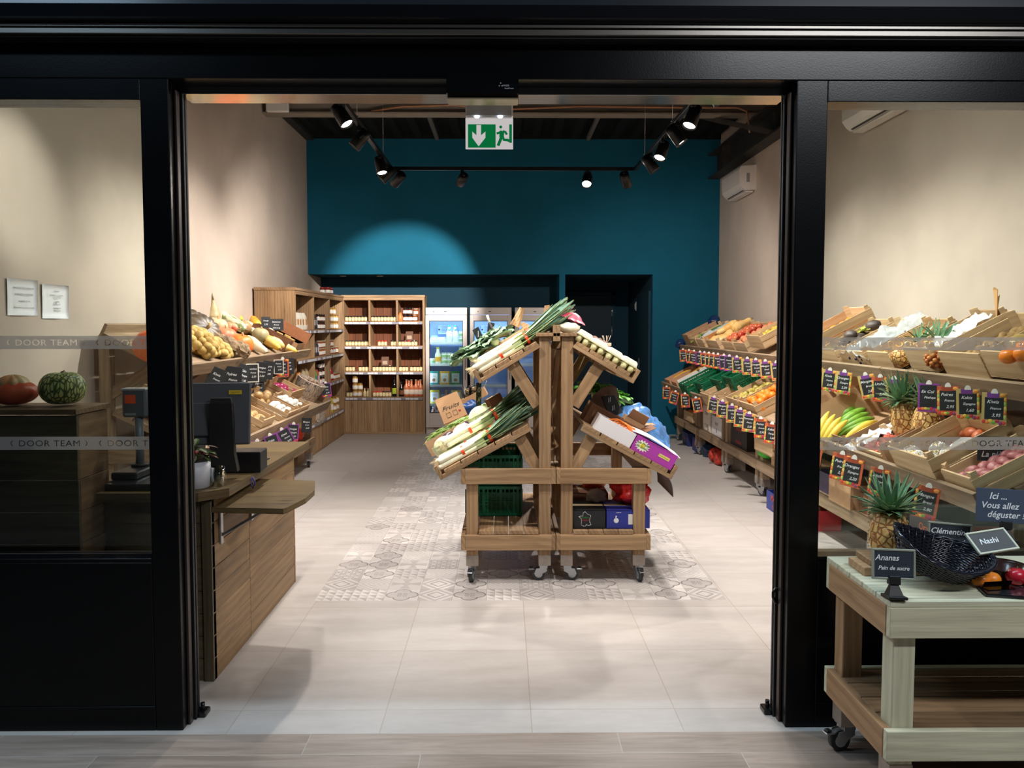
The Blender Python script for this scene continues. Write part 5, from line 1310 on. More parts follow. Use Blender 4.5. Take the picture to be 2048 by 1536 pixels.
G().lathe([(.0005, .004), (.06, 0), (.068, .004), (.072, .06), (.0735, .122), (.070, .122), (.066, .1), (.0005, .1)], P('c9ccd4', .4, name='white_glazed_pot'), None, 28, True, False).build('pot', t0)
g = G(); q = random.Random(6); PL1 = leafm('holly_leaf', '93a06a', '2f4a24', '4c6a34'); PL2 = leafm('bronze_leaf', '8f7a5a', '50302a', '6e4638')
for i in range(46):
    az = i*2.4; L = q.uniform(.04, .065); R0 = q.uniform(.0, .065); z0 = q.uniform(.12, .19); el = q.uniform(-.5, .7)
    def fn(u, v, az=az, L=L, R0=R0, z0=z0, el=el):
        w_ = .017*math.sin(pi*min(.97, .06+u*.94))**.7*(v-.5)*2; o = R0+L*u*cos(el); return (o*cos(az)-w_*sin(az), o*sin(az)+w_*cos(az), z0+L*u*sin(el)-.012*u*u+abs(v-.5)*.006)
    g.grid(fn, 5, 4, PL1 if i % 3 else PL2, True, .0006)
g.build('foliage', t0); g = G()
for i in range(22): az = i*2.4+.5; rr = q.uniform(.0, .06); g.tube([(0, 0, .1), (rr*.6*cos(az), rr*.6*sin(az), .14), (rr*cos(az), rr*sin(az), .165)], .0014, P('6b3a2e'), 4)
g.build('twigs', t0)
for i in range(11): az = i*2.4+1; rr = .03+.038*((i*7) % 5)/5; G().ball(.0065, P('c31f2c', .25, name='berry_red'), (rr*cos(az), rr*sin(az), .15+.006*(i % 4)), 10, 7).build('berry', t0)
one(G().cyl((0, 0, 0), (0, 0, .1), .018, P('8d9094', .3, .7), 12).cyl((0, 0, .1), (0, 0, .17), .012, CLEAR, 10).tube([(0, 0, .1), (-.03, 0, .07), (-.04, 0, .04)], .006, P('a9acb0', .3, .8), 6), 'bottle_pourer', 'metal and clear plastic dispenser beside the post, on the printer', 'dispenser', (-1.575, 3.98, 1.0), (0, 0, 0))

# ================================================================ left stands: squashes and gourds
GY = lambda n, a, b_, s=6: fm(n, a, b_, s, .45)
def lp(px, py, n, sl=LU): return sl.hit(px, py, n)
RS = [
 ('pumpkin', 'orange ribbed pumpkin at the near end of the left stand seen through the window glass', 'pumpkin', (314, 694), .15, GY('orange_pumpkin', 'e2602c', 'ee7d3f'), 9, .1, .8),
 ('pumpkin', 'dark ribbed brown pumpkin, uppermost at the near end of the left display', 'pumpkin', (385, 650), .15, GY('brown_pumpkin', '443b2d', '655a46', 12), 12, .12, .62),
 ('pumpkin', 'large grey-brown ribbed pumpkin with a pale stalk facing the aisle', 'pumpkin', (405, 664), .17, GY('grey_brown_pumpkin', '473d2f', '695c48', 10), 12, .13, .6),
 ('squash', 'pale orange squash behind the grey-brown pumpkin', 'squash', (434, 652), .10, GY('pale_orange', 'eeb184', 'f3cba2'), 8, .08, .85),
 ('squash', 'orange squash above the warty gourd', 'squash', (449, 672), .11, GY('orange_squash', 'e8704a', 'f2936a', 4), 7, .05, .8),
 ('turban_squash', 'small red and cream turban squash in the middle of the left display', 'squash', (462, 655), .07, GY('red_cream', 'c94e2e', 'e8c89a', 9), 8, .16, .8),
 ('red_kuri_squash', 'bright orange kuri squash resting on the front lip of the left display', 'squash', (482, 690), .105, GY('kuri', 'e2611f', 'f08a3e', 5), 6, .02, 1.0),
 ('gourd', 'round pale green-brown gourd in front of the yellow squashes', 'gourd', (521, 670), .085, GY('olive_gourd', 'a39a72', 'beb48a', 4), 6, .02, .95),
 ('gourd', 'brown pear-shaped gourd with curled black stalk', 'gourd', (488, 654), .075, GY('brown_gourd', 'a9825a', 'c7a67a', 5), 6, .02, .95),
 ('squash', 'tiny yellow squash near the cardboard boxes of the left display', 'squash', (547, 672), .05, GY('tiny_yellow', 'e2a92a', 'f4d25a'), 6, .06, .9),
 ('squash', 'small bumpy yellow squash behind the round pale gourd', 'squash', (517, 657), .055, GY('bumpy_yellow', 'dca23a', 'efd07a'), 8, .1, .9),
]
for nm_, l, c, (px, py), r_, m, rb, dp, fl in RS:
    o = pumpkin(nm_, l, c, r_, m, rb, dp, fl, P('c7a878', .7), .22); n = r_*fl*.93
    c_ = lp(px, py, n); d_ = V((.75, -.45, .5)).normalized() if nm_ in ('pumpkin',) and 'orange' not in l else V((.25, -.1, 1)).normalized()
    qd = d_.to_track_quat('Z', 'X'); o.rotation_euler = qd.to_euler(); o.location = c_-(qd.to_matrix() @ V((0, 0, n)))
STR = fm('striped_gourd', '8a9a62', 'f0ecc8', 30, .45, 0, .42, .52, 2, 60, (.25, 1, 1)); YEL = GY('yellow_squash', 'eba61e', 'f7cf52', 4); CRM = GY('cream_squash', 'e9d9a8', 'f5edcf', 4); WRT = fm('warty_skin', '6f5a42', 'a18a6b', 26, .85, .9)
GP = [(.012, 0), (.05, .03), (.058, .09), (.05, .16), (.035, .22), (.03, .27), (.012, .3)]
LG = [('bottle_gourd', 'pale bottle gourd with long upright stalk at the very top of the left display', 'gourd', (436, 632), [(.01, 0), (.06, .03), (.07, .08), (.05, .14), (.02, .2), (.012, .23)], GY('bottle_gourd', 'b7a274', 'd3c394', 4), (0, -1.1, .3), .11),
 ('striped_gourd', 'long green-striped cream gourd lying near the top of the left display', 'gourd', (464, 644), [(.02, 0), (.055, .05), (.062, .15), (.06, .26), (.045, .34), (.01, .37)], STR, (0, 0, 2.75), .03),
 ('yellow_squash', 'yellow squash topmost against the left wall', 'squash', (474, 630), GP, YEL, (0, .1, 2.3), .02),
 ('yellow_squash', 'long bright yellow squash beside the black price boards', 'squash', (510, 644), [(.02, 0), (.045, .04), (.05, .14), (.048, .22), (.01, .26)], YEL, (0, .05, 2.2), .02),
 ('striped_gourd', 'short striped green and cream gourd beside the brown pear-shaped gourd', 'gourd', (500, 657), GP, STR, (0, 0, 2.2), .04),
 ('warty_gourd', 'long brown warty squash lying down to the front lip of the left display', 'squash', (452, 690), [(.03, 0), (.07, .04), (.078, .12), (.07, .22), (.06, .34), (.035, .4)], WRT, (0, .02, .28), 0),
 ('butternut_squash', 'cream butternut squash next to the kuri squash at the front lip', 'squash', (512, 691), GP, CRM, (0, .0, 2.7), .02),
 ('cream_squash', 'white and yellow squash in front of the round pale gourd', 'squash', (545, 687), GP, fm('cream_yellow', 'f0e3a8', 'e8b83e', 5), (0, 0, 2.4), .02),
 ('cream_squash', 'white and yellow squash nearest the cardboard boxes', 'squash', (566, 691), GP, fm('cream_yellow2', 'f3ecc4', 'edc757', 5), (0, 0, 3.4), .02),
 ('cream_squash', 'pale cream squash behind the round pale gourd', 'squash', (538, 668), GP, CRM, (0, 0, 1.9), .02)]
for nm_, l, c, (px, py), prof, m, (rx, ry, rz), st in LG:
    o = gourd(nm_, l, c, prof, m, st, 0, 22, .02 if m is WRT else 0); L = prof[-1][1]; rm = max(p_[0] for p_ in prof)
    if 'bottle' in nm_:
        ct = lp(px, py, .10); o.rotation_euler = (0, rad(-88), rad(-30)); o.location = ct-V((.07*0, 0, .08))
    else:
        e = LU.e(rz, 0, ry); o.rotation_euler = e; o.location = lp(px, py, rm)-(e.to_matrix() @ V((L/2, 0, rm)))
# potato nets
POT = fm('netted_potato', 'a98a45', 'd3b56c', 14, .7, .4)
def netbag(lb, r0, n, seed, sc):
    t0 = thing('net_bag', lb, 'net bag'); q = random.Random(seed); g = G()
    for i in range(n):
        k = (i+.5)/n; th = math.acos(1-1.25*k); az = i*2.4; d = V((sin(th)*cos(az), sin(th)*sin(az), cos(th))); rr = q.uniform(.03, .043)
        p = V((d.x*r0*sc[0], d.y*r0*sc[1], d.z*r0*sc[2]+r0*sc[2]*.35)); g.ball(rr, POT, p, 10, 7, sc=(q.uniform(.9, 1.35), q.uniform(.9, 1.3), 1))
    g.ball(r0*.9, POT, (0, 0, r0*sc[2]*.4), 16, 10, sc=(sc[0], sc[1], sc[2]*.9)); g.build('potatoes', t0)
    G().tube([(r0*sc[0]*.9, 0, r0*.2), (r0*sc[0]*1.1, .02, r0*.1), (r0*sc[0]*1.2, .0, -.02)], [.012, .006, .01], P('b7a77c', .8), 6).build('net_tail', t0); return t0
put(netbag('big net bag of yellow potatoes nearest the left door post', .15, 46, 1, (1, 1.0, .7)), lp(386, 697, .02), LU.e(0))
put(netbag('smaller net bag of yellow potatoes beside the warty squash', .10, 26, 2, (1, 1.0, .7)), lp(428, 706, .01), LU.e(.4))
# cardboard end of the left display
o = carton('open brown carton of packets at the far end of the left display, its flap raised', .36, .3, .1, CARD, (0, 0, 0, 0)); incrate(o, LU, .22, 8.6)
G().box(-.2, .2, .0, .004, 0, .16, P('a8704c', .8, var=.06)).build('flap', o).location = (0, -.15, .06)
PK = Pool(one(G().box(-.035, .035, -.025, .025, 0, .1, P('c9a55c', .6)).box(-.025, .025, -.026, -.025, .03, .08, P('e6d5a8'), 0), 'packet', 'small kraft packet standing in the open carton of the left display', 'packet'))
for i in range(3): PK(LU.at(.14+.07*i, 8.52+.08*(i % 2), .01), LU.e(.2*i), 'small kraft packet standing in the open carton of the left display', 'packets in the open carton')
o = carton('long brown carton lying behind the yellow squashes of the left display', .4, .2, .13, CARDD, (0, 0, 0, 0)); incrate(o, LU, .26, 8.2)
BL = lambda a, b_, c: [(a, 0, .085, .022), (b_, 0, .055, .02), (c, 0, .022, .02)]
put(board('price_board', 'large black price board standing against the left bookcase side', 'sign', .15, .125, BL('Butternut', 'France', '2,50 le kg')), at(553, 661, 8.55), (0, 0, rad(28)))
put(board('price_board', 'small black price board left of the large one on the left display', 'sign', .09, .115, [('Courge', 0, .07, .018), ('2,50', 0, .03, .022)]), at(532, 656, 8.2), (0, 0, rad(35)))
# cards hanging from the upper lip
def lipcard(kind, px, sl, lb, wi, rz, grp=None, tilt=0, u=-.06, n=.055, sc=1.0, py=None):
    """hang a card from a tray lip at the photo column px"""
    base = V((sl.x, 0, sl.z))+sl.a*u+sl.n*n; d = ray(px, 700); t = base.x/d.x; p = V((base.x, d.y*t, base.z)); return tagat(kind, p, rz, lb, grp, wi, tilt, sc)
T = [('slate', 440, 'long pale-brown price card hanging at a slant near the potato nets', 3, rad(35), rad(25), 1.25), ('slate', 466, 'large grey slate price card below the warty squash', 1, rad(25), rad(8), 1.5), ('slate', 490, 'narrow grey card seen almost edge on below the kuri squash', 2, rad(70), rad(15), 1.3),
     ('white', 504, 'white-framed black price card below the cream butternut', 0, rad(30), 0, 1.1), ('slate', 524, 'plain dark price card right of the white-framed one', 4, rad(30), rad(8), 1.2), ('slate', 538, 'dark tilted price card in the middle of the left upper lip', 5, rad(35), rad(10), 1.15),
     ('white', 557, 'half-hidden white-framed card behind the fruit-bordered one', 1, rad(30), 0, .95), ('veg', 565, 'fruit-bordered price card near the far end of the left upper lip', 6, rad(28), 0, 1.2), ('slate', 577, 'dark price card farthest along the left upper lip', 7, rad(28), 0, 1.1)]
for k, px, l, wi, rz, tl, sc in T: lipcard(k, px, LU, l, wi, rz, None, tl, sc=sc)

# lower left tray
BRO = fm('brown_onion', 'b58a55', 'dcbd8a', 10, .4); KIW = fm('small_potato', 'b7935c', 'cfae78', 14, .75); BEE = fm('beetroot', '6d2a38', '8f4350', 9, .6)
PO = Pool(round_fruit('yellow_onion', 'onion', 'onion', .045, BRO, True, .95, .08)); PP = Pool(spud('potato', 'potato', 'potato', .034, KIW)); PR = Pool(round_fruit('red_onion', 'onion', 'onion', .042, fm('red_onion', '8a1d45', 'b84a72', 7, .25), False, .9, .08))
PG = Pool(round_fruit('garlic_bulb', 'garlic', 'garlic', .03, P('f3efe8', .5, var=.05), True, .9, .1))
c = crate('pale crate of potatoes on the left lower tray, seen through the window glass', .46, .3, .14); incrate(c, LL, .44, 5.6, 0, .05)
pile(PP, LL, .24, .64, 5.48, 5.73, .034, 'potato in the crate behind the left glass', 'potatoes in the near left crate', 1, n0=.07, seed=2)
c = crate('wooden crate of round beige potatoes on the left lower tray behind the screen', .46, .34, .13); incrate(c, LL, .24, 6.55, 0)
pile(PP, LL, .04, .44, 6.41, 6.7, .036, 'round beige potato in the crate behind the screen', 'potatoes behind the screen', 2, n0=.012, seed=3)
c = crate('wooden crate of onions and garlic on the left lower tray', .46, .36, .1); incrate(c, LL, .24, 7.35, 0)
pile(PO, LL, .26, .46, 7.19, 7.52, .045, 'large yellow onion high in the onion and garlic crate', 'yellow onions', 2, n0=.012, seed=4)
pile(PG, LL, .03, .24, 7.19, 7.52, .031, 'white garlic bulb at the low edge of the onion crate', 'garlic bulbs', 2, n0=.012, seed=5)
c = crate('wooden crate of white shallots and garlic heads beside the red onion crate', .3, .36, .1); incrate(c, LL, .16, 7.78, 0)
pile(PG, LL, .02, .3, 7.62, 7.94, .032, 'white garlic head in the crate below the red onions', 'garlic heads', 2, n0=.012, seed=6)
c = crate('shallow pale crate of red onions on the left lower tray', .3, .5, .11); incrate(c, LL, .36, 8.15, 0, .03)
pile(PR, LL, .24, .5, 7.95, 8.35, .042, 'shiny red onion in the shallow pale crate', 'red onions', 1, n0=.05, seed=7)
put(board('price_board', 'grey sloping board with white writing standing behind the onions', 'sign', .2, .2, []), LL.at(.5, 7.4, .0), (rad(-8), 0, rad(30)))
put(board('price_board', 'black upright price board with three lines in front of the grey board', 'sign', .105, .17, [('Oignon', 0, .12, .024), ('France', 0, .08, .022), ('1,80 le kg', 0, .03, .018)]), LL.at(.42, 7.62, .02), (rad(-5), 0, rad(30)))
o = one(G().lathe([(.07, 0), (.11, .09), (.125, .1), (.105, .085), (.065, .005)], P('7a6a58', .8, var=.2), None, 26, True, False, lambda a, z: 1+.02*sin(a*13+z*200)), 'wicker_basket', 'small dark wicker basket behind the red onions', 'basket'); put(o, LL.at(.5, 8.45, .02))
t0 = thing('paper_basket', 'round basket woven from strips of newspaper at the far end of the left lower tray', 'basket'); NEWS = vm('newsprint', '4c4844', 'cdbcab', 55, (.0, .1), .8, (1, 1, .2), 0)
G().lathe([(.13, 0), (.15, .1), (.165, .2), (.155, .205), (.14, .1), (.12, .01)], NEWS, None, 40, False, False, lambda a, z: 1+.03*sin(a*20)).build('wall', t0)
g = G()
for i in range(26): a = i*2.4; rr = .02+.11*(i/26); g.tube([(rr*cos(a+s*.5), rr*sin(a+s*.5), .17+.03*sin(i+s)) for s in range(5)], .009, P('a88f78', .8, var=.25), 5, flat=.5)
g.build('paper_curls', t0); put(t0, LL.at(.24, 8.72, .0), LL.e())
T = [('purple', 511, 'purple-edged price card nearest the counter on the left lower lip', 1, rad(30), rad(8), 1.15), ('purple', 537, 'purple-framed card tilting left on the left lower lip', 2, rad(30), rad(-18), 1.15), ('purple', 561, 'purple-framed card swinging steeply below the garlic', 3, rad(30), rad(-28), 1.15), ('purple', 585, 'purple-framed card hanging straight below the red onion crate', 4, rad(30), rad(6), 1.1), ('slate', 612, 'plain black card on the far part of the left lower lip', 5, rad(28), rad(4), 1.0)]
for k, px, l, wi, rz, tl, sc in T: lipcard(k, px, LL, l, wi, rz, None, tl, n=.07, sc=sc)
tagat('purple', LL.at(.12, 8.86, .22), rad(25), 'purple-framed card clipped to the newspaper basket', None, 6, rad(-6), 1.1)
# things under the left stands
put(bag('net_bag', 'red net bag on the shelf under the left stand', 'net bag', .11, REDP, (.9, 1, 1.2), .3, 21), (-2.3, 8.05, .335))
put(bag('net_bag', 'orange-red net bag with white edge near the caster of the left stand', 'net bag', .12, film('coral_net', 'e2401f', 1, .3, 18), (1, 1, .9), .2, 22), (-2.28, 8.5, .335))
put(carton('white printed carton standing behind the red net bag', .1, .12, .25, P('cfc6be', .6, var=.1), (0, 0, 0, 0), False), (-2.4, 8.35, .335))
put(carton('brown cardboard box hanging between the two trays of the left stand', .3, .34, .2, CARDD, (0, 0, 0, 0), False), (-2.5, 6.9, .335))
# ================================================================ right stands: fruit
AP1 = Pool(round_fruit('apple', 'apple', 'apple', .037, fm('apple_red', 'b92c2a', 'e3975a', 7, .3), True, .9, .18)); AP2 = Pool(round_fruit('apple', 'apple', 'apple', .037, fm('apple_yellow', 'd9b13a', 'e8cf62', 6, .3), True, .9, .18))
ORG = Pool(round_fruit('orange', 'orange', 'orange', .038, fm('orange_peel', 'e8801c', 'f29a35', 20, .45, .5), False, .97, .06)); CLE = Pool(round_fruit('clementine', 'clementine', 'clementine', .028, fm('clementine_peel', 'ec7a16', 'f4962e', 20, .35, .3), False, .85, .1))
PEA = Pool(spud('peach', 'fruit', 'fruit', .034, fm('peach_skin', 'd9674a', 'f0b47a', 6, .6), (1, 1, .95))); PEAR = Pool(gourd('pear', 'pear', 'pear', [(.012, 0), (.034, .02), (.036, .045), (.022, .08), (.012, .095)], fm('pear_skin', 'b9a24a', 'd9c76a', 9, .4), .02))
MAN = Pool(spud('mango', 'mango', 'mango', .048, fm('mango_skin', 'a98a4a', 'c9a862', 5, .4), (1.35, 1, .8))); KIW2 = Pool(spud('kiwi', 'kiwi', 'kiwi', .028, fm('kiwi_skin', '8a6a3c', 'a98754', 18, .85), (1.25, 1, .95)))
KAK = Pool(round_fruit('persimmon', 'persimmon', 'persimmon', .042, fm('persimmon_skin', 'ee7a14', 'f79a3a', 5, .3), True, .85, .1)); LYC = Pool(one(G().ball(.018, fm('lychee_skin', 'a8392c', 'd9694a', 30, .6, .8), (0, 0, .017), 8, 6), 'lychee', 'lychee', 'lychee'))
CRT = {}
def rcrate(sl, Y, lb, u=.28, L=.48, W=.34, H=.12, n=0, rx=0, rz=0, slats=2):
    o = crate(lb, L, W, H, None, None, slats); incrate(o, sl, u, Y, rz, n, rx=rx); return o
o = carton('far cardboard box with printed artichokes at the end of the upper right tray', .42, .3, .16, CARD, (0, 0, 0, 0)); incrate(o, RU, .28, 10.65)
g = G()
for i, x in enumerate((-.12, -.04, .05, .13)): g.ball(.028, P('a3473c' if i == 1 else '6b5a48'), (x, .1505, .085), 10, 6, sc=(1, .03, 1)) if i in (1, 2) else g.cyl((x, .151, .05), (x+.02, .151, .12), .002, INK, 4)
g.build('printed_artichokes', o); o.rotation_euler = RU.e(pi); 
put(bag('plastic_bag', 'dark blue plastic bag behind the artichoke box', 'plastic bag', .09, P('16325f', .35), (1, .8, .9), .4, 31), RU.at(.5, 10.75, .06)); put(bag('plastic_bag', 'dark blue plastic bag hanging at the low corner of the artichoke box', 'plastic bag', .06, P('16325f', .35), (1, .8, 1.1), .4, 32), RU.at(-.02, 10.85, .0))
rcrate(RU, 10.2, 'wooden crate of courgettes and green vegetables, far upper right tray')
CZ = Pool(gourd('courgette', 'courgette', 'courgette', [(.012, 0), (.022, .02), (.024, .12), (.02, .17), (.01, .185)], fm('courgette_skin', '2f6b34', '5c9a52', 9, .35), .015, sm_=P('7aa04a', .6)))
for i in range(7): CZ(RU.at(.2+.05*(i % 3), 10.08+.04*i, .03+.03*(i % 2)), RU.e(.1*(i-3)), 'dark green courgette in the far crate of the upper right tray', 'courgettes')
put(leafy('leafy_greens', 'yellow-green leafy bunch at the low end of the courgette crate', 'leafy vegetable', .11, 18, leafm('yg_leaf', 'e2e38a', '5f9a3a', 'b5c552'), 41, .6), RU.at(.13, 10.2, .05), RU.e())
rcrate(RU, 9.83, 'wooden crate lined with film and white paper on the upper right tray')
FILM2 = film('clear_wrap', 'e8eef0', .5, .12, 14); 
put(one(G().grid(lambda u, v: ((u-.5)*.44, (v-.5)*.3, .05+.04*nz.noise(V((u*5, v*5, 3)))+.03*sin(pi*v)), 22, 16, FILM2, True, .0006), 'plastic_wrap', 'crumpled clear wrap over the crate beside the butternuts', 'plastic wrap'), RU.at(.3, 9.83, .06), RU.e())
for i in range(4): put(spud('yellow_turnip', ('pale yellow turnip under the clear wrap, lowest', 'pale yellow turnip under the clear wrap, left', 'pale yellow turnip under the clear wrap, right', 'pale yellow turnip under the clear wrap, highest')[i], 'turnip', .045, fm('turnip', 'e5c766', 'f0e0a0', 5), (1.1, 1, .9), i), RU.at(.12+.09*i, 9.76+.1*(i % 2), .01), RU.e())
o = rcrate(RU, 9.22, 'wooden crate of butternut squashes on the upper right tray', .28, .5, .5, .12)
put(one(G().box(-.24, .24, -.003, .003, 0, .14, P('c07a3a', .8)), 'card_divider', 'orange-brown card divider between the wrap and the butternuts', 'card'), RU.at(.28, 9.5, .02), RU.e())
BNT = GY('butternut', 'e0a850', 'f0cd8a', 4)
for i, (u, y, rz) in enumerate(((.03, 9.32, .15), (.05, 9.14, -.1), (.2, 9.25, .1), (.28, 9.1, .3), (.27, 9.4, 2.9))):
    put(gourd('butternut_squash', ('butternut squash at the low end of the right crate, farther one', 'butternut squash at the low end of the right crate, nearer one', 'butternut squash in the middle of the right crate', 'butternut squash high in the right crate, nearer the apples', 'butternut squash high in the right crate, farther one')[i], 'squash', [(.012, 0), (.055, .03), (.065, .08), (.05, .14), (.038, .2), (.036, .26), (.012, .29)], BNT, .02), RU.at(u if rz < 2 else u+.2, y, .012+.06*(i > 2)), RU.e(rz))
SPEC = [ # tray, Y, pool, r, W, label of crate, label of fruit, group, layers, n, H, u
 (RU, 8.62, AP1, .038, .4, 'wooden crate of red apples beside the butternuts', 'red apple in the crate beside the butternuts', 2, 0, .11, .28),
 (RU, 8.17, PEA, .035, .4, 'wooden crate of pinkish fruit in the middle of the upper right tray', 'pinkish fruit in the middle crate of the upper right tray', 2, 0, .11, .28),
 (RU, 7.66, AP2, .038, .42, 'raised wooden crate of yellow apples next to the right door post', 'yellow apple in the raised crate by the door post', 1, .06, .13, .30),
 (RU, 6.35, ORG, .039, .4, 'steeply raised wooden crate just right of the door post', 'orange in the raised crate just right of the door post', 1, .05, .16, .33),
 (RU, 4.22, KIW2, .029, .4, 'large wooden crate of kiwis in the upper row near the right edge', 'brown kiwi in the upper crate near the right edge', 2, .0, .14, .30),
 (RU, 3.82, MAN, .05, .38, 'large wooden crate of tan mangoes at the right edge of the view', 'tan mango in the rightmost upper crate', 2, .02, .14, .30),
 (RL, 7.62, PEAR, .034, .44, 'wooden crate of pears on the lower right tray before the door post', 'pear in the lower crate before the door post', 1, 0, .13, .26),
 (RL, 7.12, ORG, .038, .44, 'wooden crate of oranges on the lower right tray before the door post', 'orange in the lower crate before the door post', 2, 0, .13, .26),
 (RL, 4.78, LYC, .018, .42, 'shallow wooden crate of lychees below the pineapples', 'red-brown lychee in the shallow crate below the pineapples', 2, 0, .08, .14),
]
for sl, Y, pool, r_, W, cl, fl_, ly_, n_, H, u in SPEC:
    L = .48 if sl is RU or u > .2 else .26
    rcrate(sl, Y, cl, u, L, W, H, n_); pile(pool, sl, u-L/2+.02, u+L/2-.02, Y-W/2+.015, Y+W/2-.015, r_, fl_, fl_, ly_, n0=n_+.012+(.03 if r_ > .03 else 0), seed=int(Y*10))
# avocados and leaves, grapes, mirabelles
rcrate(RU, 5.93, 'wooden crate of dark avocados left of the wrapped grapes', .28, .5, .34, .12)
AVO = Pool(spud('avocado', 'avocado', 'avocado', .042, fm('avocado_skin', '3f3330', '6b5a50', 9, .5), (1.5, 1, .9)))
for i, (u, y) in enumerate(((.12, 5.87), (.2, 5.98), (.28, 5.86), (.36, 5.97), (.24, 5.9), (.4, 5.85))): AVO(RU.at(u, y, .05+.05*(i > 3)), RU.e(i*.4), 'dark brown avocado in the crate left of the wrapped grapes', 'avocados', 1.05)
put(leafy('leaf_sprig', 'yellow-green leaf sprig lying at the top of the avocados', 'leaves', .07, 9, leafm('lime_leaf', 'e8ea9a', 'a9b83a', 'd3d65a'), 42, .4), RU.at(.36, 5.9, .1), RU.e())
put(leafy('leaf_sprig', 'yellow-green leaf sprig lying below the avocados', 'leaves', .06, 8, leafm('lime_leaf2', 'e8ea9a', 'a9b83a', 'd3d65a'), 43, .4), RU.at(.08, 5.98, .07), RU.e())
rcrate(RU, 5.5, 'wooden crate of dark grapes wrapped in clear film', .28, .5, .4, .12)
GRP = one(G(), 'grape_bunch', 'grapes', 'grapes'); bpy.data.objects.remove(GRP); g = G(); q = random.Random(2); GM = P('33263a', .25, var=.3)
for i in range(60): k = i/60; a = i*2.4; g.ball(.011, GM, ((k-.5)*.15, .035*(1.1-k)*cos(a), .03+.028*(1.1-k)*sin(a)), 7, 5)
GRP = Pool(one(g, 'grape_bunch', 'grapes', 'grapes'))
for i in range(9): GRP(RU.at(.1+.09*(i % 5), 5.4+.14*(i//5)+.03*(i % 2), .04), RU.e(i*.7), 'bunch of dark grapes under the clear film', 'dark grape bunches')
put(one(G().grid(lambda u, v: ((u-.5)*.56, (v-.5)*.42, .13+.05*nz.noise(V((u*6, v*6, 7)))+.03*nz.noise(V((u*15, v*15, 7)))-.12*abs(v-.5)**1.5), 30, 22, film('shiny_wrap', 'eef2f4', .38, .08, 30), True, .0006), 'plastic_wrap', 'shiny crumpled clear film over the dark grapes', 'plastic wrap'), RU.at(.3, 5.5, .0), RU.e())
rcrate(RU, 5.12, 'wooden crate of small yellow fruit beside the wrapped grapes', .28, .48, .3, .12)
MIR = Pool(one(G().ball(.016, P('e3a83a', .35), (0, 0, .016), 8, 6), 'yellow_plum', 'plum', 'plum')); pile(MIR, RU, .08, .44, 5.0, 5.26, .017, 'small yellow fruit in the crate beside the wrapped grapes', 'small yellow fruits', 1, n0=.055, seed=9)
rcrate(RU, 4.62, 'wooden crate with white paper and ginger behind the upper pineapples', .3, .5, .3, .14, .02)
put(one(G().grid(lambda u, v: ((u-.5)*.4, (v-.5)*.2, .09+.05*nz.noise(V((u*7, v*7, 9)))+.05*u), 16, 10, P('e6e2da', .6), True, .001), 'wrapping_paper', 'white crumpled paper in the crate behind the upper pineapples', 'paper'), RU.at(.3, 4.64, .02), RU.e())
put(one(G().grid(lambda u, v: ((u-.5)*.12, .02*sin(u*4)*v, v*.16+.02*sin(u*6)*v), 8, 8, P('c99a62', .8), True, .003), 'cardboard_flap', 'curled piece of cardboard sticking up above the upper pineapples', 'cardboard'), RU.at(.52, 4.56, .12), (0, rad(10), rad(60)))
PNP = []
def pine(lb, loc, rot, seed, sc=1.0): o = pineapple(lb, seed); o.location = loc; o.rotation_euler = rot; o.scale = (sc,)*3; return o
pine('upper pineapple with crown spread against the wall, left one', RU.at(.04, 4.93, .065), RU.e(0, 0, rad(82)), 1, 1.1)
pine('upper pineapple with crown spread against the wall, right one', RU.at(.06, 4.74, .065), RU.e(.1, 0, rad(80)), 2, 1.15)
NUT = fm('clementine_net', 'a0551e', 'c98240', 30, .5, .5)
g = G(); g.ball(.055, NUT, (0, 0, .06), 12, 8)
for i in range(46): k = (i+.5)/46; th = math.acos(1-2*k); g.ball(.014, NUT, (.062*sin(th)*cos(i*2.4), .06*sin(th)*sin(i*2.4), .06-.05*cos(th)), 8, 5)
put(one(g, 'net_of_nuts', 'round net of brown nuts hanging over the upper lip by the pineapples', 'nuts'), RU.at(.06, 4.5, .03))
for i, (u, y) in enumerate(((.06, 3.66), (.12, 3.72), (.03, 3.72), (.15, 3.64))): KAK(RU.at(u, y, .13), RU.e(i), 'orange persimmon at the right edge of the view, upper tray', 'persimmons', 1.1)
# far lower tray
for i, (Y, l) in enumerate(((10.62, 'far cardboard tray of yellow squash on the lower right tray'), (10.2, 'second cardboard tray of orange peppers on the lower right tray'))):
    incrate(carton(l, .46, .3, .11, P('c99a76', .8, var=.05), (0, 0, 0, 0)), RL, .24, Y)
YSQ = Pool(gourd('yellow_courgette', 'courgette', 'courgette', [(.012, 0), (.026, .03), (.028, .1), (.018, .16), (.01, .18)], P('f0b92e', .35), .012))
for i in range(8): YSQ(RL.at(.08+.1*(i % 3), (10.54 if i < 5 else 10.12)+.05*(i % 3), .03+.03*(i % 2)), RL.e(.15*(i-3)), 'yellow courgette in the far cardboard trays of the lower row', 'yellow courgettes')
put(one(G().box(-.22, .22, -.004, .004, 0, .12, WHT), 'card_divider', 'white card edge between the far cardboard trays', 'card'), RL.at(.25, 10.0, .02), RL.e())
put(carton('open brown box at the back of the far lower right tray', .2, .2, .14, CARDD, (0, 60, 0, 50), fl=.1), RL.at(.5, 10.5, .08), RL.e())
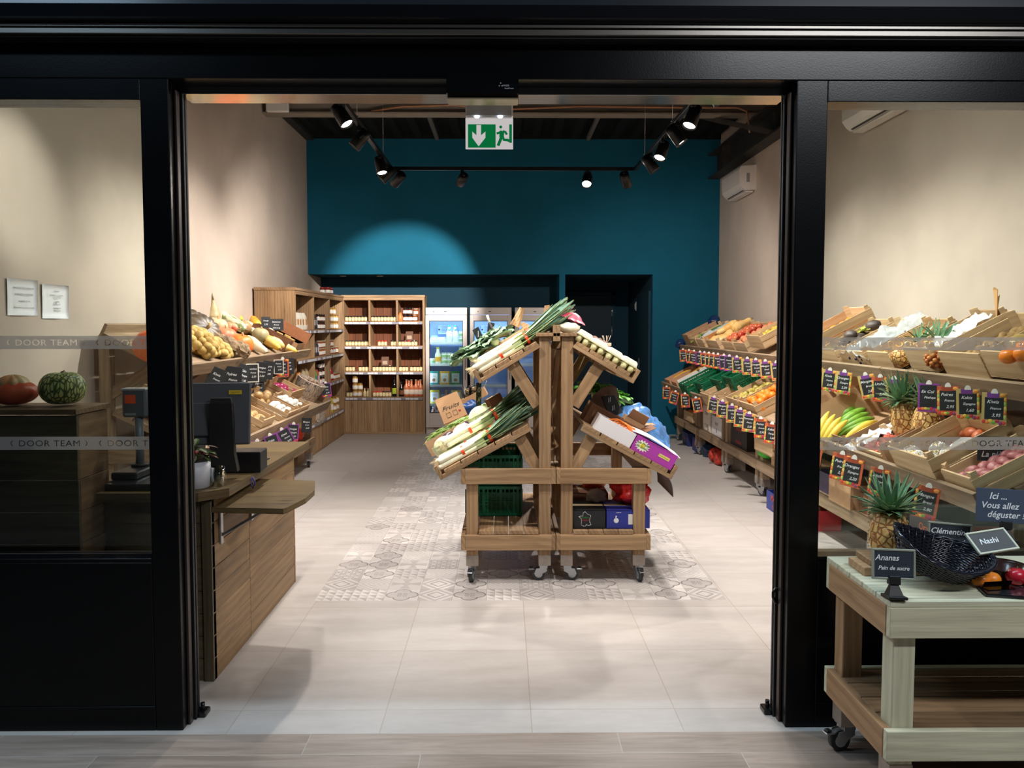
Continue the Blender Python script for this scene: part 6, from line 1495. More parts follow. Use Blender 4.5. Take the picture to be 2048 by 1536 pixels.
for i, (Y, u, n_, l) in enumerate(((9.45, .22, 0, 'green plastic crate of potatoes at the low edge of the lower right tray'), (8.95, .3, .02, 'green plastic crate behind the potatoes on the lower right tray'), (8.45, .38, .06, 'empty green plastic crate high up under the upper tray'), (8.05, .42, .1, 'empty green plastic crate nearest the pears'))):
    if i == 0: GPC = plastic_crate(l, .5, .38, .16); incrate(GPC, RL, u, Y)
    else: c_ = dup(GPC, label=l); incrate(c_, RL, u, Y, 0, n_)
pile(PP, RL, .0, .4, 9.3, 9.6, .034, 'potato in the green plastic crate', 'potatoes in the green crate', 1, n0=.04, seed=31)
for i, (Y, l) in enumerate(((8.35, 'pale crate hung with fruit-bordered price cards, far one'), (7.95, 'pale crate hung with fruit-bordered price cards, near one'))): rcrate(RL, Y, l, .08, .26, .36, .14)
# bananas and pineapples behind the right window
for Y, l, fl_ in ((5.95, 'cardboard banana box behind the right window, left one', (0, 20, 0, 20)), (5.35, 'cardboard banana box under the bananas, right one', (0, 20, 0, 10))): incrate(carton(l, .46, .4, .08, CARD, fl_, fl=.16), RL, .28, Y)
BB = [('green banana hand highest against the cardboard', BANG, 4, (1690, 828, 5.62), -38), ('green banana hand at the left by the door post', BANG, 4, (1634, 855, 5.72), -70), ('ripe yellow banana hand in front of the green ones', BANY, 4, (1656, 868, 5.45), -62), ('green banana hand in the middle of the heap', BANG, 4, (1708, 850, 5.5), -28), ('long yellow banana hand pointing down the tray', BANY, 2, (1722, 868, 5.3), -30)]
for i, (l, m, n_, (px, py, Y), phi) in enumerate(BB):
    o = banana_hand(l, m, n_, .2, i); Mb = (Mx.Rotation(rad(phi), 3, 'Y') @ Mx.Rotation(rad(48), 3, 'X')) @ Mx.Rotation(pi, 3, 'Z') if False else (Mx.Rotation(rad(phi), 3, 'Y') @ Mx.Rotation(rad(48), 3, 'X'))
    o.rotation_euler = Mb.to_euler(); o.scale = (1.35,)*3; o.location = at(px, py, Y)-Mb @ V((.14, 0, .05))
pine('lower pineapple behind the bananas, left one', RL.at(.34, 4.95, .05), RL.e(0, 0, rad(40)), 3, 1.25)
pine('lower pineapple with spread crown, middle one', RL.at(.26, 4.72, .05), RL.e(.3, 0, rad(20)), 4, 1.35)
pine('lower pineapple with spread crown, right one', RL.at(.26, 4.52, .05), RL.e(.3, 0, rad(35)), 5, 1.35)
put(one(G().grid(lambda u, v: ((u-.5)*.36, (v-.5)*.16, .04+.04*nz.noise(V((u*8, v*8, 4)))), 16, 9, P('eceaf0', .5), True, .002), 'wrapping_paper', 'white crumpled paper and foam lying between bananas and pineapples', 'paper'), RL.at(.16, 4.98, .03), RL.e())
incrate(carton('open brown carton tilted between the lychees and the large pale crate', .4, .04, .16, CARD, (0, 0, 0, 0)), RL, .2, 4.5, 0)
BIG = rcrate(RL, 4.16, 'large pale open crate holding fruit in white foam nets', .22, .46, .42, .15, .03)
NASH = fm('foam_net', 'f4f1ec', 'cfc8c0', 60, .8, .8, .45, .5, 1); 
def foamed(lb):
    t0 = thing('netted_fruit', lb, 'fruit'); G().ball(.045, fm('nashi', 'c9a24a', 'dcbc6a', 9), (0, 0, .05), 14, 10).build('fruit', t0); g = G()
    for k in range(16):
        a0 = 2*pi*k/16
        for s in (-1, 1): g.tube([(.05*sin(th)*cos(a0+s*th*.7), .05*sin(th)*sin(a0+s*th*.7), .05-.05*cos(th)) for th in [.35+i*.3 for i in range(9)]], .0022, PAPER, 4)
    g.build('foam_net', t0); return t0
FN = Pool(foamed('fruit'))
for i, (u, y) in enumerate(((.06, 4.02), (.07, 4.13), (.06, 4.25), (.16, 4.08), (.17, 4.2), (.08, 4.33))): FN(RL.at(u, y, .045), RL.e(i), 'pear-like fruit wrapped in white foam net in the large pale crate', 'foam-netted fruit')
put(one(G().box(-.08, .08, -.05, .05, 0, .002, PAPER), 'paper_sheet', 'white paper sheet at the back of the large pale crate', 'paper'), RL.at(.3, 4.25, .06), RL.e(.3))
rcrate(RL, 3.78, 'wooden crate of pink potatoes at the right edge, lower row', .24, .46, .26, .12)
pile(Pool(spud('pink_potato', 'potato', 'potato', .03, fm('pinkp', 'a8545a', 'c98a84', 9))), RL, .04, .44, 3.68, 3.88, .031, 'pink potato in the lower crate at the right edge', 'pink potatoes', 1, n0=.05, seed=37)
pile(Pool(spud('sweet_potato', 'sweet potato', 'sweet potato', .035, fm('sweetp', 'b5532c', 'd9794a', 9), (1.5, 1, .9))), RL, .38, .56, 4.2, 4.5, .036, 'orange-brown sweet potato behind the large pale crate', 'sweet potatoes', 1, n0=.03, seed=38)
put(one(G().grid(lambda u, v: ((u-.5)*.3, (v-.5)*.4, .1*sin(pi*u)+.02*nz.noise(V((u*4, v*4, 1)))), 10, 8, P('7a5a3c', .8, var=.1), True, .003), 'kraft_sheet', 'brown arched paper behind the sweet potatoes', 'paper'), RL.at(.58, 4.05, .02), RL.e())
put(board('chalk_sign', 'black chalk sign reading a price per piece at the right edge', 'sign', .26, .12, [('Grenade', -.03, .08, .035), ('La pièce  1,40', 0, .02, .04)]), at(2010, 922, 3.85), (0, 0, rad(-6)))
t0 = thing('leafy_clementines', 'clementines with green leaves at the lower lip above the tasting cart', 'clementine'); g = G(); q = random.Random(3)
for i in range(9):
    az = i*.7; 
    def fn(u, v, az=az, k=i): w_ = .02*math.sin(pi*min(.97, .05+.95*u))*(v-.5)*2; return (w_*cos(az)+.05*cos(az*2), -.02-.02*u+.01*cos(k), .06*cos(az)+(u-.5)*.09*(1 if k % 2 else -1))
    g.grid(fn, 6, 4, leafm('clem_leaf', 'a3c46a', '2f6b22', '4f8f34') if i == 0 else bpy.data.materials['clem_leaf'], True, .0006)
g.build('leaves', t0)
for x, z in ((.05, .02), (.075, -.005), (.02, .03)): G().ball(.022, P('d98a5a', .4), (x, 0, z), 10, 7).build('fruit', t0)
put(t0, at(1778, 952, 4.55))
# under the right stands
def shelfbox(lb, Y, L, W, H, m, x=2.42, z=.335, flaps=(0, 0, 0, 0), op=True, txt=None, rz=0, tc=INK):
    o = carton(lb, L, W, H, m, flaps, op); o.location = (x+L/2, Y, z); o.rotation_euler = (0, 0, rz)
    if txt:
        g = G()
        for s, zz, sz in txt: g.text(s, sz, Mx.Translation((-L/2-.0008, 0, zz)) @ Mx.Rotation(-pi/2, 4, 'Z') @ FRONT, tc, 0, 'CENTER', .01)
        g.build('printed_words', o)
    return o
def shelfcrate(lb, Y, fruit=None, x=2.42, z=.335, L=.4, W=.5, H=.12, fl=None):
    o = crate(lb, L, W, H); o.location = (x+L/2, Y, z)
    if fruit:
        for i in range(4):
            for j in range(3): fruit((x+.06+.09*j, Y-W/2+.09+.1*i, z+H-.05), (0, 0, i), fl, fl)
    return o
KRB = P('e8ddd0', .6)
shelfcrate('small wooden crate with oranges on the far bottom shelf of the right stands', 10.35, ORG, fl='orange in the far bottom shelf crate')
shelfbox('cream kiwi carton, lower one of two on the right bottom shelf', 9.4, .36, .34, .15, KRB, txt=[('KIWI', .04, .06)]); shelfbox('cream kiwi carton, upper one of two on the right bottom shelf', 9.4, .36, .34, .15, KRB, z=.486, txt=[('KIWI', .04, .06)])
shelfbox('white fruit carton with print beside the kiwi cartons', 8.95, .38, .4, .22, P('e9e6e6', .5), txt=[('FRUIT', .12, .05), ('&', .04, .07)])
DKB = P('2c2422', .5)
shelfbox('dark printed carton, lower one of two on the right bottom shelf', 8.1, .38, .55, .13, DKB, txt=[('Fraiche', .04, .06)], tc=P('c8362c')); shelfbox('dark printed carton, upper one of two on the right bottom shelf', 8.1, .38, .55, .13, DKB, z=.466, txt=[('Fraiche', .04, .06)], tc=P('c8362c'))
shelfcrate('pale wooden crate of red fruit standing out from the right bottom shelf', 7.15, AP1, x=2.36, z=.43, fl='red apple in the crate on the right bottom shelf')
put(bag('plastic_bag', 'bright green printed bag under the pale wooden crate', 'bag', .09, P('4fc23a', .4), (.9, 1.4, .7), .15, 33), (2.45, 7.3, .36)); shelfcrate('lower pale wooden crate beside the green bag', 6.85, None, x=2.42, z=.31, H=.1)
NB = P('27306b', .5)
for Y, l in ((10.5, 'small dark blue box on the floor by the far end of the right stands'), (9.95, 'second small dark blue box on the floor under the right stands')): shelfbox(l, Y, .25, .3, .17, NB, x=2.42, z=0, txt=[('Bio', .07, .07)], tc=P('c8503c'))
put(bag('plastic_bag', 'dark navy bag on the floor under the right stands', 'bag', .1, P('1a2a48', .4), (1, 1, .8), .3, 34), (2.5, 9.55, .0)); 
NETR = fm('red_net', '7a2a2a', 'd9402c', 26, .5, .3, .42, .55)
for Y, l, s in ((9.2, 'dark red onion net on the floor, farther one', 35), (8.95, 'bright red onion net on the floor, nearer one', 36)): put(bag('net_bag', l, 'net bag', .1, NETR, (1, .9, .9), .2, s), (2.5, Y, .0))
shelfbox('small cream box on the floor beside the red nets', 8.7, .2, .2, .14, KRB, x=2.45, z=0)
shelfbox('blue and red printed box on the floor under the right stand near the door post', 6.65, .3, .4, .16, P('2a3a8a', .45), x=2.3, z=0, txt=[('MAXI', .09, .075), ('CRIS', .025, .05)], tc=P('d9503c'))
shelfbox('red and white printed box on the floor beside the right door post', 6.2, .3, .3, .16, P('c8303a', .5), x=2.32, z=0, txt=[('REUSSITE', .07, .04)], tc=PAPER)
shelfbox('brown piment carton with orange print under the pineapples', 5.15, .36, .34, .13, CARDD, txt=[('PIMENTO', .08, .05)], tc=P('d9a05a')); shelfbox('kraft carton with toothed edge on the shelf behind the right window', 5.5, .3, .36, .17, CARD, x=2.36)
shelfbox('dark purple printed carton at the left edge of the right window', 5.95, .36, .3, .15, P('4a3f5a', .5)); shelfbox('dark box with an orange face under the large pale crate', 4.45, .36, .4, .18, P('3a2f3a', .5), txt=[('Orange', .08, .06)], tc=P('e8702c')); shelfbox('orange printed carton seen between the slates of the tasting cart', 4.0, .3, .25, .2, P('d9541f', .5), txt=[('CLEM', .1, .07)], tc=P('f7d9a0'))
# price cards along the right lips
UT = [('veg', 1366, 0, 5), ('veg', 1378, 0, 8), ('veg', 1388, 0, -8), ('purple', 1400, 0, 0), ('veg', 1409, 0, 5), ('veg', 1418, 0, 3), ('veg', 1427, 0, -3), ('veg', 1436, 0, 0), ('purple', 1448, 0, 4), ('purple', 1459, 0, 0), ('fruit', 1474, 0, 4), ('fruit', 1495, 0, 3), ('fruit', 1512, 0, 5), ('fruit', 1531, 0, 6), ('fruit', 1553, 0, 8)]
FAR = {'veg': 'small orange-bordered price card on the far part of the upper right lip', 'purple': 'purple-framed price card among the orange-bordered ones on the upper right lip', 'fruit': 'fruit-bordered price card on the upper right lip left of the door post'}
for i, (k, px, _, tl) in enumerate(UT): lipcard(k, px, RU, FAR[k], i % 8, rad(-34), 'far upper '+k+' cards', rad(-tl), sc=1.1)
nm_ = [('fruit', 1633, 'fruit-bordered card just right of the door post, upper lip'), ('fruit', 1661, 'second fruit-bordered card from the door post behind the right window, upper lip'), ('fruit', 1690, 'third fruit-bordered card behind the right window, upper lip, hanging above the bananas'), ('fruit', 1732, 'tilted fruit-bordered card above the first lower pineapple'), ('veg', 1762, 'orange-bordered card between two fruit-bordered ones above the pineapples'), ('fruit', 1790, 'fruit-bordered card overlapping the orange-bordered one'), ('purple', 1860, 'large purple-framed card naming pitahaya below the upper pineapples'), ('veg', 1898, 'orange-bordered card right of the purple-framed one'), ('fruit', 1938, 'fruit-bordered card below the kiwi crate'), ('fruit', 1992, 'fruit-bordered card farthest right on the upper lip')]
for i, (k, px, l) in enumerate(nm_):
    if k == 'purple': TAGW.append(('Ex Col', 'Pitahaya', '')); lipcard(k, px, RU, l, 8, rad(-40), None, 0, sc=1.1)
    else: lipcard(k, px, RU, l, (i+2) % 8, rad(-40), None, rad((-6, 6, 5, -14, -3, -8, 0, -2, -2, 0)[i]), sc=1.08)
LT = [('veg', 1334, 0, 0), ('veg', 1352, -4, 14), ('veg', 1371, 0, -4), ('veg', 1393, 0, -12), ('fruit', 1430, 18, 8), ('fruit', 1447, 16, 2), ('fruit', 1466, 14, 0), ('fruit', 1483, 12, 2), ('fruit', 1501, 10, 4), ('veg', 1524, 8, 0), ('veg', 1547, 6, 4), ('veg', 1566, 4, 0)]
FL = {'veg': 'orange-bordered price card on the lower right lip', 'fruit': 'fruit-bordered price card on the pale crates of the lower right lip'}
for i, (k, px, up_, tl) in enumerate(LT): lipcard(k, px, RL, (FL[k] if k == 'fruit' else FL[k]+(', far end' if px < 1450 else ', beside the door post')), i % 8, rad(-34), ('lower fruit cards' if k == 'fruit' else ('lower far cards' if px < 1450 else 'lower cards by the post')), rad(tl), n=.1+up_*.006, sc=1.12)
for i, (px, l, sc) in enumerate(((1634, 'dim orange-bordered card at the lower lip beside the door post behind glass', 1.2), (1690, 'orange-bordered card at the lower lip left of the lychee crate', 1.2), (1714, 'orange-bordered card overlapping the one beside the lychee crate', 1.25), (1768, 'orange-bordered card half hidden by the clementine leaves', 1.1), (1866, 'orange-bordered mango card hanging from the large pale crate', 1.15))):
    lipcard('veg', px, RL, l, (0, 1, 4, 6, 5)[i], rad(-42), None, rad(8), n=.1, sc=sc)
# ================================================================ jars and groceries in the bookcases
AMB = P('c9ac74', .35, name='label_cream'); JG = P('7d5a3a', .15, name='jam_dark'); 
def jar(nm_, r, h, body, lid, label=None, lidh=.016):
    t0 = thing(nm_, 'jar', 'jar'); g = G(); g.lathe([(r*.86, 0), (r, .004), (r, h*.72), (r*.8, h*.84), (r*.8, h-lidh)], body, None, 12); g.build('glass', t0)
    G().lathe([(r*.88, h-lidh), (r*.9, h-lidh), (r*.9, h-.001), (r*.84, h)], lid, None, 12).build('lid', t0)
    if label: G().lathe([(r*1.02, h*.15), (r*1.02, h*.62)], label, None, 12, True, False).build('label', t0)
    return t0
def bottle(nm_, r, h, body, cap, label=None, neck=.35):
    t0 = thing(nm_, 'bottle', 'bottle'); g = G(); g.lathe([(r*.9, 0), (r, .006), (r, h*.52), (r*.9, h*.6), (r*neck, h*.76), (r*neck, h*.93)], body, None, 12); g.build('glass', t0)
    G().lathe([(r*neck*1.15, h*.92), (r*neck*1.15, h)], cap, None, 10).build('cap', t0)
    if label: G().lathe([(r*1.02, h*.14), (r*1.02, h*.42)], label, None, 12, True, False).build('label', t0)
    return t0
CRJ = P('d9bd84', .3, name='cream_jar'); BL_ = P('1b1a1c', .35); RDL = P('c8262a', .35); WL = P('efeae2', .5)
J1 = Pool(jar('spread_jar', .0225, .078, CRJ, BL_, P('e9d9ae', .5))); J2 = Pool(jar('spread_jar', .0225, .078, CRJ, RDL, P('ead9b0', .5)))
J3 = Pool(jar('jam_jar', .036, .095, P('5a2d1c', .2), BL_, WL)); J4 = Pool(jar('jam_jar', .036, .095, P('a2521f', .2), P('b9a58c', .4), WL)); J5 = Pool(jar('preserve_jar', .04, .1, P('c79a52', .25), P('8a6a3a', .4), WL))
YB = 11.69
Z = BC_Z; px_ = lambda px, z, y=YB: V((at(px, 650, y).x, y, z))
def row(pool, px0, px1, z, lb, grp, dx=.0465, y=YB, deep=2, dy=.05):
    x0, x1 = at(px0, 650, y).x, at(px1, 650, y).x; n = max(1, round((x1-x0)/dx)); 
    for d_ in range(deep):
        for i in range(n): pool((x0+dx*(i+.5), y+dy*d_, z), (0, 0, 0), lb, grp)
for px0, px1, k, l in ((690, 737, 0, 'top shelf, left bay'), (742, 790, 0, 'top shelf, middle bay'), (690, 700, 1, 'second shelf, left bay'), (702, 737, 1, 'second shelf, left bay'), (781, 791, 1, 'second shelf, middle bay'), (796, 812, 1, 'second shelf, right bay'), (822, 836, 1, 'second shelf, right bay'),
                       (690, 711, 2, 'third shelf, left bay'), (716, 739, 2, 'third shelf, left bay'), (744, 792, 2, 'third shelf, middle bay'), (797, 817, 2, 'third shelf, right bay'), (819, 842, 2, 'third shelf, right bay'), (691, 702, 3, 'bottom shelf, left bay'), (763, 782, 3, 'bottom shelf, middle bay')):
    row(J1, px0, px1, Z[k], 'small cream jar, black lid, jar bookcase %s' % l, 'cream jars, '+l, deep=1 if k else 2)
for px0, px1, k, l in ((755, 771, 1, 'second shelf, middle bay'), (808, 821, 1, 'second shelf, right bay'), (744, 762, 3, 'bottom shelf, middle bay')): row(J2, px0, px1, Z[k], 'small cream jar, red lid, jar bookcase %s' % l, 'red-lidded jars, '+l, deep=1)
for i, (px, dz) in enumerate(((811, 0), (820, 0), (811, .1), (820, .1))): J3(px_(px, Z[0]+dz), (0, 0, 0), 'white-labelled dark jar stacked on the top right shelf', 'white-labelled jars top right')
for px, dz in ((830, 0), (832, .09)): J4(px_(px, Z[0]+dz), (0, 0, 0), 'dark amber jar stacked right of the white-labelled jars', 'amber jars top right')
o = bottle('wooden_shaker', .04, .13, P('c9834a', .4), P('b5652e', .4), None, .6); o['label'] = 'orange-brown round shaker beside the stacked jars, top right shelf'; o['category'] = 'shaker'; o.location = px_(801, Z[0])
for px in (709, 717): J5(px_(px, Z[3]), (0, 0, 0), 'preserve jar stacked at the bottom left of the jar bookcase', 'preserve jars bottom left')
for px, dz in ((709, .1), (719, .1), (709, .2)): J5(px_(px, Z[3]+dz, YB), (0, 0, 0), 'preserve jar stacked at the bottom left of the jar bookcase', 'preserve jars bottom left')
B1 = Pool(bottle('dressing_bottle', .024, .12, P('e2cf9a', .4), WL, None)); 
for px in (728, 735): B1(px_(px, Z[3]), (0, 0, 0), 'small pale bottle next to the stacked preserve jars', 'small pale bottles')
B2 = Pool(bottle('juice_bottle', .042, .25, P('c9734c', .25), P('8a7560', .5), P('ead9c8', .6)))
for px in (812, 822, 831, 840): B2(px_(px, Z[3], YB), (0, 0, 0), 'pink-orange bottle with pale label on the bottom right shelf', 'pink-orange bottles')
for px in (817, 836): B2(px_(px, Z[3], YB+.1), (0, 0, 0), 'pink-orange bottle standing in the second row, bottom right shelf', 'pink-orange bottles, second row')
o = bottle('wine_bottle', .038, .3, P('14100f', .15), BL_, P('a9b52a', .5)); o['label'] = 'tall black bottle with lime label, bottom middle shelf'; o.location = px_(788, Z[3])
o = bottle('oil_bottle', .034, .22, P('1c1412', .15), BL_, P('7a4a2a', .5)); o['label'] = 'shorter black bottle at the left of the pink-orange bottles'; o.location = px_(802, Z[3])
def pouch(nm_, lb, w, h, c, lc, d=.06):
    t0 = thing(nm_, lb, 'packet'); g = G(); g.loft([[(x*k, y*ky, z) for x, y in ((-w/2, -d/2), (w/2, -d/2), (w/2, d/2), (-w/2, d/2))] for z, k, ky in ((0, .9, 1), (h*.2, 1, 1.1), (h*.75, 1, .8), (h, .96, .08))], c, True, True, False); g.build('pouch', t0)
    G().box(-w*.32, w*.32, -d*.56, -d*.53, h*.28, h*.62, lc, 0).build('label', t0); return t0
TRM = P('ece7df', .6)
for (px, k, l) in ((819, 1, 'brown paper coffee pouch in a white tray, second shelf right bay'), (770, 2, 'brown paper coffee pouch in a white tray, third shelf middle bay')):
    o = pouch('coffee_pouch', l, .11, .16, P('6b4a35', .7), P('b59a82', .6)); p = px_(px, Z[k], YB+.1); o.location = p+V((0, 0, .05)); 
    one(G().box(-.07, .07, -.06, .06, 0, .045, TRM).box(-.07, .07, .05, .06, .045, .08, TRM), 'display_tray', 'white cardboard tray under the brown coffee pouch, '+('second shelf' if k == 1 else 'third shelf'), 'tray', p)
# left bookcase (faces the aisle): bays along y, shelves LB_Z
XB = -2.41
def ly(bay, f): return 8.93+.03+(2.65-.06)/3*(bay+f)
CP1 = Pool(pouch('flour_bag', 'bag', .09, .2, P('efe8da', .6), P('c98a4a', .6), .07)); ROTB = (0, 0, pi/2)
for i, f in enumerate((.12, .25, .38)): CP1((XB, ly(0, f), LB_Z[0]), ROTB, ('white flour bag with orange print, nearest on the top shelf of the left bookcase', 'second white flour bag on the top shelf', 'third white flour bag on the top shelf')[i])
CP1((XB-.14, ly(0, .15), LB_Z[0]), ROTB, 'tall white paper packet behind the flour bags', None, 1.4)
for i, f in enumerate((.62, .78)): CP1((XB-.02, ly(0, f), LB_Z[0]), ROTB, 'printed white packet in the near bay, top shelf', 'printed packets near bay')
CP2 = Pool(pouch('dark_pouch', 'pouch', .075, .19, P('2c2f3a', .4), P('e5e5ea', .6), .06))
for i, f in enumerate((.1, .22, .34)): CP2((XB, ly(1, f), LB_Z[0]), ROTB, 'dark coffee pouch with white label, middle bay top shelf', 'dark pouches top shelf')
for i, f in enumerate((.08, .19, .3, .41)): CP2((XB, ly(1, f), LB_Z[1]), ROTB, 'dark and white pouch in the middle bay, second shelf', 'dark pouches second shelf')
for f in (.58, .72, .86):
    for dz in (0, .1): J3((XB, ly(1, f), LB_Z[0]+dz), (0, 0, 0), 'white-labelled dark jam jar, middle bay top shelf', 'jam jars middle bay top')
    for dz in (0, .1): J4((XB, ly(1, f), LB_Z[1]+dz), (0, 0, 0), 'white-labelled orange jam jar, middle bay second shelf', 'jam jars middle bay second')
for f in (.08, .26, .44, .62, .8):
    for dz in (0, .1, .2): 
        if dz < .2 or f in (.44, .62): J5((XB, ly(2, f), LB_Z[0]+dz), (0, 0, 0), 'cream-labelled preserve jar in the far bay, top shelf', 'preserve jars far bay top')
    for dz in (0, .1): 
        if dz == 0 or f < .5: J4((XB, ly(2, f), LB_Z[1]+dz), (0, 0, 0), 'small amber jar in the far bay, second shelf', 'amber jars far bay second')
CP3 = Pool(pouch('pasta_bag', 'bag', .1, .22, P('e28a34', .5), P('b9d0e0', .5), .07))
for i, f in enumerate((.1, .25, .4)): CP3((XB, ly(0, f), LB_Z[2]), ROTB, 'orange snack bag in the near bay, third shelf', 'orange snack bags')
CP4 = Pool(pouch('dried_fruit_bag', 'bag', .1, .24, P('c9b38a', .4), P('e8dcc0', .5), .07))
for i, f in enumerate((.6, .78)): CP4((XB, ly(0, f), LB_Z[2]), ROTB, 'clear bag of beige grains in the near bay, third shelf', 'grain bags')
CP5 = Pool(pouch('green_pouch', 'pouch', .1, .21, P('5cb04a', .4), P('4aa0c0', .4), .07))
for i, f in enumerate((.1, .26)): CP5((XB, ly(1, f), LB_Z[2]), ROTB, 'bright green pouch in the middle bay, third shelf', 'green pouches')
o = pouch('red_pouch', 'red and white pouch beside the green ones, third shelf', .09, .2, P('c94a3a', .4), WL, .06); put(o, (XB, ly(1, .42), LB_Z[2]), ROTB)
for f in (.62, .78):
    for dz in (0, .1, .2): J3((XB, ly(1, f), LB_Z[2]+dz), (0, 0, 0), 'white-labelled dark jar in a tall stack, middle bay third shelf', 'jar stack middle bay third')
B3 = Pool(bottle('syrup_bottle', .036, .21, P('a3262a', .2), BL_, WL))
for f in (.1, .25, .4): B3((XB, ly(2, f), LB_Z[2]), (0, 0, 0), 'red syrup bottle with white label, far bay third shelf', 'red syrup bottles')
for f in (.6, .75, .9): J4((XB, ly(2, f), LB_Z[2]), (0, 0, 0), 'orange jar beside the red syrup bottles', 'orange jars far bay third')
B4 = Pool(bottle('lemonade_bottle', .045, .28, P('c9b43a', .2), STEEL, WL))
for f in (.12, .32): B4((XB, ly(2, f), LB_Z[3]), (0, 0, 0), 'swing-top bottle of yellow lemonade on the lowest shelf', 'lemonade bottles')
for f in (.6, .8):
    for dz in (0, .1): J5((XB, ly(2, f), LB_Z[3]+dz), (0, 0, 0), 'cream-labelled jar stacked beside the lemonade', 'stacked jars lowest shelf')
t0 = thing('bag_of_apples', 'white printed bag of red apples on the lowest shelf of the left bookcase', 'bag', (XB+.01, ly(1, .2), LB_Z[3])); g = G()
g.loft([[(x*k, y*k, z) for x, y in ((-.1, -.14), (.1, -.14), (.1, .14), (-.1, .14))] for z, k in ((0, 1), (.12, 1.05), (.16, .95))], NEWS, True, True, False); g.build('bag', t0)
for i in range(8): G().ball(.035, P('c8352a', .3), (-.05+.05*(i % 3), -.09+.06*(i//3)*1.2, .16), 10, 7).build('apple', t0)
J6 = Pool(jar('jam_jar', .036, .085, P('6a1f1c', .2), P('a8322a', .4), WL))
for i in range(3):
    for j in range(2): J6((-2.45+.075*j, 10.75+.08*i, 2.02), (0, 0, 0), 'dark red jam jar standing on top of the left bookcase', 'jam jars on top of the bookcase')
# fridge contents
def fb(x, z, y=11.72): return (x, y, z)
F1 = -1.145
MB_ = Pool(bottle('milk_bottle', .042, .2, P('eef2f2', .4), P('23a596', .4), None, .45))
for i, (x, dy) in enumerate(((.33, .1), (.42, .1), (.34, 0), (.43, 0))): MB_((F1+x, 11.70+dy, 1.345), (0, 0, 0), 'white milk bottle with turquoise cap on the top fridge shelf', 'milk bottles', (1, 1, 1.25) if dy else (1, 1, .95))
one(G().box(-.11, .11, -.08, .08, 0, .05, WHT, .006).box(-.1, .1, -.07, .07, .05, .07, WHT, .006), 'tofu_tray', 'white wrapped trays stacked at the left of the top fridge shelf', 'trays', (F1+.17, 11.72, 1.345))
CT = Pool(jar('yoghurt_pot', .042, .08, P('f0f0ee', .5), P('dfe6e2', .5), P('9cc08a', .5)))
CT((F1+.52, 11.7, 1.345), (0, 0, 0), 'white yoghurt pot at the right of the top fridge shelf'); CT((F1+.52, 11.7, 1.426), (0, 0, 0), 'white yoghurt pot stacked on another at the right of the top fridge shelf')
for x, n in ((.26, 2), (.34, 2), (.43, 1), (.52, 3)):
    for k in range(n): CT((F1+x, 11.7, 1.03+.081*k), (0, 0, 0), 'white yoghurt pot on the second shelf of the first fridge', 'yoghurt pots second shelf')
CT((F1+.09, 11.7, 1.03), (0, 0, 0), 'lone white yoghurt pot at the far left of the second fridge shelf')
o = bottle('juice_bottle', .045, .24, P('f2ecd8', .4), P('c9c83a', .5), P('f0b23a', .5), .5); o['label'] = 'tall white juice bottle with yellow label on the second fridge shelf'; o.location = (F1+.17, 11.7, 1.03)
def pbox(c, lb):
    t0 = thing('porridge_box', lb, 'box'); G().box(-.072, .072, -.025, .025, 0, .2, P(c, .5)).build('carton', t0); G().box(-.055, .055, -.026, -.025, .03, .17, PAPER, 0).build('front_label', t0)
    g = G(); g.cyl((0, -.0275, .07), (0, -.0262, .07), .025, P('b07a4a', .6), 14); g.text('la Recette', .016, Mx.Translation((0, -.0268, .125)) @ FRONT, INK, .3); g.build('printed_picture', t0); return t0
for c, x, z, l in (('2b8f86', .11, .72, 'teal-bordered box, left on the third fridge shelf'), ('e2ad3a', .27, .72, 'orange-bordered box, middle of the third fridge shelf'), ('4f9a4a', .43, .72, 'green-bordered box, right on the third fridge shelf'), ('e0c93e', .12, .44, 'yellow-bordered box, left on the fourth fridge shelf'), ('d9bd52', .44, .44, 'yellow-bordered box, right on the fourth fridge shelf')): pbox(c, l).location = (F1+x, 11.69, z)
SB = Pool(bottle('sauce_bottle', .03, .13, P('b98a72', .3), PAPER, PAPER, .4))
for x, y, z in ((.24, 11.68, .44), (.32, 11.68, .44), (.29, 11.76, .5)): SB((F1+x, y, z) if z == .44 else (F1+x, y, .44), (0, 0, 0), 'small white-labelled bottle between the yellow boxes', 'small bottles fourth shelf', 1 if z == .44 else 1.5)
one(G().box(F1+.05, F1+.555, 11.645, 12.05, .255, .262, P('8f8a86'), 0), 'fridge_base_tray', 'metal base tray of the first fridge', 'tray')
for i, (x, dz) in enumerate(((.1, 0), (.18, 0), (.26, 0), (.34, 0), (.12, .0))): SB((F1+x, 11.68 if i < 4 else 11.78, .262), (0, 0, 0), 'small white-labelled bottle on the base of the fridge', 'small bottles on the fridge base', 1 if i < 4 else 1.4)
for x in (.12, .2, .28, .36, .44): MB_((-.495+x, 11.7, 1.345), (0, 0, 0), 'milk bottle on the top shelf of the second fridge', 'milk bottles second fridge', .75)
for x in (.15, .27, .4):
    CT((-.495+x, 11.7, 1.03), (0, 0, 0), 'yoghurt pot on the second shelf of the second fridge', 'yoghurt pots second fridge')
    CT((.16+x, 11.7, 1.345), (0, 0, 0), 'yoghurt pot on the top shelf of the third fridge', 'yoghurt pots third fridge')
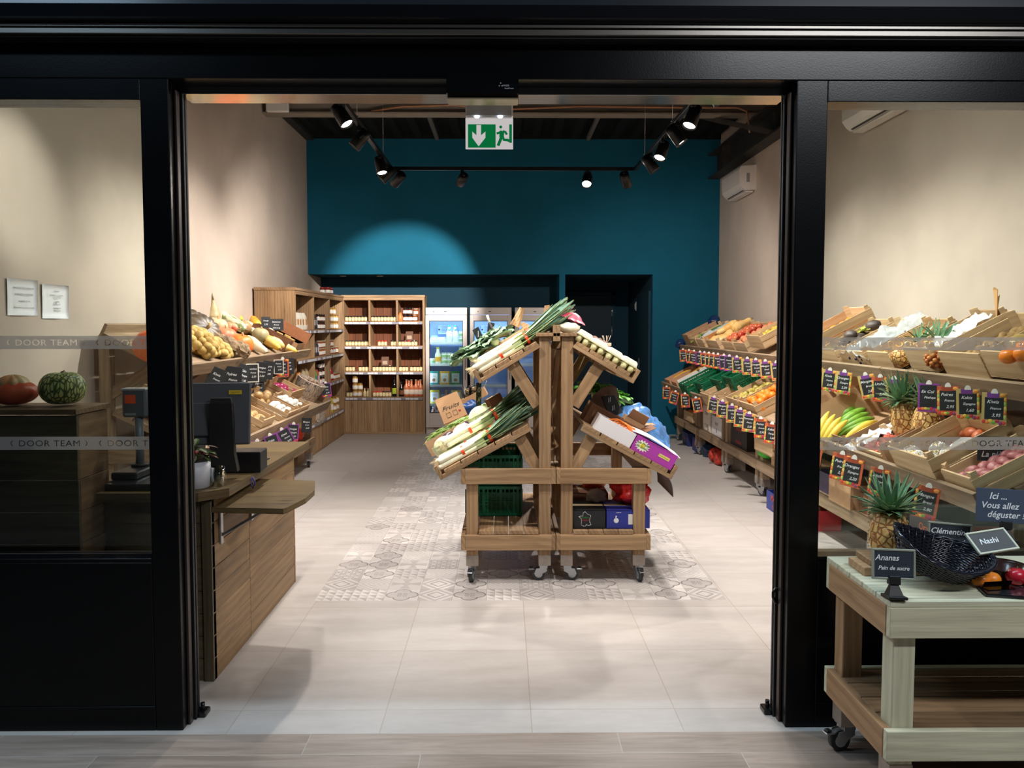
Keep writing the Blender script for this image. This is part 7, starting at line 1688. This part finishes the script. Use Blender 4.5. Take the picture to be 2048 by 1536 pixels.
# ================================================================ tasting cart outside
TZ = .7215
o = one(G().box(0, .3, 0, .13, 0, .03, W_SHOP, .002), 'wooden_block', 'lower of two wooden boards stacked at the back left of the tasting cart', 'board', (1.262, 2.72, TZ))
o = one(G().box(0, .28, 0, .12, 0, .022, W_SHOP, .002), 'wooden_block', 'upper of two wooden boards stacked at the back left of the tasting cart', 'board', (1.29, 2.735, TZ+.0305))
p = at(1778, 1085, 2.8); o = pineapple('large pineapple standing on the tasting cart behind the black basket', 6); o.location = (1.37, 2.86, TZ); o.scale = (1.12, 1.12, .98)
o.location = (p.x, 2.80, TZ+.0525)
FRM = P('8e9384', .6, name='grey_slate_frame'); GRD = None
def gslate():
    m, t, b = mat('gridded_slate', .5); x, y, z = sep(t, coord(t)); gx = egt(eabs(efr(x/.0075)-.5), .44); gz = egt(eabs(efr(z/.0075)-.5), .44)
    setc(t, b, mixc(t, emax(gx, gz)*.6, '27303a', '3d4a58')); return m
GSL = gslate()
def slate(lb, w, h, lines, p, rot, fr=FRM, m=GSL, clip=True):
    o = board('chalk_slate', lb, 'sign', w, h, lines, fr, m, .007, .004); o.location = p; o.rotation_euler = rot
    if clip: g = G(); g.box(-.018, .018, -.012, .012, -.022, .006, BLKM, .002); g.box(-.03, .03, -.035, .03, -.065, -.055, BLKM, .002); g.loft([[(-.012, -.006, -.02), (.012, -.006, -.02), (.012, .006, -.02), (-.012, .006, -.02)], [(-.024, -.02, -.058), (.024, -.02, -.058), (.024, .02, -.058), (-.024, .02, -.058)]], BLKM, True, True, False); g.build('clip_stand', o)
    return o
Y0 = 2.5
slate('gridded slate naming sugarloaf pineapple at the front left of the tasting cart', .125, .084, [('Ananas', -.022, .054, .026), ('Pain de sucre', .0, .024, .0185)], (at(1788, 1142, Y0).x, Y0, TZ+.066), (rad(-8), rad(2), rad(-2)))
slate('gridded slate naming clementine behind the black basket', .142, .094, [('Clémentine', .0, .06, .029), ('chéri', .025, .024, .028)], (at(1898, 1101, 2.86).x, 2.86, at(1898, 1101, 2.86).z), (rad(-6), rad(4), rad(-6)))
slate('large blue-grey slate inviting to taste, standing at the back of the tasting cart', .21, .12, [('Ici ...', -.03, .083, .034), ('Vous allez', -.02, .05, .032), ('déguster !', .0, .018, .032)], (at(2012, 1046, 2.78).x, 2.78, at(2012, 1046, 2.78).z), (rad(-6), rad(3), rad(-4)), None, P('3f4c5f', .5, name='blue_slate'))
slate('small pale-framed slate naming nashi lying tilted over the apples', .135, .075, [('Nashi', -.01, .03, .03)], (at(1998, 1100, 2.62).x, 2.62, at(1998, 1100, 2.62).z), (rad(-52), rad(-6), rad(8)), P('c9cbb8', .6), P('4b4c4e', .6), False)
# oval black wicker basket
WK = mat('black_wicker', .18)[0]; WK.node_tree.nodes['Principled BSDF'].inputs['Base Color'].default_value = (.012, .013, .02, 1)
t0 = thing('wicker_basket', 'glossy black oval wicker basket tipped towards the viewer on the tasting cart', 'basket')
g = G(); NR = 13
for k in range(NR):
    u = k/(NR-1); rx_, ry_ = .115+.05*u, .075+.04*u; z = .006+.075*u; pts = []
    for j in range(61):
        a = 2*pi*j/60; w_ = .0028*(1 if (j+k) % 2 else -1); pts.append(((rx_+w_)*cos(a), (ry_+w_)*sin(a), z+(.018*u*cos(2*a))))
    g.tube(pts, .0042, WK, 6, True, False)
g.build('weave', t0); g = G()
for k in range(2): g.tube([((.167+.004*k)*cos(a), (.117+.004*k)*sin(a), .086+.006*k+.018*cos(2*a)+.002*sin(30*a+k*3)) for a in [2*pi*j/90 for j in range(91)]], .0055, WK, 7, True, False)
g.build('rim', t0); g = G()
for j in range(30): a = 2*pi*j/30; g.tube([(.114*cos(a), .074*sin(a), .004), (.165*cos(a), .115*sin(a), .088)], .0022, WK, 5)
g.build('stakes', t0); g = G(); g.ball(.1, P('15171c', .12), (0, 0, .008), 30, 8, sc=(1.12, .73, .04)); g.build('base', t0)
put(t0, (at(1868, 1150, 2.62).x, 2.64, TZ+.05), (rad(17), rad(16), rad(-4)), .98)
for i, (x, y) in enumerate(((-.045, -.03), (-.04, -.052))):
    c0 = t0.location; one(G().ball(.013, P('d8dba0', .5), (0, 0, .008), 10, 7, sc=(1.5, 1, .6)), 'fruit_piece', ('pale green piece of cut fruit in the black basket, rear one', 'pale green piece of cut fruit in the black basket, front one')[i], 'fruit', (c0.x+x+.01, c0.y+y+.01, c0.z+.02))
nm4 = ['highest', 'left middle', 'front left', 'front right']
for i, (px, py, y) in enumerate(((1948, 1112, 2.74), (1938, 1124, 2.66), (1962, 1138, 2.60), (1984, 1134, 2.61))):
    pp = at(px, py, y); o = CLE((pp.x, y, TZ+(0.028 if i == 0 else 0)), (0, 0, i), 'bright clementine beside the black basket, '+nm4[i]+' of four', None, 1.05)
o = round_fruit('red_apple', 'red apple under the nashi slate at the right edge of the tasting cart', 'apple', .034, P('b3202f', .25), True); o.location = (at(2034, 1120, 2.62).x, 2.62, TZ)
one(G().lathe([(.05, 0), (.085, .045), (.088, .046), (.08, .04), (.048, .005)], P('2a1712', .2), None, 26, True, False), 'dish', 'dark brown dish under the nashi slate', 'dish', (at(2010, 1145, 2.68).x, 2.70, TZ))
for i, (x, y, l) in enumerate(((1.66, 2.535, 'black tasting tray nearest the front edge, with drops on it'), (1.84, 2.6, 'second black tasting tray at the right edge of the view'))):
    one(G().box(-.09, .09, -.055, .055, 0, .008, P('101215', .15), .003).box(-.085, .085, -.05, .05, .008, .01, P('1c1f24', .12), 0), 'tasting_tray', l, 'tray', (x, y, TZ), (0, 0, rad(-14)))
one(G().box(-.05, .05, -.002, .001, 0, .026, CLEAR, 0, TR(0, 0, 0, rad(30))).box(-.05, .05, -.03, .0, 0, .002, CLEAR, 0), 'label_holder', 'clear acrylic label holder on the black tasting tray', 'label holder', (1.63, 2.57, TZ+.0105), (0, 0, rad(8)))
